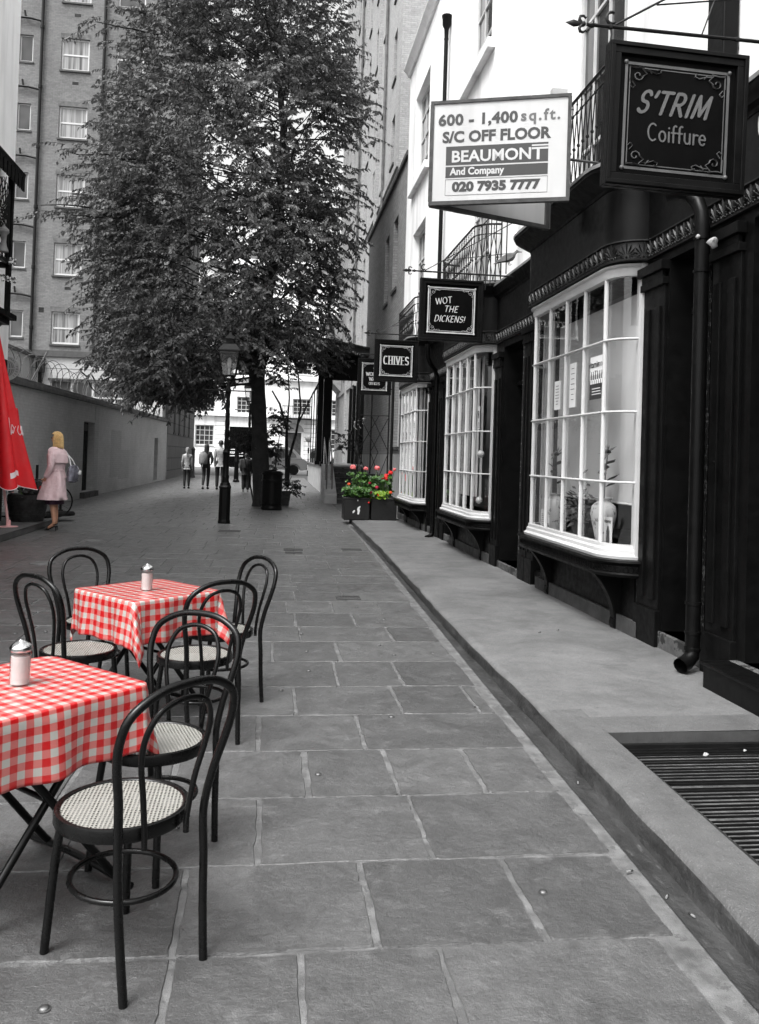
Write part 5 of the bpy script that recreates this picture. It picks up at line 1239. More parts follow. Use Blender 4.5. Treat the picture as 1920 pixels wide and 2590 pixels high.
# ================================================================ STREET FURNITURE
def lamp_post(label, x, y_, s=1.0, grp='old street lamps'):
    L = thing('street_lamp', label, 'street lamp', (x, y_, gz(y_)+.004), 0, grp, s)
    mb = MB(); pr = [(.145, 0), (.145, .05), (.135, .09), (.135, .78), (.15, .82), (.125, .86), (.11, .92)]; mb.lathe(pr, 8, rot=pi/8); mb.build('base', 'black_paint_clean', L, smooth=0, bevel=.006)
    mb = MB(); mb.lathe([(.09, .90), (.075, 1.0), (.085, 1.06), (.07, 1.10), (.068, 1.55), (.085, 1.60), (.065, 1.66)], 14); mb.build('collar', 'black_paint_clean', L)
    mb = MB(); n_ = 16; k = 0; Hs = [1.64+i*.035 for i in range(38)]
    for z in Hs:
        for j in range(n_): t = 2*pi*j/n_; rr_ = (.054-.012*(z-1.64)/1.3)*(1+.16*cos(4*(t-z*7))); mb.v.append((rr_*cos(t), rr_*sin(t), z))
    for i in range(len(Hs)-1):
        for j in range(n_): mb.face((i*n_+j, i*n_+(j+1) % n_, (i+1)*n_+(j+1) % n_, (i+1)*n_+j))
    mb.lathe([(.05, 2.92), (.065, 2.96), (.065, 3.02), (.045, 3.06), (.05, 3.15), (.035, 3.2), (.03, 3.28)], 12); mb.build('column', 'black_paint_clean', L, smooth=60)
    mb = MB(); mb.tube([(-.55, 0, 3.0), (.55, 0, 3.0)], .014, 8); mb.ball((-.55, 0, 3.0), .03, 8); mb.ball((.55, 0, 3.0), .03, 8); mb.build('ladder_bar', 'black_paint_clean', L)
    mb = MB()
    for a in range(4): t = a*pi/2+pi/4; mb.tube([(.02*cos(t), .02*sin(t), 3.12), (.10*cos(t), .10*sin(t), 3.2), (.13*cos(t), .13*sin(t), 3.28), (.20*cos(t), .20*sin(t), 3.34)], .011, 6)
    for a in range(4):
        t, t2 = a*pi/2+pi/4, (a+1)*pi/2+pi/4; b0, b1 = (.20*cos(t), .20*sin(t), 3.34), (.20*cos(t2), .20*sin(t2), 3.34); c0, c1 = (.33*cos(t), .33*sin(t), 3.88), (.33*cos(t2), .33*sin(t2), 3.88)
        mb.tube([b0, c0], .012, 4); mb.tube([b0, b1], .013, 4); mb.tube([c0, c1], .016, 4)
    mb.lathe([(.35, 3.88), (.34, 3.91), (.20, 4.04), (.12, 4.08), (.12, 4.16), (.15, 4.17), (.13, 4.21), (.05, 4.27), (.025, 4.32), (.04, 4.36), (.006, 4.42)], 4, rot=pi/4)
    la = mb.build('lantern', 'black_paint_clean', L, smooth=0)
    mb = MB()
    for a in range(4):
        t, t2 = a*pi/2+pi/4, (a+1)*pi/2+pi/4; mb.poly([(.195*cos(t), .195*sin(t), 3.35), (.195*cos(t2), .195*sin(t2), 3.35), (.325*cos(t2), .325*sin(t2), 3.87), (.325*cos(t), .325*sin(t), 3.87)])
    mb.build('lantern_glass', 'lamp_glass', la, smooth=0)
    mb = MB(); mb.lathe([(.03, 3.36), (.03, 3.5), (.045, 3.52), (.045, 3.70), (.02, 3.74), (.001, 3.76)], 10); mb.build('burner', 'porcelain', la)
    return L
glassmat('lamp_glass', .8, 1.6)
lamp_post('black Victorian street lamp with twisted column standing in the middle of the lane', -1.03, 19.05)
lamp_post('smaller looking distant street lamp behind the tree trunk near the white building', -1.02, 36.5, 1.12)
def G2(x, y_): return (x, y_, gz(y_)+.004)
bn = thing('litter_bin', 'round black litter bin with raised hoops standing in front of the tree trunk', 'bin', G2(.02, 23.6))
mb = MB(); mb.lathe([(.29, 0), (.30, .03), (.30, .07), (.29, .09), (.29, .14), (.305, .15), (.305, .18), (.29, .19), (.285, .78), (.30, .80), (.30, .84), (.285, .86), (.285, 1.0)], 12); mb.build('body', 'black_paint_clean', bn, smooth=30)
mb = MB(); mb.lathe([(.31, .99), (.31, 1.03), (.24, 1.09), (.18, 1.10)], 12); mb.lathe([(.12, 1.08), (.12, 1.13), (.001, 1.14)], 12); mb.build('lid', 'black_paint_clean', bn, smooth=30)
bo = thing('bollard', 'slim black bollard between the lamp post and the white taxi', 'bollard', G2(-1.75, 42)); mb = MB(); mb.lathe([(.16, 0), (.16, .1), (.12, .15), (.10, .9), (.14, .98), (.14, 1.05), (.11, 1.12), (.10, 1.75), (.13, 1.8), (.02, 1.92)], 12); mb.build('post', 'black_paint_clean', bo)
bo = thing('bollard', 'grey bollard at the corner of the rusticated wall beside the girl', 'bollard', G2(-4.3, 46.5)); mb = MB(); mb.lathe([(.14, 0), (.13, .1), (.10, .15), (.09, 1.5), (.12, 1.55), (.03, 1.7)], 12); mb.build('post', 'stone_dark', bo)
ks = thing('keep_clear_sign', 'small black KEEP CLEAR sign on the dark gate at the end of the lane', 'sign', (-3.35, 79.5, 1.2)); 
mb = MB(); mb.box(-.75, .75, -.03, 0, 0, .95); mb.tube([(-.5, 0, -.9), (-.5, 0, .2)], .03, 6); mb.tube([(.5, 0, -.9), (.5, 0, .2)], .03, 6); mb.build('plate', 'sign_black', ks, smooth=0)
mb = MB(); put_text(mb, 'KEEP CLEAR', .27, (0, -.03, .45), (1, 0, 0), (0, 0, 1), bold=.01, lift=.01, xs=.85); mb.box(-.6, .6, -.045, -.035, .72, .80); mb.box(-.6, .6, -.045, -.035, .12, .20); mb.build('lettering', 'paper', ks, smooth=0, fixn=False)
bb = thing('belisha_beacon', 'striped crossing beacon with white globe in front of the white building', 'beacon', (2.05+.35, 56, .22))
mb = MB()
for i in range(6): mb.lathe([(.05, i*.38), (.05, i*.38+.375)], 10, m=i % 2)
mb.build('pole', ['black_paint', 'paper'], bb); mb = MB(); mb.ball((0, 0, 2.5), .24, 12); mb.build('globe', 'porcelain', bb)
# flower boxes with geraniums
def petals(mb, c, r, n, rr, m):
    for i in range(n):
        a, b_ = rr.uniform(0, 2*pi), rr.uniform(-.5, 1.0); d = Vector((cos(a)*cos(b_), sin(a)*cos(b_), sin(b_))); p = Vector(c)+d*r*rr.uniform(.6, 1); u = d.orthogonal().normalized(); w = d.cross(u); s = r*.42
        mb.poly([p+u*s, p+w*s, p-u*s, p-w*s], m)
def flower_box(label, x, y_, seed, chip):
    fb_ = thing('flower_box', label, 'planter', (x, y_, .118), 0, 'black flower boxes with geraniums'); rr = random.Random(seed)
    mb = MB(); w = .305; h = .53; mb.box(-w, w, -w, w, 0, h); mb.box(-w-.012, w+.012, -w-.012, w+.012, h-.05, h)
    mb.build('box', 'planter_black', fb_, smooth=0, bevel=.018)
    mb = MB(); mb.box(-w+.04, w-.04, -w+.04, w-.04, h, h+.02); mb.build('soil', 'soil', fb_, smooth=0)
    if chip:
        mb = MB(); yy = -w-.003
        for pts in ([(.02, .30), (.06, .33), (.085, .335), (.075, .29), (.06, .27), (.075, .24), (.07, .20), (.05, .14), (.03, .13), (.015, .15), (.02, .20), (.005, .25)], [(-.10, .2), (-.075, .23), (-.05, .24), (-.04, .21), (-.07, .17), (-.095, .16)], [(-.0, .47), (.02, .5), (.03, .46), (.015, .44)]): mb.prism(pts, lambda u, v, w_: (u, w_, v), yy, yy+.004)
        mb.build('bare_patch', 'planter_chip', fb_, smooth=0)
    return fb_
b1 = flower_box('left black flower box with a patch of white chipped paint', 2.01+.0, 19.72, 1, True)
b2 = flower_box('right black flower box beside the last bow window', 2.655, 19.72, 2, False)
def geranium(label, x, y_, h, seed, blooms, leafm, cols, spread=.22, nl=110, grp='flowering plants in the boxes'):
    g_ = thing('geranium_plant', label, 'plant', (x, y_, .65), 0, grp, 1.12); rr = random.Random(seed)
    mb = MB(); st = MB()
    for i in range(nl):
        a = rr.uniform(0, 2*pi); rad = spread*rr.random()**.6; z = h*rr.random()**.8; r_ = rr.uniform(.028, .055)
        c = Vector((rad*cos(a), rad*sin(a)*.8, z)); nrm = Vector((cos(a)*.5+rr.uniform(-.4, .4), sin(a)*.5-.4+rr.uniform(-.4, .4), .8)).normalized(); u = nrm.orthogonal().normalized(); w = nrm.cross(u)
        t = rr.random(); k = len(mb.v); n_ = 9; mb.v.append(tuple(c-nrm*r_*.25))
        for j in range(n_): q = 2*pi*j/n_; rj = r_*(1+.12*cos(q*4)); mb.v.append(tuple(c+u*rj*cos(q)+w*rj*sin(q)+nrm*.01*cos(q*3)))
        for j in range(n_): mb.face((k, k+1+j, k+1+(j+1) % n_), 0, t)
        if i % 4 == 0: st.tube([(rad*.3*cos(a), rad*.3*sin(a), -.08), (rad*.7*cos(a), rad*.6*sin(a), z*.5), tuple(c)], .005, 4)
    mb.build('leaves', leafm, g_, smooth=0, tone=True, fixn=False); st.build('stems', 'leaf_green_stem', g_)
    for (bx, by, bz, br), m_ in zip(blooms, cols):
        f_ = MB(); petals(f_, (bx, by, bz), br*1.15, 70, rr, 0); fo = f_.build('bloom', m_, g_, smooth=0, fixn=False); s_ = MB(); s_.tube([(bx*.4, by*.4, 0), (bx*.8, by*.8, bz*.6), (bx, by, bz-.01)], .005, 4); s_.build('stalk', 'leaf_green_stem', fo)
    return g_
mat('leaf_green_stem', (.08, .16, .04), .6, .2, 10, 0, 0)
geranium('tall geranium with salmon red blooms at the back left of the flower boxes', 2.02, 19.82, .52, 1, [(-.08, 0, .62, .055), (.20, 0, .60, .045)], 'leaf_green', ['petal_pink', 'petal_pink'])
geranium('geranium with round pale pink bloom in the middle of the flower boxes', 2.36, 19.85, .45, 2, [(.14, .02, .62, .055), (-.02, -.1, .30, .03)], 'leaf_green', ['petal_pink', 'petal_dark'], .2)
geranium('geranium with bright scarlet blooms at the right of the flower boxes', 2.66, 19.8, .48, 3, [(.04, -.05, .40, .06), (.07, 0, .46, .045), (.16, 0, .53, .045), (.24, 0, .60, .035)], 'leaf_green', ['petal_red', 'petal_red', 'petal_red', 'petal_pink'])
geranium('low bushy plant with orange flowers over the left flower box front', 1.95, 19.55, .22, 4, [(.08, -.08, .20, .035), (-.12, -.02, .27, .03)], 'leaf_green', ['petal_orange', 'petal_orange'], .27, 150)
geranium('trailing plant with magenta fuchsia blooms between the two flower boxes', 2.33, 19.48, .16, 5, [(-.02, -.08, .11, .04), (.0, -.10, .0, .012), (-.04, -.09, -.10, .02), (.17, -.08, .06, .04), (.12, -.05, .22, .035)], 'leaf_green', ['petal_dark', 'petal_red', 'petal_red', 'petal_red', 'petal_dark'], .20, 110)
geranium('lime green low plant over the front of the right flower box', 2.58, 19.48, .12, 6, [(.20, -.02, .12, .03)], 'leaf_lime', ['petal_orange'], .17, 70)
bk = thing('dark_planter', 'small round dark planter standing among the geraniums behind the flower boxes', 'planter', (2.32, 20.15, .118)); mb = MB(); mb.lathe([(.12, 0), (.13, .85), (.17, .95), (.19, 1.0), (.19, 1.08), (.16, 1.08)], 14); mb.build('pot', 'planter_black', bk)
# ================================================================ TREES
def leaf_add(mb, p, d, L_, w, rr, t, droop=.5):
    d = Vector(d); d.z -= droop; d.normalize(); s = d.cross(Vector((rr.uniform(-1, 1), rr.uniform(-1, 1), rr.uniform(.2, 1)))).normalized(); n_ = s.cross(d)
    a = p; b_ = p+d*L_*.35+s*w+n_*w*.3; c = p+d*L_; e = p+d*L_*.35-s*w+n_*w*.3; m_ = p+d*L_*.4
    k = len(mb.v); mb.v += [tuple(a), tuple(b_), tuple(c), tuple(m_), tuple(e)]; mb.face((k, k+1, k+2, k+3), 0, t); mb.face((k, k+3, k+2, k+4), 0, t)
ENV = [(3.6, -3.7, -2.3), (4.4, -4.3, -1.5), (5.2, -4.5, .9), (5.9, -4.5, 1.4), (6.8, -4.6, 1.6), (7.8, -4.9, 1.6), (9.2, -4.8, 1.7), (10.5, -4.6, 1.8), (12., -4.4, 1.8), (13.5, -4.1, 1.6), (14.6, -3.3, 1.4), (15.4, -2.4, 1.2), (16.5, -2.0, 1.0), (17.5, -3.0, 1.6), (19, -1.6, 1.0)]
def env(z):
    for (a, l1, h1), (b_, l2, h2) in zip(ENV, ENV[1:]):
        if a <= z <= b_: t = (z-a)/(b_-a); return l1+(l2-l1)*t, h1+(h2-h1)*t
    return None
TX, TY = -.28, 25.0
tree = thing('cherry_tree', 'large leafy tree filling the middle of the lane, tall crown over a dark leaning trunk', 'tree', (TX, TY, gz(TY)))
toff = (TX, TY, gz(TY)); rr = random.Random(21)
mb = MB()
tr = [(-.20, 25.0, .0), (-.26, 25, .5), (-.34, 25, 1.4), (-.42, 25, 2.6), (-.50, 25, 3.8), (-.45, 25, 5.2), (-.20, 25.1, 7), (.0, 25.1, 9), (.0, 25.2, 11.5), (-.3, 25.2, 14), (-.5, 25.2, 17)]
tp = []
for (a, b_) in zip(tr, tr[1:]):
    for i in range(3): t = i/3; tp.append(tuple(a[j]*(1-t)+b_[j]*t+(.02*noise.noise(Vector((a[2]+t, j*5, 1))) if j < 2 else 0) for j in range(3)))
tp.append(tr[-1]); rad = [max(.03, .30*(1-i/len(tp))**.75+.01*sin(i*2.1)) for i in range(len(tp))]; rad[0] = .40; rad[1] = .33
mb.tube(tp, rad, 14)
mb.build('trunk', 'bark', tree, toff, 60)
# limbs reach from the trunk to points inside the crown; twigs with leaves sit on the limbs' ends
limbs = MB(); ends = []
def limb(p0, p1, r0, r1, sag=.0):
    p0, p1 = Vector(p0), Vector(p1); pts = []; n_ = 7
    for i in range(n_+1):
        t = i/n_; q = p0.lerp(p1, t); q.z += sag*sin(pi*t); q += Vector((noise.noise(q*.9), noise.noise(q*.9+Vector((7, 0, 0))), noise.noise(q*.9+Vector((0, 9, 0)))))*.22*sin(pi*t); pts.append(q)
    limbs.tube(pts, [r0+(r1-r0)*i/n_ for i in range(n_+1)], 6); return pts
def trunk_at(z):
    for a, b_ in zip(tr, tr[1:]):
        if a[2] <= z <= b_[2]: t = (z-a[2])/(b_[2]-a[2]); return Vector((a[0]+(b_[0]-a[0])*t, a[1]+(b_[1]-a[1])*t, z))
    return Vector(tr[-1])
limb((-.5, 25, 3.7), (-1.9, 24.6, 6.4), .16, .09); limb((-1.2, 24.8, 5.0), (-2.1, 24.2, 4.9), .06, .03)
crown_pts = []
tries = 0
while len(crown_pts) < 660 and tries < 30000:
    tries += 1; z = rr.uniform(3.6, 18.6) if rr.random() > .12 else rr.uniform(3.6, 6.2); e = env(z)
    if not e: continue
    x = rr.uniform(e[0], e[1]); cx, hw = (e[0]+e[1])/2, (e[1]-e[0])/2
    ymax = 4.6*sqrt(max(0, 1-((x-cx)/hw)**2)); y_ = TY+rr.uniform(-1, 1)*ymax
    if z < 5.2 and not (-4.3 < x < -1.6): continue
    edge = max(abs(x-cx)/hw, abs(y_-TY)/4.6)
    if rr.random() > .30+.70*edge: continue
    # thinner parts where the sky shows through on the right
    if x > .6 and z > 6.3 and noise.noise(Vector((x*.75, y_*.3, z*.6))) >.10: continue
    if x > 1.6 and rr.random() < .25: continue
    crown_pts.append(Vector((x, y_, z)))
leaf_mb = MB()
def twig(q, d, L_, nl, mb_, size=1.0, tone0=.5):
    """a drooping twig with alternate leaves"""
    d = d.normalized(); pts = [q]
    p = q.copy(); dd = d.copy(); seg = 6
    for i in range(seg): dd.z -= .10; dd.normalize(); p = p+dd*L_/seg; pts.append(p.copy())
    limbs.tube(pts, [.012*size, .010*size, .008*size, .007*size, .006*size, .005*size, .003*size], 3)
    for k_ in range(nl):
        t = (k_+.5)/nl*seg; i = min(seg-1, int(t)); a = pts[i].lerp(pts[i+1], t-i); side = (d.cross(Vector((0, 0, 1)))).normalized()*(1 if k_ % 2 else -1)
        dv = dd*.5+side*rr.uniform(.5, 1)+Vector((rr.uniform(-.4, .4), rr.uniform(-.4, .4), rr.uniform(-.3, .3)))
        leaf_add(mb_, a, dv, rr.uniform(.10, .165)*size, rr.uniform(.027, .042)*size, rr, max(0, min(1, tone0+rr.uniform(-.28, .28))), rr.uniform(.15, .9))
done = []
for q in crown_pts:
    zt = max(3.6+1.6*rr.random(), min(16, q.z-rr.uniform(.6, 1.8))); b0 = trunk_at(zt); 
    if len(done) > 40 and rr.random() < .78:
        b0 = min(done, key=lambda p: (p-q).length+.6*max(0, p.z-q.z)+.5*max(0, hypot(p.x-TX, p.y-TY)-hypot(q.x-TX, q.y-TY))); pts = limb(b0, q, .013, .007, -.05)
    else: pts = limb(b0, q, max(.018, .045*(1-q.z/26)), .010, -.1)
    done.append(q)
    tone = .45+.35*noise.noise(q*.5)
    outd = Vector((q.x-TX, q.y-TY, .25*(q.z-9))).normalized()
    for c in range(12):
        o_ = Vector((rr.gauss(0, .42), rr.gauss(0, .42), rr.gauss(0, .30))); d = (outd*.8+Vector((rr.uniform(-1, 1), rr.uniform(-1, 1), rr.uniform(-.5, .6))))
        twig(q+o_, d, rr.uniform(.5, .95), rr.randint(17, 23), leaf_mb, 1.0, tone)
# outlying sprays that break the outline
for (x, y_, z, dx) in ((-5.6, 22.5, 7.7, -1), (-6.2, 22.5, 7.9, -1), (-5.2, 22.8, 6.6, -1), (-5.0, 23, 5.9, -1), (-5.5, 22.4, 9.3, -1), (-4.9, 23, 11.2, -1), (-5.1, 23, 13.1, -1), (-4.6, 22.5, 14.4, -1), (2.0, 25, 12.5, 1), (2.2, 24.5, 11.0, 1), (2.2, 25, 9.4, 1), (2.0, 24, 8.0, 1), (2.0, 24, 7.0, 1), (1.7, 24, 6.2, 1), (1.6, 24.6, 14.0, 1), (-3.4, 23, 4.4, -.3), (-3.0, 23, 4.1, -.2), (-3.7, 23.2, 4.9, -.5), (-2.6, 23.4, 4.6, .1), (-1.2, 21.5, 4.55, .2), (-.8, 21.5, 4.5, .4), (-.4, 21.6, 4.4, .3), (-1.6, 21.8, 4.7, -.3), (.3, 22, 4.9, .5), (.9, 22.3, 5.1, .6), (-1.0, 23, 4.3, -.2), (-.5, 22.8, 4.15, .2), (.1, 23, 4.2, .3), (.5, 23.2, 4.4, .4), (1.0, 23.5, 4.6, .5), (-1.6, 23, 4.2, -.3), (.0, 22.5, 4.6, -.2), (1.4, 24, 5.0, .6), (-2.2, 23, 4.0, -.3), (-2.9, 23.2, 3.8, -.3), (-1.45, 21.6, 3.9, -.2), (-1.9, 21.8, 3.6, -.2)):
    base = Vector((x-dx*1.5, y_+1, z+.3)); limb(base, (x, y_, z), .03, .012)
    for c in range(6 if z > 4 else 3): twig(Vector((x, y_, z))+Vector((rr.gauss(-dx*.4, .35), rr.gauss(0, .3), rr.gauss(0, .16))), Vector((dx, rr.uniform(-.6, .6), rr.uniform(-.2, .35))), rr.uniform(.5, 1.0), 18, leaf_mb, 1.0, .45)
limbs.build('branches', 'bark', tree, toff, 0, fixn=False)
cw = leaf_mb.build('crown', 'leaf', tree, toff, 0, tone=True, fixn=False)
print('leaves', len(leaf_mb.f)//2)

def small_tree(name, label, x, y_, stems, blobs, n_, leafm, pot=None, size=.8, cat='tree', grp=None):
    t = thing(name, label, cat, (x, y_, gz(y_)), 0, grp); off = (x, y_, gz(y_)); r_ = random.Random(int(x*100)+n_)
    global limbs
    limbs = MB(); lm = MB()
    for s in stems: limbs.tube([Vector(p) for p in s[0]], [s[1]*(1-.6*i/(len(s[0])-1)) for i in range(len(s[0]))], 7)
    for (bx, by, bz, brx, brz, cnt) in blobs:
        for i in range(cnt):
            a, b_ = r_.uniform(0, 2*pi), r_.uniform(-pi/2, pi/2); k_ = r_.random()**.4; q = Vector((bx+brx*k_*cos(a)*cos(b_), by+brx*k_*sin(a)*cos(b_), bz+brz*k_*sin(b_)))
            twig(q, Vector((cos(a), sin(a), r_.uniform(-.3, .7))), r_.uniform(.18, .5)*size, 9, lm, size, r_.uniform(.25, .6))
    limbs.build('branches', 'bark', t, off, 0, fixn=False); lm.build('crown', leafm, t, off, 0, tone=True, fixn=False)
    return t
small_tree('potted_tree', 'slim young tree with two bare forking stems behind the litter bin', .48, 26.5, [([(0.48, 26.5, .6), (0.45, 26.5, 1.6), (0.43, 26.5, 2.4), (0.18, 26.4, 3.2), (-0.07, 26.3, 3.6)], .06), ([(0.51, 26.5, .6), (0.53, 26.5, 1.5), (0.73, 26.5, 2.3), (0.85, 26.5, 3.1), (0.73, 26.5, 4.2)], .055), ([(0.43, 26.5, 2.3), (0.48, 26.5, 3.4), (0.38, 26.4, 4.6)], .035), ([(0.78, 26.5, 2.6), (1.23, 26.6, 3.6), (1.63, 26.6, 4.4)], .03)],
           [(0.53, 26.4, 4.8, .9, .6, 80), (1.23, 26.3, 4.7, .9, .5, 80), (0.23, 26.4, 4.4, .6, .5, 50), (1.73, 26.4, 4.5, .55, .4, 45), (0.33, 26.4, 3.9, .5, .3, 20)], 11, 'leaf_dark')
small_tree('shrub', 'dark leafy shrub growing round the foot of the tree trunk', -.55, 25.9, [([(-.5, 25.9, 0), (-.7, 25.9, .9), (-.9, 25.8, 1.7)], .03), ([(-.3, 25.8, 0), (.1, 25.7, 1.1), (.2, 25.7, 2.2)], .03)], [(-.85, 25.8, 2.0, .45, .33, 60), (-.4, 25.4, 1.85, .42, .4, 60), (.14, 25.5, 2.6, .14, .4, 50), (.06, 25.3, 1.6, .08, .45, 26)], 5, 'leaf_dark', cat='shrub')
small_tree('potted_shrub', 'loose leafy shrub spreading from a pot right of the litter bin', .45, 25.5, [([(.45, 25.5, .3), (.5, 25.4, .7), (.6, 25.4, .95)], .02), ([(.45, 25.5, .3), (.6, 25.4, .6), (.8, 25.4, .8)], .016)], [(.45, 25.4, .70, .22, .20, 20), (.64, 25.4, .58, .20, .18, 16), (.38, 25.4, .80, .14, .14, 8)], 6, 'leaf_dark', cat='shrub', size=.7)
pt = thing('plant_pot', 'tapered dark plant pot standing right of the litter bin', 'pot', G2(.44, 25.5)); mb = MB(); mb.lathe([(.15, 0), (.22, .38), (.24, .38), (.24, .44), (.20, .44), (.19, .40)], 4, rot=pi/4); mb.build('pot', 'wood_barrel', pt, smooth=0)
small_tree('terrace_shrub', 'row of dark potted foliage behind the handrails on the entrance terrace', 2.9, 30.2, [([(2.9, 30.2, 1.24), (2.9, 30.2, 2)], .02)], [(2.5, 30.1, 2.1, .3, .3, 22), (3.0, 30.1, 2.2, .35, .35, 26), (3.5, 30.1, 2.1, .3, .3, 22)], 9, 'leaf_dark', cat='shrub', size=.8)
# ================================================================ CAFE FURNITURE
def smooth_path(ctrl, n_=6):
    """Catmull-Rom through control points"""
    P_ = [Vector(p) for p in ctrl]; P_ = [P_[0]*2-P_[1]]+P_+[P_[-1]*2-P_[-2]]; out_ = []
    for i in range(1, len(P_)-2):
        for k_ in range(n_):
            t = k_/n_; a, b_, c, d = P_[i-1:i+3]; out_.append(.5*((2*b_)+(c-a)*t+(2*a-5*b_+4*c-d)*t*t+(3*b_-a-3*c+d)*t**3))
    out_.append(P_[-2]); return out_
def make_chair():
    t = thing('bentwood_chair', '', 'chair', (0, 0, 0), 0, 'black bentwood cafe chairs')
    # outer bow: rear leg, up round the back and down to the other rear leg
    half = [(.148, -.225, 0), (.154, -.208, .16), (.160, -.197, .32), (.160, -.190, .46), (.176, -.208, .58), (.203, -.232, .69), (.212, -.252, .77), (.190, -.272, .845), (.105, -.286, .895), (0, -.292, .908)]
    path = smooth_path(half+[(-x, y_, z) for x, y_, z in half[::-1][1:]], 5)
    mb = MB(); mb.tube(path, .0135, 12); mb.build('back_bow', 'bentwood', t, smooth=60)
    h2 = [(.078, -.205, .415), (.080, -.205, .47), (.096, -.214, .58), (.118, -.230, .68), (.122, -.250, .76), (.095, -.268, .825), (.050, -.276, .852), (0, -.279, .860)]
    mb = MB(); mb.tube(smooth_path(h2+[(-x, y_, z) for x, y_, z in h2[::-1][1:]], 5), .0095, 10); mb.build('inner_bow', 'bentwood', t, smooth=60)
    mb = MB(); n_ = 40; sx_, sy_ = .205, .205; k = 0
    prof = [(1.0, .430), (1.02, .438), (1.02, .462), (1.005, .472), (.965, .475), (.915, .470), (.905, .462), (.905, .435), (.93, .428)]
    for j in range(n_):
        a = 2*pi*j/n_
        for f, z in prof: mb.v.append((sx_*f*cos(a), sy_*f*sin(a)+.01, z))
    K_ = len(prof)
    for j in range(n_):
        for i in range(K_): mb.face((j*K_+i, j*K_+(i+1) % K_, ((j+1) % n_)*K_+(i+1) % K_, ((j+1) % n_)*K_+i))
    mb.build('seat_ring', 'bentwood', t, smooth=50)
    mb = MB(); mb.v = [(0, .01, .4655)]+[(sx_*.92*cos(2*pi*j/n_), sy_*.92*sin(2*pi*j/n_)+.01, .4675) for j in range(n_)]
    for j in range(n_): mb.face((0, 1+j, 1+(j+1) % n_))
    mb.build('cane_seat', 'cane', t, smooth=60, fixn=False)
    for s in (1, -1): mb = MB(); mb.tube(smooth_path([(s*.122, .150, .435), (s*.136, .160, .30), (s*.146, .172, .12), (s*.152, .180, 0)], 4), .014, 12); mb.build('front_leg', 'bentwood', t, smooth=60)
    mb = MB(); mb.tube([(.158*cos(2*pi*i/36), .172*sin(2*pi*i/36)-.005, .245) for i in range(36)], .0095, 8, True); mb.build('stretcher_ring', 'bentwood', t, smooth=60)
    return t
ch0 = make_chair()
def direction(ax, ay): return atan2(ay, ax)-pi/2           # local +Y turned towards (ax, ay)
CH = [(-.428, 2.738, (-.69, .68), 'black bentwood chair in the foreground, nearest, its back to the viewer'),
      (-.420, 3.365, (-.47, -.88), 'black bentwood chair behind the nearest chair, its seat half under the near cloth'),
      (-.385, 4.740, (-.56, .83), 'black bentwood chair directly in front of the right corner of the far checked table'),
      (-.285, 5.420, (-.82, -.54), 'black bentwood chair farthest right, facing left to the far table'),
      (-1.12, 5.70, (.62, -.78), 'black bentwood chair behind the far table at its left, facing the viewer'),
      (-1.050, 4.860, (.68, .73), 'black bentwood chair left of the far table with the whole cane seat in view'),
      (-1.30, 2.86, (.80, .35), 'black bentwood chair at the left edge, only a leg showing under the near cloth')]
for i, (x, y_, d, lab) in enumerate(CH):
    c = ch0 if i == 0 else copy_tree(ch0); c.location = (x, y_, .0055); c.rotation_euler = (0, 0, direction(*d)); c['label'] = lab

def make_table():
    t = thing('folding_table', '', 'table', (0, 0, 0), 0, 'square cafe tables under checked cloths')
    mb = MB(); s = .315; cpts = []
    for sx_, sy_ in ((1, 1), (-1, 1), (-1, -1), (1, -1)):
        a = [(s*sx_, (s-.06)*sy_), ((s-.06)*sx_, s*sy_)]; cpts += a if sx_*sy_ > 0 else a[::-1]
    mb.prism(cpts, lambda u, v, w: (u, v, w), .712, .735); mb.build('tabletop', 'wood_barrel', t, smooth=0, bevel=.004)
    for s_, ys_ in ((1, .21), (-1, .185)):
        for e in (-1, 1): mb = MB(); mb.tube([(-.25*s_, ys_*e, .70), (.25*s_, ys_*e, .05), (.27*s_, ys_*e, .028)], .0145, 10); mb.build('leg', 'tube_steel', t, smooth=60)
        mb = MB(); mb.tube([(-.25*s_, -ys_, .70), (-.25*s_, ys_, .70)], .012, 8); mb.build('top_bar', 'tube_steel', t, smooth=60)
        mb = MB(); mb.tube(smooth_path([(.265*s_, -ys_-.10, .017), (.27*s_, -ys_, .022), (.27*s_, 0, .030), (.27*s_, ys_, .022), (.265*s_, ys_+.10, .017)], 4), .0145, 10); mb.build('foot_bar', 'tube_steel', t, smooth=60)
    mb = MB(); mb.tube([(0, -.21, .375), (0, .21, .375)], .010, 8); mb.build('pivot_bar', 'tube_steel', t, smooth=60)
    return t
tb0 = make_table(); tb1 = copy_tree(tb0)
TABS = [(-.865, 3.135, R(47), 'square folding table under the near checked cloth, partly out of frame', tb0), (-.733, 5.275, R(43), 'square folding table under the far checked cloth with chairs on four sides', tb1)]
for x, y_, a, lab, o_ in TABS: o_.location = (x, y_, .0055); o_.rotation_euler = (0, 0, a); o_['label'] = lab
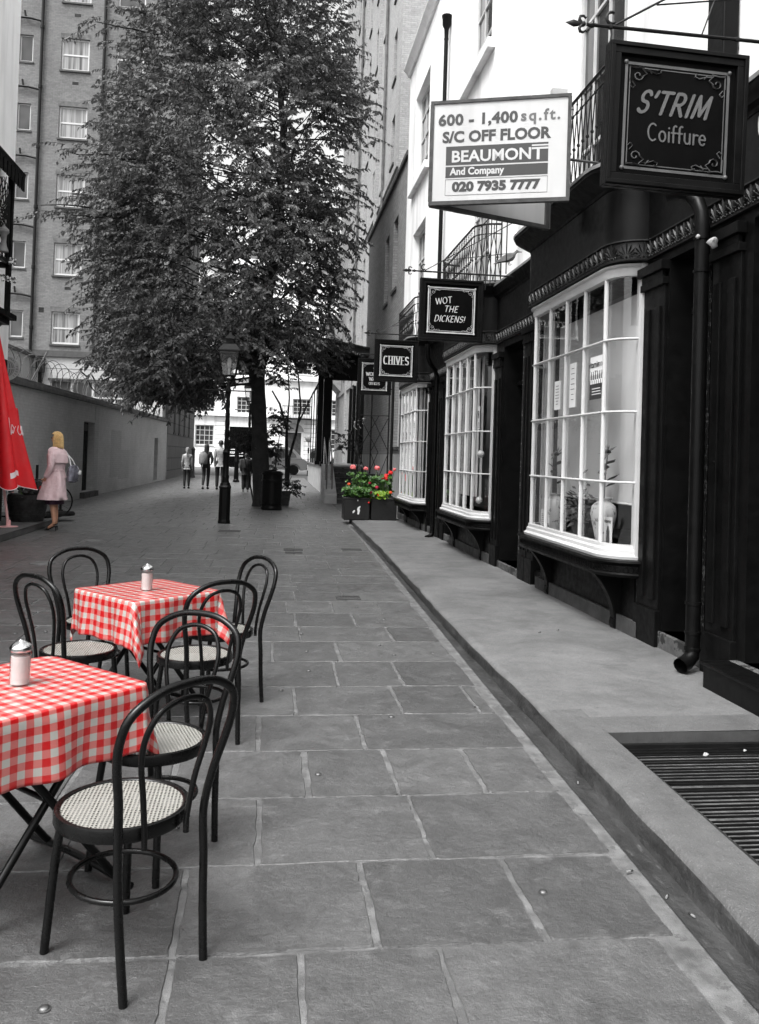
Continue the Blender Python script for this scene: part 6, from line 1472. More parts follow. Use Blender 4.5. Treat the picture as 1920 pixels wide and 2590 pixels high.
def cloth(x, y_, a, seed, label, half, us=1.0):
    """a square of cloth over the square top: each point beyond the edge hangs down; corners fall in folds"""
    n_ = 110; mb = MB(); s = .322; cc = .052; uvs = []; rr = random.Random(seed)
    ph = [rr.uniform(0, 6) for _ in range(12)]
    for j in range(n_+1):
        for i in range(n_+1):
            u, v = -half+2*half*i/n_, -half+2*half*j/n_
            cu, cv = max(-s+cc, min(s-cc, u)), max(-s+cc, min(s-cc, v)); du, dv = u-cu, v-cv; r_ = hypot(du, dv)
            if r_ <= cc or (abs(u) <= s and abs(v) <= s and r_ < cc): px, py, d, nx, ny = u, v, 0, 0, 0
            else: nx, ny = du/r_, dv/r_; px, py = cu+nx*cc, cv+ny*cc; d = r_-cc
            z = .7372
            if d > 0:
                corner = abs(nx)*abs(ny)*2                 # 0 on the sides, 1 on the diagonals
                fall = d; q = min(1, d/.30)
                ang = atan2(ny, nx)
                side_s = (u if abs(ny) > abs(nx) else v)
                rip = .017*sin(side_s*17+ph[0]+3*ang)+.011*sin(side_s*33+ph[1]+ang*2)
                fold = 0
                if corner > .02: fold = .040*corner+ .030*corner*cos(4*(ang-pi/4)*2+ph[2]*.3)
                if nx < 0 and ny > 0: fold *= .1
                if us > 1 and nx > 0 and ny < 0: fold *= .3
                outw = .004+rip*q*(1-.35*corner)+q*(.012+fold)
                if d < .03: outw *= d/.03
                # corner flaps swing to one side like the photographed ones
                tw = corner*q*.055*(1 if (seed+int((ang+pi)/(pi/2))) % 2 else -1)
                px += nx*outw-ny*tw; py += ny*outw+nx*tw
                z -= (fall*(.985-.05*corner) if d > .012 else fall*.7)
                z -= -.006*sin(side_s*23+ph[4])*q
            mb.v.append((px, py, z)); uvs.append(((u+half)*us, (v+half)*us))
    for j in range(n_):
        for i in range(n_): k = j*(n_+1)+i; mb.face((k, k+1, k+n_+2, k+n_+1))
    o_ = mb.build('tablecloth', 'gingham', smooth=180, fixn=False, uv=uvs); o_.location = (x, y_, .0055); o_.rotation_euler = (0, 0, a)
    so_ = o_.modifiers.new('thick', 'SOLIDIFY'); so_.thickness = .0012; so_.offset = 1
    return tag(o_, label, 'tablecloth', 'red and white checked tablecloths')
cloth(TABS[0][0], TABS[0][1], TABS[0][2], 4, 'red and white checked cloth on the near table at the left edge', .552, 1.24)
cloth(TABS[1][0], TABS[1][1], TABS[1][2], 9, 'red and white checked cloth on the far table, all four edges in view', .575)
def dispenser(x, y_, lab):
    t = thing('sugar_dispenser', lab, 'sugar dispenser', (x, y_, .7447), 0, 'glass sugar dispensers', 1.08)
    mb = MB(); n_ = 32; prof = [(.0345, 0), (.036, .004), (.036, .010), (.0335, .016), (.0325, .03), (.0325, .10), (.031, .112), (.030, .118)]
    k = 0
    for r_, z in prof:
        for j in range(n_): a = 2*pi*j/n_; q = r_*(1+(.022*cos(a*16) if .02 < z < .105 else 0)); mb.v.append((q*cos(a), q*sin(a), z))
    for i in range(len(prof)-1):
        for j in range(n_): mb.face((i*n_+j, i*n_+(j+1) % n_, (i+1)*n_+(j+1) % n_, (i+1)*n_+j))
    mb.build('jar', 'jar_glass', t, smooth=60)
    mb = MB(); mb.lathe([(.0295, .006), (.0298, .02), (.0298, .096), (.02, .100), (.0001, .101)], 24); mb.build('sugar', 'sugar', t)
    mb = MB(); mb.lathe([(.031, .112), (.0355, .113), (.036, .117), (.0365, .124), (.0355, .127), (.033, .131), (.027, .137), (.018, .143), (.010, .147), (.008, .150), (.003, .151), (.0001, .151)], 32); mb.build('lid', 'chrome', t, smooth=40)
dispenser(-.872, 3.135, 'glass sugar dispenser with chrome lid on the near table')
dispenser(-.735, 5.235, 'glass sugar dispenser with chrome lid on the far table')
at_ = thing('ashtray', 'dark round ashtray at the rear left of the near table by the frame edge', 'ashtray', (-1.13, 3.30, .7447)); mb = MB(); mb.lathe([(.05, 0), (.055, .03), (.06, .035), (.05, .035), (.04, .012), (.0001, .010)], 20); mb.build('bowl', 'bentwood', at_)

# ---------------------------------------------------------------- things in the shop windows
v1 = thing('vase', 'tall pale painted vase with an upright flower in the near bow window', 'vase', (3.08, 7.42, .851))
def vase_shape(h): return [(.05*h/.4, 0), (.055*h/.4, .01), (.085*h/.4, h*.35), (.112*h/.4, h*.66), (.10*h/.4, h*.82), (.06*h/.4, h*.92), (.058*h/.4, h*.95), (.078*h/.4, h), (.062*h/.4, h*.99), (.05*h/.4, h*.93)]
m, n, b, o = newmat('painted_vase'); n.links.new(mixc(n, ramp(n, tex(n, 16, 5, rough=.7), .58, .62), .50, .16), b.inputs['Base Color']); b.inputs['Roughness'].default_value = .35
mb = MB(); mb.lathe(vase_shape(.44), 22); mb.build('body', 'painted_vase', v1)
v2 = thing('vase', 'pale vase farther back at the left side of the near bow window', 'vase', (3.10, 8.78, .851)); mb = MB(); mb.lathe(vase_shape(.42), 22); mb.build('body', 'painted_vase', v2)
def sunflower(x, y_, z0, z1, lean, lab, par=None):
    t = thing('flower', lab, 'flower', (x, y_, z0)); r_ = random.Random(int(y_*100))
    mb = MB(); st = smooth_path([(0, 0, -.18), (0, lean*.3, (z1-z0)*.4), (0, lean, z1-z0)], 4); mb.tube(st, .006, 6); mb.build('stem', 'leaf_grey_pot', t)
    mb = MB(); c = st[-1]
    for i in range(26):
        a = 2*pi*i/26; d = Vector((cos(a)*.35-.25*abs(sin(a)), sin(a), r_.uniform(-.5, .35)+.4*cos(a))).normalized(); u = d.orthogonal().normalized()*.013; L_ = r_.uniform(.07, .11)
        mb.poly([c, c+d*L_*.5+u, c+d*L_, c+d*L_*.5-u])
    mb.build('petals', 'cloth_mid', t, smooth=0, fixn=False); mb = MB(); mb.ball(tuple(c), .035, 8, sz=.6); mb.build('flower_head', 'stone_dark', t)
    mb = MB()
    for i in range(5):
        z = (z1-z0)*(.25+.12*i); a = r_.uniform(0, 6.3); p = Vector((0, lean*.3, z)); d = Vector((cos(a)*.4, sin(a), .3)).normalized(); u = d.cross(Vector((0, 0, 1))).normalized()*.045; mb.poly([p, p+d*.08+u, p+d*.17, p+d*.08-u])
    mb.build('foliage', 'leaf_grey_pot', t, smooth=0, fixn=False)
sunflower(3.08, 7.42, 1.28, 1.72, -.06, 'daisy like flower standing up from the nearer window vase')
sunflower(3.10, 8.78, 1.26, 1.70, .03, 'drooping flower in the vase at the left of the near bow window')
fo = thing('flower_arrangement', 'dark leafy dried arrangement between the two vases in the near bow window', 'plant', (3.12, 8.1, .851)); mb = MB(); r_ = random.Random(8)
mb = MB(); mb.lathe([(.06, 0), (.09, .12), (.10, .16), (.08, .16)], 14); mb.build('pot', 'stone_dark', fo)
mb = MB()
for i in range(240):
    a = r_.uniform(0, 6.3); q = r_.random()**.5; p = Vector((.12*q*cos(a), .30*q*sin(a), .15+.5*r_.random()*(1.15-q))); d = Vector((cos(a), sin(a), r_.uniform(-.6, .9))).normalized(); u = d.orthogonal().normalized()*.014; mb.poly([p, p+d*.04+u, p+d*.08, p+d*.04-u])
mb.build('foliage', 'leaf_grey_pot', fo, smooth=0, fixn=False)
def paper_sheet(name, lab, x, y0, y1, z0, z1, draw=None, cat='notice', dark=None):
    t = thing(name, lab, cat, (x, (y0+y1)/2, z0)); off = (x, (y0+y1)/2, z0)
    mb = MB(); mb.box(x, x+.002, y0, y1, z0, z1); mb.build('sheet', 'paper', t, off, 0)
    if draw: mb = MB(); draw(mb, x, y0, y1, z0, z1); mb.build('print', 'ink', t, off, 0, fixn=False)
    return t
WX = XF+.019-.004
def d_lines(mb, x, y0, y1, z0, z1):
    w = (y1-y0); r_ = random.Random(3)
    put_text(mb, 'Hairdressing', w*.15, (x, (y0+y1)/2, z1-.04), (0, -1, 0), (0, 0, 1)) if False else None
    for i in range(7):
        z = z1-.05-(z1-z0-.08)*i/7; h = w*r_.uniform(.18, .36); mb.box(x-.0015, x-.0005, (y0+y1)/2-h, (y0+y1)/2+h, z-.006, z)
def d_poster(mb, x, y0, y1, z0, z1):
    mb.box(x-.0016, x-.0006, y0, y1, z0, z0+(z1-z0)*.45)
    put_text(mb, 'vitamin', (y1-y0)*.26, (x, y1-(y1-y0)*.29, z1-.075), (0, -1, 0), (0, 0, 1), bold=.002, lift=.002)
ps1 = paper_sheet('poster', 'vitaminwater poster with a row of bottles in the near bow window', XF+.012, 7.165, 7.49, 2.20, 2.60, d_poster, 'poster')
off = (XF+.012, 7.3275, 2.2); x = XF+.012
mb = MB(); put_text(mb, 'water', .082, (x, 7.235, 2.525), (0, -1, 0), (0, 0, 1), lift=.002); put_text(mb, 'try it', .035, (x, 7.34, 2.465), (0, -1, 0), (0, 0, 1), lift=.002); 
for i in range(6):
    yy = 7.455-i*.050; mb.prism([(yy-.017, 2.36), (yy+.017, 2.36), (yy+.017, 2.42), (yy+.007, 2.445), (yy+.007, 2.462), (yy-.007, 2.462), (yy-.007, 2.445), (yy-.017, 2.42)], lambda u, v, w: (x-w, u, v), .0006, .0022)
mb.build('pale_print', 'ink_grey', ps1, off, 0, fixn=False)
mb = MB()
for i in range(6): yy = 7.455-i*.050; mb.box(x-.003, x-.0018, yy-.016, yy+.016, 2.345, 2.385)
for i in range(3): mb.box(x-.003, x-.0018, 7.22+i*.01, 7.43, 2.245+i*.026, 2.252+i*.026)
mb.build('white_print', 'paper', ps1, off, 0)
paper_sheet('notice', 'small white printed notice in the near bow window, lower of two', XF+.012, 8.30, 8.48, 2.16, 2.46, d_lines)
paper_sheet('notice', 'tall white printed notice in the near bow window, upper of two', XF+.012, 7.86, 8.03, 2.16, 2.60, d_lines)
c2 = paper_sheet('shop_card', 'white vitaminwater card with a bottle standing at the right of the window sill', 3.03, 7.10, 7.27, .852, 1.13, None, 'card')
mb = MB(); put_text(mb, 'vitamin', .052, (3.03, 7.20, 1.09), (0, -1, 0), (0, 0, 1), bold=.001); mb.build('lettering', 'ink', c2, (3.03, 7.185, .852), 0, fixn=False)
mb = MB(); mb.prism([(7.15, .87), (7.22, .87), (7.222, .93), (7.215, .96), (7.22, 1.0), (7.205, 1.02), (7.195, 1.05), (7.175, 1.05), (7.165, 1.02), (7.15, 1.0), (7.155, .96), (7.148, .93)], lambda u, v, w: (3.03-w, u, v), .0006, .002); mb.build('bottle_print', 'gilt_grey', c2, (3.03, 7.185, .852), 0)
c3 = paper_sheet('shop_card', 'small white card at the far left corner of the near window sill', 3.03, 8.93, 9.08, .852, 1.08, d_lines, 'card')
ns = paper_sheet('no_smoking_notice', 'white no smoking notice in the second bow window', 2.992, 11.86, 11.975, 2.06, 2.40, None)
mb = MB(); cy, cz = 11.92, 2.28; mb.tube([(2.990, cy+.036*cos(2*pi*i/20), cz+.055*sin(2*pi*i/20)) for i in range(20)], .005, 4, True); mb.tube([(2.990, cy-.026, cz+.04), (2.990, cy+.026, cz-.04)], .004, 4); mb.box(2.988, 2.991, cy-.028, cy+.022, cz-.006, cz+.006)
for i in range(3): mb.box(2.989, 2.991, cy-.035, cy+.035, 2.09+i*.03, 2.10+i*.03)
mb.build('print', 'ink_grey', ns, (2.992, 11.9175, 2.06), 0)
for i, (yy, z, r_) in enumerate(((11.93, 1.70, .055), (11.95, 1.02, .05))):
    mb = MB(); mb.ball((0, 0, 0), r_, 12); [mb.tube([(r_*1.01*cos(t)*cos(a), r_*1.01*cos(t)*sin(a), r_*1.01*sin(t)) for t in [R(-80+20*k) for k in range(9)]], .003, 4) for a in (0, .6, 1.2, 1.8, 2.4)]
    mb.tube([(0, 0, r_), (0, 0, 2.9-z)], .003, 4); o_ = mb.build('hanging_ball', 'porcelain'); o_.location = (3.0+.04, yy, z); tag(o_, ['round shell ball hanging on a cord in the second bow window', 'lower hanging shell ball near the sill of the second bow window'][i], 'ornament')
md = thing('menu_lettering', 'white menu lettering on the near side pane of the far bow window', 'lettering', (2.985, 16.93, 1.2)); mb = MB(); r_ = random.Random(4)
for i, z in enumerate((2.24, 2.10, 1.97, 1.66, 1.56, 1.52, 1.40, 1.36, 1.30)): h = r_.uniform(.04, .075); mb.box(3.035, 3.037, 16.90-h, 16.90+h, z, z+.022)
mb.build('lines', 'paper', md, (2.985, 16.93, 1.2), 0)

# scrap of white rag caught on the pipe
mb = MB(); r_ = random.Random(2); mb.loft([(0, 0, -.05, .012, .012), (.008, 0, -.03, .03, .022), (-.01, .01, 0, .042, .035), (.0, .0, .03, .03, .03), (.01, 0, .05, .012, .01)], 16, wob=1.0, seed=3); o_ = mb.build('rag', 'rag_cloth', smooth=180); o_.scale = (.8, .8, .8); o_.location = (3.02, 5.46, 3.18); tag(o_, 'crumpled white rag stuffed beside the pipe under the frieze at right', 'rag')
mb = MB(); mb.loft([(0, 0, -.015, .008, .01), (.0, 0, 0, .018, .02), (0, 0, .015, .008, .01)], 9, wob=.8, seed=9); o_ = mb.build('rag', 'rag_cloth', smooth=180); o_.location = (3.0, 5.64, 3.27); tag(o_, 'tiny white tuft on the pipe just above the larger rag', 'rag')

# ================================================================ LEFT: parasol, planter, stand
pr_ = thing('parasol', 'closed bright red parasol with white script lettering on a pale pole at left', 'parasol', (-4.73, 15.9, .13))
mb = MB(); mb.lathe([(.17, 0), (.17, .012), (.05, .02), (.04, .03), (.04, .12), (.028, .13)], 20); mb.build('base_plate', 'parasol_pole', pr_)
mb = MB(); mb.tube([(0, 0, .02), (-.13, 0, .9), (-.32, 0, 3.5)], .024, 10); mb.build('pole', 'parasol_pole', pr_)
# furled canopy: hanging folds; tip at the top, wide hem below
mb = MB(); n_ = 120; H0, H1 = .74, 3.55; rows_n = 30; lean = -.10
def cshift(z): t = (H1-z)/(H1-H0); return -.13-.20*(1-t)
def canopy_r(a, z):
    t = (H1-z)/(H1-H0); f = .045+.46*t**1.05
    k_ = cos(a*6+.4+.6*sin(a*2)); fold = 1+(.34*t+.06)*(abs(k_)**.7*(1 if k_ > 0 else -1))*.8
    return f*fold*.93
for i in range(rows_n+1):
    z = H1+(H0-H1)*i/rows_n
    for j in range(n_): a = 2*pi*j/n_; r_ = canopy_r(a, z); zz = z-(.05*cos(a*6+.4) if i == rows_n else .05*cos(a*6+.4)*(i/rows_n)**3); mb.v.append((r_*cos(a)+cshift(z), r_*sin(a)*.9, zz))
for i in range(rows_n):
    for j in range(n_): mb.face((i*n_+j, i*n_+(j+1) % n_, (i+1)*n_+(j+1) % n_, (i+1)*n_+j), 1 if i == rows_n-3 and j % 20 < 13 or i == rows_n-1 and False else 0)
cn = mb.build('canopy', ['parasol_red', 'parasol_white'], pr_, smooth=80, fixn=False)
mb = MB()
for j in range(n_): pass
rim = []
for j in range(n_): a = 2*pi*j/n_; r_ = canopy_r(a, H0)*1.01; rim.append((r_*cos(a)+cshift(H0), r_*sin(a)*.9, H0-.05*cos(a*6+.4)))
mb.tube(rim, .008, 4, True); mb.build('hem', 'parasol_white', cn)
# white script swashes following the cloth surface
mb = MB()
def on_canopy(a, z, lift=.010): r_ = canopy_r(a, z)+lift; return (r_*cos(a)+cshift(z), r_*sin(a)*.9, z-.05*cos(a*6+.4)*((H1-z)/(H1-H0))**3)
def script(pts, w): 
    P_ = smooth_path([(p[0], 0, p[1]) for p in pts], 6); mb.tube([on_canopy(q.x, q.z) for q in P_], [w*(.55+.45*abs(sin(i*.35))) for i in range(len(P_))], 5, flat=.5)
a0 = R(-148)
for da, s in ((0, 1), (R(131), 1), (R(-112), 1)):
    b_ = a0+da
    script([(b_-.35, 1.98), (b_-.43, 1.86), (b_-.38, 1.70), (b_-.22, 1.68), (b_-.12, 1.76)], .016)      # C
    script([(b_-.10, 1.70), (b_-.16, 1.76), (b_-.10, 1.86), (b_-.03, 1.78), (b_-.10, 1.70), (b_+.02, 1.84)], .013)   # o
    script([(b_+.10, 1.86), (b_+.04, 1.76), (b_+.09, 1.69), (b_+.17, 1.74)], .013)                      # c
    script([(b_+.30, 1.85), (b_+.20, 1.80), (b_+.22, 1.70), (b_+.30, 1.76), (b_+.31, 1.86), (b_+.32, 1.69), (b_+.37, 1.72)], .013)  # a
mb.build('script_lettering', 'parasol_white', cn, fixn=False)
mb = MB(); mb.lathe([(.05, 3.5), (.035, 3.6), (.03, 3.66), (.001, 3.70)], 10, (-.33, 0, 0)); mb.build('finial', 'parasol_pole', pr_)

p2 = thing('parasol', 'second folded red parasol showing only as a sliver behind the front one', 'parasol', (-5.13, 17.45, .13))
mb = MB(); mb.tube([(0, 0, 0), (0, 0, 2.0)], .024, 8); mb.build('pole', 'parasol_pole', p2)
mb = MB(); mb.loft([(0, 0, 1.2, .11, .11), (0, 0, 1.6, .10, .10), (0, 0, 1.95, .07, .07), (.0, 0, 2.18, .04, .04), (.01, 0, 2.24, .015, .015)], 20, wob=.5, seed=5); mb.build('canopy', 'parasol_red', p2, smooth=70)

bt = thing('barrel_planter', 'half barrel planter of dark wood on the raised kerb behind the red parasol', 'planter', (-4.78, 17.25, .13))
mb = MB(); mb.lathe([(.30, 0), (.36, .25), (.38, .5), (.36, .54), (.34, .5)], 16); mb.lathe([(.345, .10), (.352, .10), (.36, .15), (.345, .15)], 16); mb.lathe([(.37, .34), (.385, .34), (.39, .40), (.37, .40)], 16); mb.lathe([(.345, .47), (.001, .48)], 16); mb.build('barrel', 'wood_barrel', bt)
geranium('leafy geranium with one bright red bloom in the barrel beside the woman', -4.68, 17.1, .30, 14, [(.24, -.18, .15, .055)], 'leaf_dark', ['petal_red'], .34, 150, None).location.z = .62
sd_ = thing('barrier_stand', 'slim dark post on a round rubber base behind the woman on the kerb end', 'post', (-4.55, 18.9, .13))
mb = MB(); mb.lathe([(.30, 0), (.31, .04), (.28, .08), (.06, .10), (.05, .12)], 20); mb.build('base', 'rubber', sd_)
mb = MB(); mb.tube([(0, 0, .1), (0, 0, 1.15)], .028, 8); mb.build('post', 'black_iron', sd_)
s2 = thing('barrier_stand', 'second flat rubber base with a post partly behind the coat of the woman', 'post', (-4.85, 18.1, .13))
mb = MB(); mb.lathe([(.30, 0), (.31, .04), (.28, .08), (.06, .10), (.05, .12)], 20); mb.build('base', 'rubber', s2); mb = MB(); mb.tube([(0, 0, .1), (0, 0, 1.1)], .028, 8); mb.build('post', 'black_iron', s2)
bx = thing('bicycle', 'bicycle half hidden behind the parasol and the woman, leaning by the barrel', 'bicycle', (-4.95, 18.0, .13), R(8))
mb = MB()
for x in (-.45, .50): mb.tube([(x+.33*cos(t), 0, .35+.33*sin(t)) for t in [2*pi*i/24 for i in range(24)]], .018, 6, True); [mb.tube([(x, 0, .35), (x+.32*cos(t), 0, .35+.32*sin(t))], .003, 3) for t in [pi*i/6 for i in range(12)]]
mb.build('wheel', 'rubber', bx); mb = MB()
for a, b_ in (((-.45, .35), (-.15, .32)), ((-.45, .35), (-.22, .78)), ((-.15, .32), (-.25, .85)), ((-.15, .32), (.35, .75)), ((-.22, .78), (.35, .80)), ((.50, .35), (.36, .85)), ((.36, .85), (.33, .98))): mb.tube([(a[0], 0, a[1]), (b_[0], 0, b_[1])], .016, 6)
mb.tube([(.33, -.25, .98), (.40, -.1, 1.0), (.40, .1, 1.0), (.33, .25, .98)], .012, 6); mb.build('frame', 'car_silver', bx); mb = MB(); mb.loft([(-.27, 0, .85, .12, .07), (-.25, 0, .90, .12, .07)], 12); mb.build('saddle', 'rubber', bx)
# ================================================================ PEOPLE
def skin_body(joints, edges, name, matn, parent, root=0, sub=2):
    """joints: {key: (x, y, z, r)}; edges between keys; one continuous skinned surface"""
    ks = list(joints); idx = {k_: i for i, k_ in enumerate(ks)}
    me = bpy.data.meshes.new(name); me.from_pydata([joints[k_][:3] for k_ in ks], [(idx[a], idx[b_]) for a, b_ in edges], [])
    o_ = bpy.data.objects.new(name, me); COL.objects.link(o_)
    md_ = o_.modifiers.new('skin', 'SKIN'); md_.use_smooth_shade = True
    lay = me.skin_vertices[0] if me.skin_vertices else None
    if lay is None:
        bm = bmesh.new(); bm.from_mesh(me); bm.verts.layers.skin.verify(); bm.to_mesh(me); bm.free(); lay = me.skin_vertices[0]
    for i, k_ in enumerate(ks):
        r_ = joints[k_][3]; lay.data[i].radius = (r_, r_) if not isinstance(r_, tuple) else r_; lay.data[i].use_root = (i == root)
    sb = o_.modifiers.new('sub', 'SUBSURF'); sb.levels = sub; sb.render_levels = sub
    bpy.context.view_layer.update()
    me2 = bpy.data.meshes.new_from_object(o_.evaluated_get(bpy.context.evaluated_depsgraph_get()))
    bpy.data.objects.remove(o_); me2.name = name; me2.materials.clear(); me2.materials.append(MATS[matn]); me2.polygons.foreach_set('use_smooth', [True]*len(me2.polygons))
    n_ = bpy.data.objects.new(name, me2); COL.objects.link(n_); n_.parent = parent; return n_
def human(root, H=1.72, skin_='skin_grey', lean=0, armL=None, armR=None, legL=None, legR=None, head_turn=0, sw=.158, heel=0, waist=.115):
    """faces +Y. Returns the joint table used for the clothes"""
    s = H/1.72; J = {}
    def put(k_, x, y_, z, r_): J[k_] = (x*s, y_*s, z*s, (r_[0]*s, r_[1]*s) if isinstance(r_, tuple) else r_*s)
    put('pelvis', 0, 0, .95, (.135, .105)); put('waist', 0, .005, 1.10, (waist, .085)); put('chest', 0, .0, 1.28, (.145, .10)); put('shoulders', 0, -.005, 1.42, (.10, .08)); put('neck', 0, 0, 1.50, .052); put('head0', 0, .012, 1.57, .068); put('head1', 0, .012, 1.645, .083); put('head2', 0, .0, 1.71, .052)
    ll = legL or [(-.095, .0, .90), (-.10, .03, .50), (-.10, -.02, .085), (-.105, .13, .03)]; lr = legR or [(.095, 0, .90), (.10, .03, .50), (.10, -.02, .085), (.105, .13, .03)]
    for t, L_ in (('L', ll), ('R', lr)):
        for k_, p, r_ in zip(('hip', 'knee', 'ankle', 'toe'), L_, (.085, .055, .036, .030)): put(k_+t, *p, r_)
        a, b_ = J['knee'+t], J['ankle'+t]; J['calf'+t] = tuple((a[i]*.66+b_[i]*.34) for i in range(3))+(.053*s,); J['calf'+t] = (J['calf'+t][0], J['calf'+t][1]-.012*s, J['calf'+t][2], J['calf'+t][3])
    al = armL or [(-sw, 0, 1.40), (-.195, -.02, 1.13), (-.20, .05, .90), (-.20, .075, .82)]; ar = armR or [(sw, 0, 1.40), (.20, .01, 1.13), (.205, .10, .90), (.205, .13, .82)]
    for t, L_ in (('L', al), ('R', ar)):
        for k_, p, r_ in zip(('sh', 'elbow', 'wrist', 'palm'), L_, (.055, .040, .026, .032)): put(k_+t, *p, r_)
    E_ = [('pelvis', 'waist'), ('waist', 'chest'), ('chest', 'shoulders'), ('shoulders', 'neck'), ('neck', 'head0'), ('head0', 'head1'), ('head1', 'head2')]
    for t in 'LR':
        E_ += [('pelvis', 'hip'+t), ('hip'+t, 'knee'+t), ('knee'+t, 'calf'+t), ('calf'+t, 'ankle'+t), ('ankle'+t, 'toe'+t), ('shoulders', 'sh'+t), ('sh'+t, 'elbow'+t), ('elbow'+t, 'wrist'+t), ('wrist'+t, 'palm'+t)]
    body = skin_body(J, E_, 'body', skin_, root)
    # five bent fingers on each hand, joined into the body mesh
    fm = MB()
    for t in 'LR':
        w, p = Vector(J['wrist'+t][:3]), Vector(J['palm'+t][:3]); d = (p-w).normalized(); sd_ = Vector((0, 1, 0)); sd_ = (sd_-d*sd_.dot(d)).normalized(); inn = d.cross(sd_)*(1 if t == 'L' else -1)
        for i, L_ in enumerate((.062, .074, .068, .054)):
            b_ = p+d*.018*s+sd_*(.026-.0175*i)*s; fm.tube([b_, b_+d*L_*.5*s, b_+d*L_*.85*s+inn*.012*s, b_+d*L_*.98*s+inn*.028*s], [.0088*s, .0085*s, .0078*s, .005*s], 6)
        b_ = p-d*.02*s+sd_*.028*s; fm.tube([b_, b_+(sd_*.6+d*.6).normalized()*.035*s, b_+(sd_*.5+d*.9).normalized()*.062*s+inn*.01*s], [.011*s, .0095*s, .006*s], 6)
    # face: nose, brow, lips, eyes, ears
    hx, hy, hz = J['head1'][0], J['head1'][1], J['head1'][2]
    fm.lathe([(.002*s, .03*s), (.008*s, .012*s), (.013*s, -.004*s), (.008*s, -.012*s), (.001, -.014*s)], 8, (hx, hy+.088*s, hz-.012*s))
    for e in (-1, 1): fm.ball((hx+e*.080*s, hy-.005*s, hz-.012*s), .022*s, 8, sx=.35, sy=.7)
    fm.tube([(hx-.022*s, hy+.078*s, hz-.052*s), (hx, hy+.086*s, hz-.050*s), (hx+.022*s, hy+.078*s, hz-.052*s)], .006*s, 6)
    k = len(body.data.vertices)
    bm = bmesh.new(); bm.from_mesh(body.data); vs = [bm.verts.new(v) for v in fm.v]
    for f in fm.f:
        try: nf = bm.faces.new([vs[i] for i in f]); nf.smooth = True
        except ValueError: pass
    bmesh.ops.recalc_face_normals(bm, faces=bm.faces); bm.to_mesh(body.data); bm.free()
    ey = MB()
    for e in (-1, 1): ey.ball((hx+e*.030*s, hy+.070*s, hz+.002*s), .011*s, 8)
    ey.build('eyes', 'ink', root)
    return J, s
def garment(J, keys, edges, grow, name, matn, parent, ov={}):
    """a garment skinned over some of the body's joints, a little wider"""
    K_ = {}
    for k_ in keys:
        x, y_, z, r_ = J[k_]; r_ = (r_[0]+grow, r_[1]+grow) if isinstance(r_, tuple) else r_+grow
        K_[k_] = (x, y_, z, r_)
    K_.update(ov); return skin_body(K_, edges, name, matn, parent)
ARMS = [('shoulders', 'shL'), ('shL', 'elbowL'), ('elbowL', 'wristL'), ('shoulders', 'shR'), ('shR', 'elbowR'), ('elbowR', 'wristR')]
def top(J, matn, parent, name='jacket', g=.018, s=1, hem=.86):
    x, y_, z, r_ = J['pelvis']; ov = {'hem': (x, y_, hem*s, (r_[0]+g*.9, r_[1]+g*1.2)), 'shoulders': (J['shoulders'][0], J['shoulders'][1], J['shoulders'][2]-.02*s, (.095*s+g*.5, .080*s+g*.5))}
    for t in 'LR':
        w, e = Vector(J['wrist'+t][:3]), Vector(J['elbow'+t][:3]); q = e.lerp(w, .95); ov['wrist'+t] = (q.x, q.y, q.z, .034*s+g*.4)
    return garment(J, ['pelvis', 'waist', 'chest', 'shoulders', 'shL', 'elbowL', 'shR', 'elbowR'], [('hem', 'pelvis'), ('pelvis', 'waist'), ('waist', 'chest'), ('chest', 'shoulders')]+ARMS, g, name, matn, parent, ov)
def trousers(J, matn, parent, g=.018, s=1, flare=.055):
    ov = {'ankleL': J['ankleL'][:3]+(flare*s,), 'ankleR': J['ankleR'][:3]+(flare*s,)}
    return garment(J, ['pelvis', 'waist', 'hipL', 'kneeL', 'calfL', 'hipR', 'kneeR', 'calfR'], [('waist', 'pelvis'), ('pelvis', 'hipL'), ('hipL', 'kneeL'), ('kneeL', 'calfL'), ('calfL', 'ankleL'), ('pelvis', 'hipR'), ('hipR', 'kneeR'), ('kneeR', 'calfR'), ('calfR', 'ankleR')], g, 'trousers', matn, parent, ov)
def shoes(J, matn, parent, s=1):
    for t in 'LR':
        mb = MB(); a, b_ = Vector(J['ankle'+t][:3]), Vector(J['toe'+t][:3]); d = (b_-a); d.z = 0; d.normalize(); h = Vector((a.x, a.y, 0))-d*.05*s
        mb.tube([h+Vector((0, 0, .045*s)), h+d*.05*s+Vector((0, 0, .045*s)), h+d*.15*s+Vector((0, 0, .035*s)), h+d*.24*s+Vector((0, 0, .024*s))], [.042*s, .048*s, .045*s, .026*s], 10, flat=.9); mb.build('shoe', matn, parent)
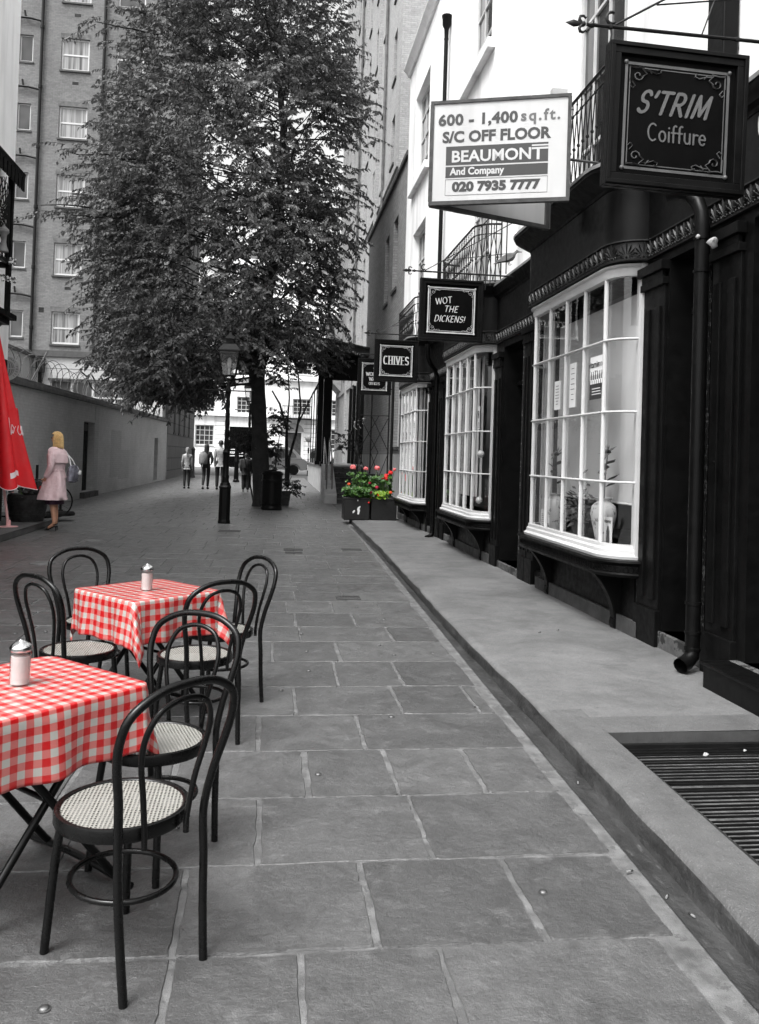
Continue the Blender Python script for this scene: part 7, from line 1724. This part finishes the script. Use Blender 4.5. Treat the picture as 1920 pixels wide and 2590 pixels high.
def hair_cap(J, matn, parent, s=1, long=0, r_=.100, turn=0, tail=0, back=.0):
    mb = MB(); x, y_, z = J['head1'][:3]; rr_ = random.Random(3); n_ = 20; rows_ = 12; k = 0
    for i in range(rows_+1):
        t = i/rows_; ph_ = pi*.5-t*pi*.62
        for j in range(n_):
            a = 2*pi*j/n_; rad_ = r_*s*(cos(ph_) if ph_ > 0 else 1.0)
            zz = z+.012*s+r_*s*1.06*sin(ph_)
            front = max(0, sin(a)); 
            if front > .05 and t > .42: rad_ *= .72; zz = max(zz, z+.035*s)
            if t > .6 and front < .05: zz -= long*s*((t-.6)/.4); rad_ *= 1+.04*sin(j*2.2)
            mb.v.append((x+rad_*cos(a)*.90*(1+.10*max(0, t-.6)*(long > .05)*2), y_-.012*s+rad_*sin(a)*1.08, zz))
    for i in range(rows_):
        for j in range(n_): mb.face((i*n_+j, i*n_+(j+1) % n_, (i+1)*n_+(j+1) % n_, (i+1)*n_+j))
    mb.face(list(range(n_)))
    if tail: mb.tube([(x, y_-.09*s, z+.03*s), (x, y_-.14*s, z), (x, y_-.15*s, z-.12*s), (x, y_-.13*s, z-tail*s)], [.03*s, .04*s, .035*s, .012*s], 8)
    return mb.build('hair', matn, parent, smooth=70)
def backpack(name, label, x, y_, z, s, matn, parent_loc):
    t = thing(name, label, 'backpack', parent_loc); mb = MB(); mb.loft([(x, y_, z-.24*s, .10*s, .06*s), (x, y_, z-.22*s, .15*s, .10*s), (x, y_-.02*s, z-.05*s, .16*s, .12*s), (x, y_-.01*s, z+.12*s, .14*s, .10*s), (x, y_, z+.20*s, .07*s, .05*s)], 14, wob=.12, seed=2); mb.build('bag', matn, t)
    mb = MB(); mb.loft([(x, y_-.10*s, z-.20*s, .09*s, .05*s), (x, y_-.11*s, z-.12*s, .10*s, .06*s), (x, y_-.10*s, z-.02*s, .08*s, .04*s)], 12); mb.build('pocket', matn, t)
    for e in (-1, 1): mb = MB(); mb.tube([(x+e*.08*s, y_+.04*s, z+.16*s), (x+e*.10*s, y_+.12*s, z+.20*s), (x+e*.11*s, y_+.25*s, z+.05*s), (x+e*.12*s, y_+.15*s, z-.15*s)], .014*s, 6); mb.build('strap', 'cloth_dark', t)
    return t
stride = ([(-.095, 0, .90), (-.10, .12, .50), (-.10, .10, .085), (-.105, .25, .03)], [(.095, 0, .90), (.10, .0, .50), (.10, -.22, .16), (.105, -.14, .05)])
# the man (half hidden by the lamp post)
x, y_ = -2.06, 34.0; p_ = thing('person', 'man in a pale untucked shirt and dark trousers walking away behind the lamp post', 'person', G2(x, y_), R(2), 'people walking away up the lane')
J, s = human(p_, 1.96, legL=stride[0], legR=stride[1]); top(J, 'cloth_light', p_, 'shirt', .018, s, .82); trousers(J, 'cloth_dark', p_, .02, s); shoes(J, 'rubber', p_, s); hair_cap(J, 'hair_dark', p_, s, .02)
x, y_ = -2.63, 34.2; p_ = thing('person', 'woman with long dark hair in dark clothes walking away, pale bag on her back', 'person', G2(x, y_), R(-6), 'people walking away up the lane')
J, s = human(p_, 1.80, legL=stride[1] and [(-.085, 0, .90), (-.08, .0, .50), (-.075, -.20, .14), (-.08, -.12, .04)], legR=[(.085, 0, .90), (.07, .1, .50), (.06, .08, .085), (.06, .22, .03)], armR=[(.155, 0, 1.40), (.235, -.05, 1.16), (.19, .03, .98), (.15, .06, .95)], sw=.17)
top(J, 'cloth_dark', p_, 'jacket', .018, s, .86); trousers(J, 'cloth_dark', p_, .012, s, .045); shoes(J, 'rubber', p_, s); hair_cap(J, 'hair_dark', p_, s, .28, .105)
backpack('backpack', 'pale grey backpack slung on the left shoulder of the dark haired woman', -.12, -.20, 1.28, 1.1, 'cloth_mid', (x, y_, gz(y_)))
x, y_ = -3.40, 34.3; p_ = thing('person', 'girl with a ponytail in a pale top, leftmost of the people walking away', 'person', G2(x, y_), R(0), 'people walking away up the lane')
J, s = human(p_, 1.64, legL=[(-.085, 0, .90), (-.085, .02, .50), (-.085, -.03, .085), (-.09, .11, .03)], legR=[(.085, 0, .90), (.085, .06, .50), (.085, .04, .085), (.09, .18, .03)]); top(J, 'cloth_light', p_, 'sweater', .012, s, .93); trousers(J, 'cloth_dark', p_, .012, s, .045); shoes(J, 'rubber', p_, s); hair_cap(J, 'hair_grey', p_, s, .03, .098, tail=.30)
x, y_ = -1.0, 32.9; p_ = thing('person', 'child in black jacket and baggy dark trousers left of the tree trunk', 'person', G2(x, y_), R(0), 'people walking away up the lane')
J, s = human(p_, 1.48); top(J, 'cloth_dark', p_, 'jacket', .055, s, .78); trousers(J, 'cloth_dark', p_, .035, s, .07); shoes(J, 'cloth_mid', p_, s); hair_cap(J, 'hair_dark', p_, s, .02, .104)
backpack('backpack', 'dark backpack worn by the child left of the tree trunk', 0, -.20, 1.12, .9, 'cloth_dark', (x, y_, gz(y_)))

# the blond woman in the pink coat
lx, ly = -4.13, 16.70; LZ = R(76)
lady = thing('person', 'blond woman in a pale pink knee length coat and dark heeled sandals looking left', 'person', (lx, ly, .0055), LZ)
J, s = human(lady, 1.86, 'skin', armL=[(-.175, 0, 1.41), (-.225, -.03, 1.15), (-.175, .10, .93), (-.15, .13, .885)], armR=[(.175, 0, 1.41), (.225, -.02, 1.15), (.18, .10, .94), (.15, .13, .90)],
             legL=[(-.08, 0, .90), (-.065, .025, .52), (-.06, -.04, .13), (-.065, .08, .035)], legR=[(.08, 0, .90), (.075, .05, .52), (.07, .0, .13), (.075, .12, .035)], sw=.172)
mb = MB(); q = s
mb.loft([(0, 0, 1.475*q, .075*q, .06*q), (0, 0, 1.45*q, .13*q, .085*q), (0, 0, 1.41*q, .195*q, .115*q), (0, 0, 1.33*q, .19*q, .135*q), (0, .0, 1.20*q, .165*q, .13*q), (0, .0, 1.08*q, .15*q, .125*q), (0, .0, 1.06*q, .152*q, .128*q), (0, 0, .98*q, .185*q, .155*q), (0, 0, .80*q, .225*q, .19*q), (0, 0, .62*q, .255*q, .22*q), (0, 0, .55*q, .268*q, .232*q), (0, 0, .548*q, .255*q, .22*q), (0, 0, .60*q, .235*q, .20*q)], 40, wob=.34, seed=4, cap=False)
mb.build('coat', 'coat_pink', lady, smooth=80)
garment(J, ['shoulders', 'shL', 'elbowL', 'shR', 'elbowR'], ARMS, .024, 'coat_sleeves', 'coat_pink', lady, {'wristL': J['wristL'][:3]+(.048*q,), 'wristR': J['wristR'][:3]+(.048*q,), 'shoulders': (0, 0, 1.40*q, (.12*q, .10*q))})
mb = MB(); mb.loft([(0, -.025, 1.455*q, .10*q, .075*q), (0, -.03, 1.42*q, .205*q, .12*q), (0, -.035, 1.34*q, .222*q, .145*q), (0, -.04, 1.21*q, .215*q, .155*q), (0, -.04, 1.205*q, .205*q, .145*q)], 28, wob=.05, seed=1, cap=False); mb.build('coat_cape', 'coat_pink', lady, smooth=60)
mb = MB(); mb.tube([(.156*q*cos(t), .132*q*sin(t), 1.07*q) for t in [2*pi*i/28 for i in range(28)]], .018, 6, True, flat=.5); mb.tube([(.02, -.14*q, 1.07*q), (.05, -.17*q, .95*q)], .014, 6); mb.build('coat_belt', 'coat_pink', lady)
mb = MB(); mb.loft([(0, 0, .75*q, .17*q, .14*q), (0, 0, .47*q, .19*q, .15*q), (0, 0, .468*q, .17*q, .13*q)], 24, wob=.25, seed=7); mb.build('skirt', 'skirt', lady, smooth=60)
hair_cap(J, 'hair_blond', lady, q, .07, .094)
mb = MB(); rh = random.Random(6); hx, hy, hz = J['head1'][:3]
for i in range(420):
    a = R(rh.uniform(150, 390)) if rh.random() < .93 else R(rh.uniform(30, 150)); el = R(rh.uniform(5, 85)); r_ = .100*q; fr = sin(a) > .2
    p = [(hx+r_*.9*cos(a)*cos(e), hy-.012*q+r_*1.06*sin(a)*cos(e), hz+.015*q+r_*1.06*sin(e)) for e in (R(88), R(60), R(30), R(0))]
    if not fr:
        k1, k2 = rh.uniform(1.0, 1.12), rh.uniform(1.0, 1.22); dz = rh.uniform(.13, .19)*q
        p += [(hx+r_*.92*k1*cos(a), hy-.012*q+r_*1.04*k1*sin(a), hz-.07*q), (hx+r_*.9*k2*cos(a+.1*rh.uniform(-1, 1)), hy-.012*q+r_*k2*sin(a), hz-dz)]
    else: p = p[:3]
    mb.tube(p, [.005, .006, .006, .006, .005, .002][:len(p)], 4)
mb.build('hair_strands', 'hair_blond', lady, fixn=False)
for t in 'LR':
    mb = MB(); a, b_ = Vector(J['ankle'+t][:3]), Vector(J['toe'+t][:3]); d = (b_-a); d.z = 0; d.normalize(); h = Vector((a.x, a.y, 0))-d*.03
    mb.tube([h, h+Vector((0, 0, .075))], [.006, .014], 6); mb.tube([h+Vector((0, 0, .078)), h+d*.07+Vector((0, 0, .065)), h+d*.15+Vector((0, 0, .018)), h+d*.22+Vector((0, 0, .008))], [.022, .024, .032, .018], 8, flat=.35)
    mb.tube([a+Vector((.035*cos(q_), .035*sin(q_), -.02)) for q_ in [2*pi*i/10 for i in range(10)]], .006, 4, True); c = h+d*.16+Vector((0, 0, .03)); sd2 = Vector((-d.y, d.x, 0)); mb.tube([c+sd2*.038, c+Vector((0, 0, .028)), c-sd2*.038], .009, 5); mb.build('sandal', 'rubber', lady)
hb = thing('handbag', 'shiny silver grey handbag hanging from the right shoulder of the woman in pink', 'handbag', (lx, ly, .0055), LZ)
mb = MB(); bx_, by_, bz_ = .16*q, -.24*q, 1.06*q; mb.loft([(bx_, by_, bz_-.22, .07, .05), (bx_, by_, bz_-.19, .16, .085), (bx_, by_, bz_-.05, .17, .10), (bx_, by_, bz_+.08, .13, .07), (bx_, by_, bz_+.12, .09, .03)], 18, wob=.4, seed=11); mb.build('bag', 'handbag', hb, smooth=50)
mb = MB(); mb.tube(smooth_path([(bx_-.09, by_, bz_+.10), (bx_-.05, by_+.06, bz_+.26), (.12*q, -.10*q, 1.42*q), (.14*q, .02*q, 1.46*q), (bx_+.05, by_+.08, bz_+.26), (bx_+.10, by_, bz_+.10)], 5), .013, 6); mb.build('strap', 'bag_white', hb)
mb = MB(); mb.ball((bx_+.05, by_-.11, bz_-.04), .035, 8); mb.ball((bx_+.09, by_-.10, bz_-.0), .025, 8); mb.build('charm', 'bag_white', hb)

# ================================================================ TAXI AND CAR
def car(name, label, x, y_, rz, sc_, bodym, cat):
    t = thing(name, label, cat, (x, y_, .225), rz, None, sc_)
    W_ = .86                                               # half width; side view in (u: length, v: height), nose at -u
    low = [(-2.27, .40), (-2.30, .62), (-2.22, .84), (-2.0, .93), (-1.3, 1.02), (-.95, 1.06), (1.55, 1.08), (2.0, 1.04), (2.22, .94), (2.28, .70), (2.26, .36)]
    arch = lambda c: [(c+.40*cos(a), .34+.40*sin(a)) for a in [pi*i/10 for i in range(11)]]
    pts = low+[(1.80, .30)]+[(p[0], max(.30, p[1])) for p in arch(1.38)]+[(p[0], max(.30, p[1])) for p in arch(-1.42)]+[(-1.9, .30)]
    mb = MB()
    def ext(pts, w0, w1, m=0):                             # extrude with tumble-home: width depends on height
        k = len(mb.v); L_ = len(pts)
        for sgn in (-1, 1):
            for u, v in pts: w = W_-(.10*max(0, v-.9)/.2 if v > .9 else 0)-.08*max(0, abs(u)-1.9)/.4; mb.v.append((u, sgn*w, v))
        mb.face([k+i for i in range(L_)], m); mb.face([k+L_+i for i in range(L_)][::-1], m)
        for i in range(L_): j = (i+1) % L_; mb.face((k+i, k+j, k+L_+j, k+L_+i), m)
    ext(pts, 0, 0); mb.build('body', bodym, t, smooth=40, bevel=.03)
    mb = MB(); cab = [(-.98, 1.04), (-.50, 1.62), (-.30, 1.74), (.3, 1.81), (.95, 1.79), (1.35, 1.68), (1.75, 1.30), (1.95, 1.03)]
    k = len(cab)
    for sgn in (-1, 1):
        for u, v in cab: mb.v.append((u, sgn*(.80-.16*(v-1.04)/.75), v))
    mb.face(range(k)); mb.face([k+i for i in range(k)][::-1])
    for i in range(k): j = (i+1) % k; mb.face((i, j, k+j, k+i))
    c_ = mb.build('cabin', bodym, t, smooth=40, bevel=.03)
    for nm, wp in (('front_window', [(-.80, 1.10), (-.42, 1.58), (.02, 1.66), (.02, 1.10)]), ('rear_window', [(.14, 1.10), (.14, 1.67), (.82, 1.66), (.82, 1.10)]), ('quarter_window', [(.95, 1.12), (.95, 1.63), (1.22, 1.58), (1.50, 1.30), (1.55, 1.14)])):
        for sgn in (-1, 1):
            mb = MB(); mb.prism(wp, lambda u, v, w: (u, sgn*(.812-.16*(v-1.04)/.75+w), v), -.004, .004); mb.build(nm, 'dark_glass', c_, smooth=0)
    mb = MB(); mb.hexa([(-.99, -.66, 1.10), (-.99, .66, 1.10), (-.95, .66, 1.10), (-.95, -.66, 1.10), (-.56, -.6, 1.58), (-.56, .6, 1.58), (-.52, .6, 1.58), (-.52, -.6, 1.58)]); mb.build('windscreen', 'dark_glass', c_, smooth=0)
    mb = MB(); mb.hexa([(1.83, -.6, 1.22), (1.83, .6, 1.22), (1.79, .6, 1.22), (1.79, -.6, 1.22), (1.45, -.58, 1.62), (1.45, .58, 1.62), (1.41, .58, 1.62), (1.41, -.58, 1.62)]); mb.build('back_window', 'dark_glass', c_, smooth=0)
    for cx in (-1.42, 1.38):
        for sgn in (-1, 1):
            w = thing('wheel', None, None, (cx, sgn*.70, .32)); w.parent = t; M_ = Matrix.Rotation(pi/2, 4, 'X')
            bpy.data.objects.remove(w)
            mb = MB(); mb.lathe([(.20, -.09), (.31, -.09), (.325, -.06), (.325, .06), (.31, .09), (.20, .09)], 24, M=Matrix.Translation((cx, sgn*.74, .325)) @ M_); ty = mb.build('wheel', 'rubber', t, smooth=40)
            mb = MB(); mb.lathe([(.20, -.095), (.17, -.07), (.08, -.085), (.05, -.10), (.001, -.10)], 20, M=Matrix.Translation((cx, sgn*.74, .325)) @ M_ @ Matrix.Rotation(0 if sgn < 0 else pi, 4, 'X')); mb.lathe([(.20, -.095), (.17, -.07), (.08, -.085), (.05, -.10), (.001, -.10)], 20, M=Matrix.Translation((cx, sgn*.74, .325)) @ Matrix.Rotation(pi/2 if sgn < 0 else -pi/2, 4, 'X')); mb.build('hubcap', 'galvanised', ty, smooth=40)
    for sgn in (-1, 1):
        mb = MB(); mb.lathe([(.001, -.03), (.08, -.02), (.09, .04), (.07, .08)], 14, M=Matrix.Translation((-2.25, sgn*.62, .74)) @ Matrix.Rotation(pi/2, 4, 'Y')); mb.build('headlight', 'chrome', t)
        mb = MB(); mb.box(2.24, 2.29, sgn*.66-.06, sgn*.66+.06, .62, .86); mb.build('tail_light', 'stone_dark', t, smooth=0)
        mb = MB(); mb.ball((-.78, sgn*.93, 1.12), .07, 8, sx=.5); mb.build('wing_mirror', 'rubber', t)
    mb = MB(); mb.box(-2.38, -2.2, -.80, .80, .38, .50); mb.box(2.2, 2.36, -.80, .80, .38, .50); mb.build('bumper', 'rubber', t, smooth=0, bevel=.02)
    mb = MB(); mb.box(-1.6, 1.2, -.872, -.858, .46, .475); 
    for u in (-.90, .08, .92): mb.box(u, u+.012, -.866, -.858, .42, 1.04)
    for u in (-.1, .78): mb.box(u-.12, u, -.885, -.86, .92, .945)
    mb.build('door_line', 'rubber', t, smooth=0)
    return t
car('taxi', 'silver rounded taxi crossing the end of the lane, partly behind the tree trunk', .02, 58, R(0), 1.06, 'car_silver', 'taxi')
car('parked_car', 'dark car partly seen behind the glazed screen at the end of the lane', 5.1, 59.5, R(0), .95, 'car_dark', 'car')
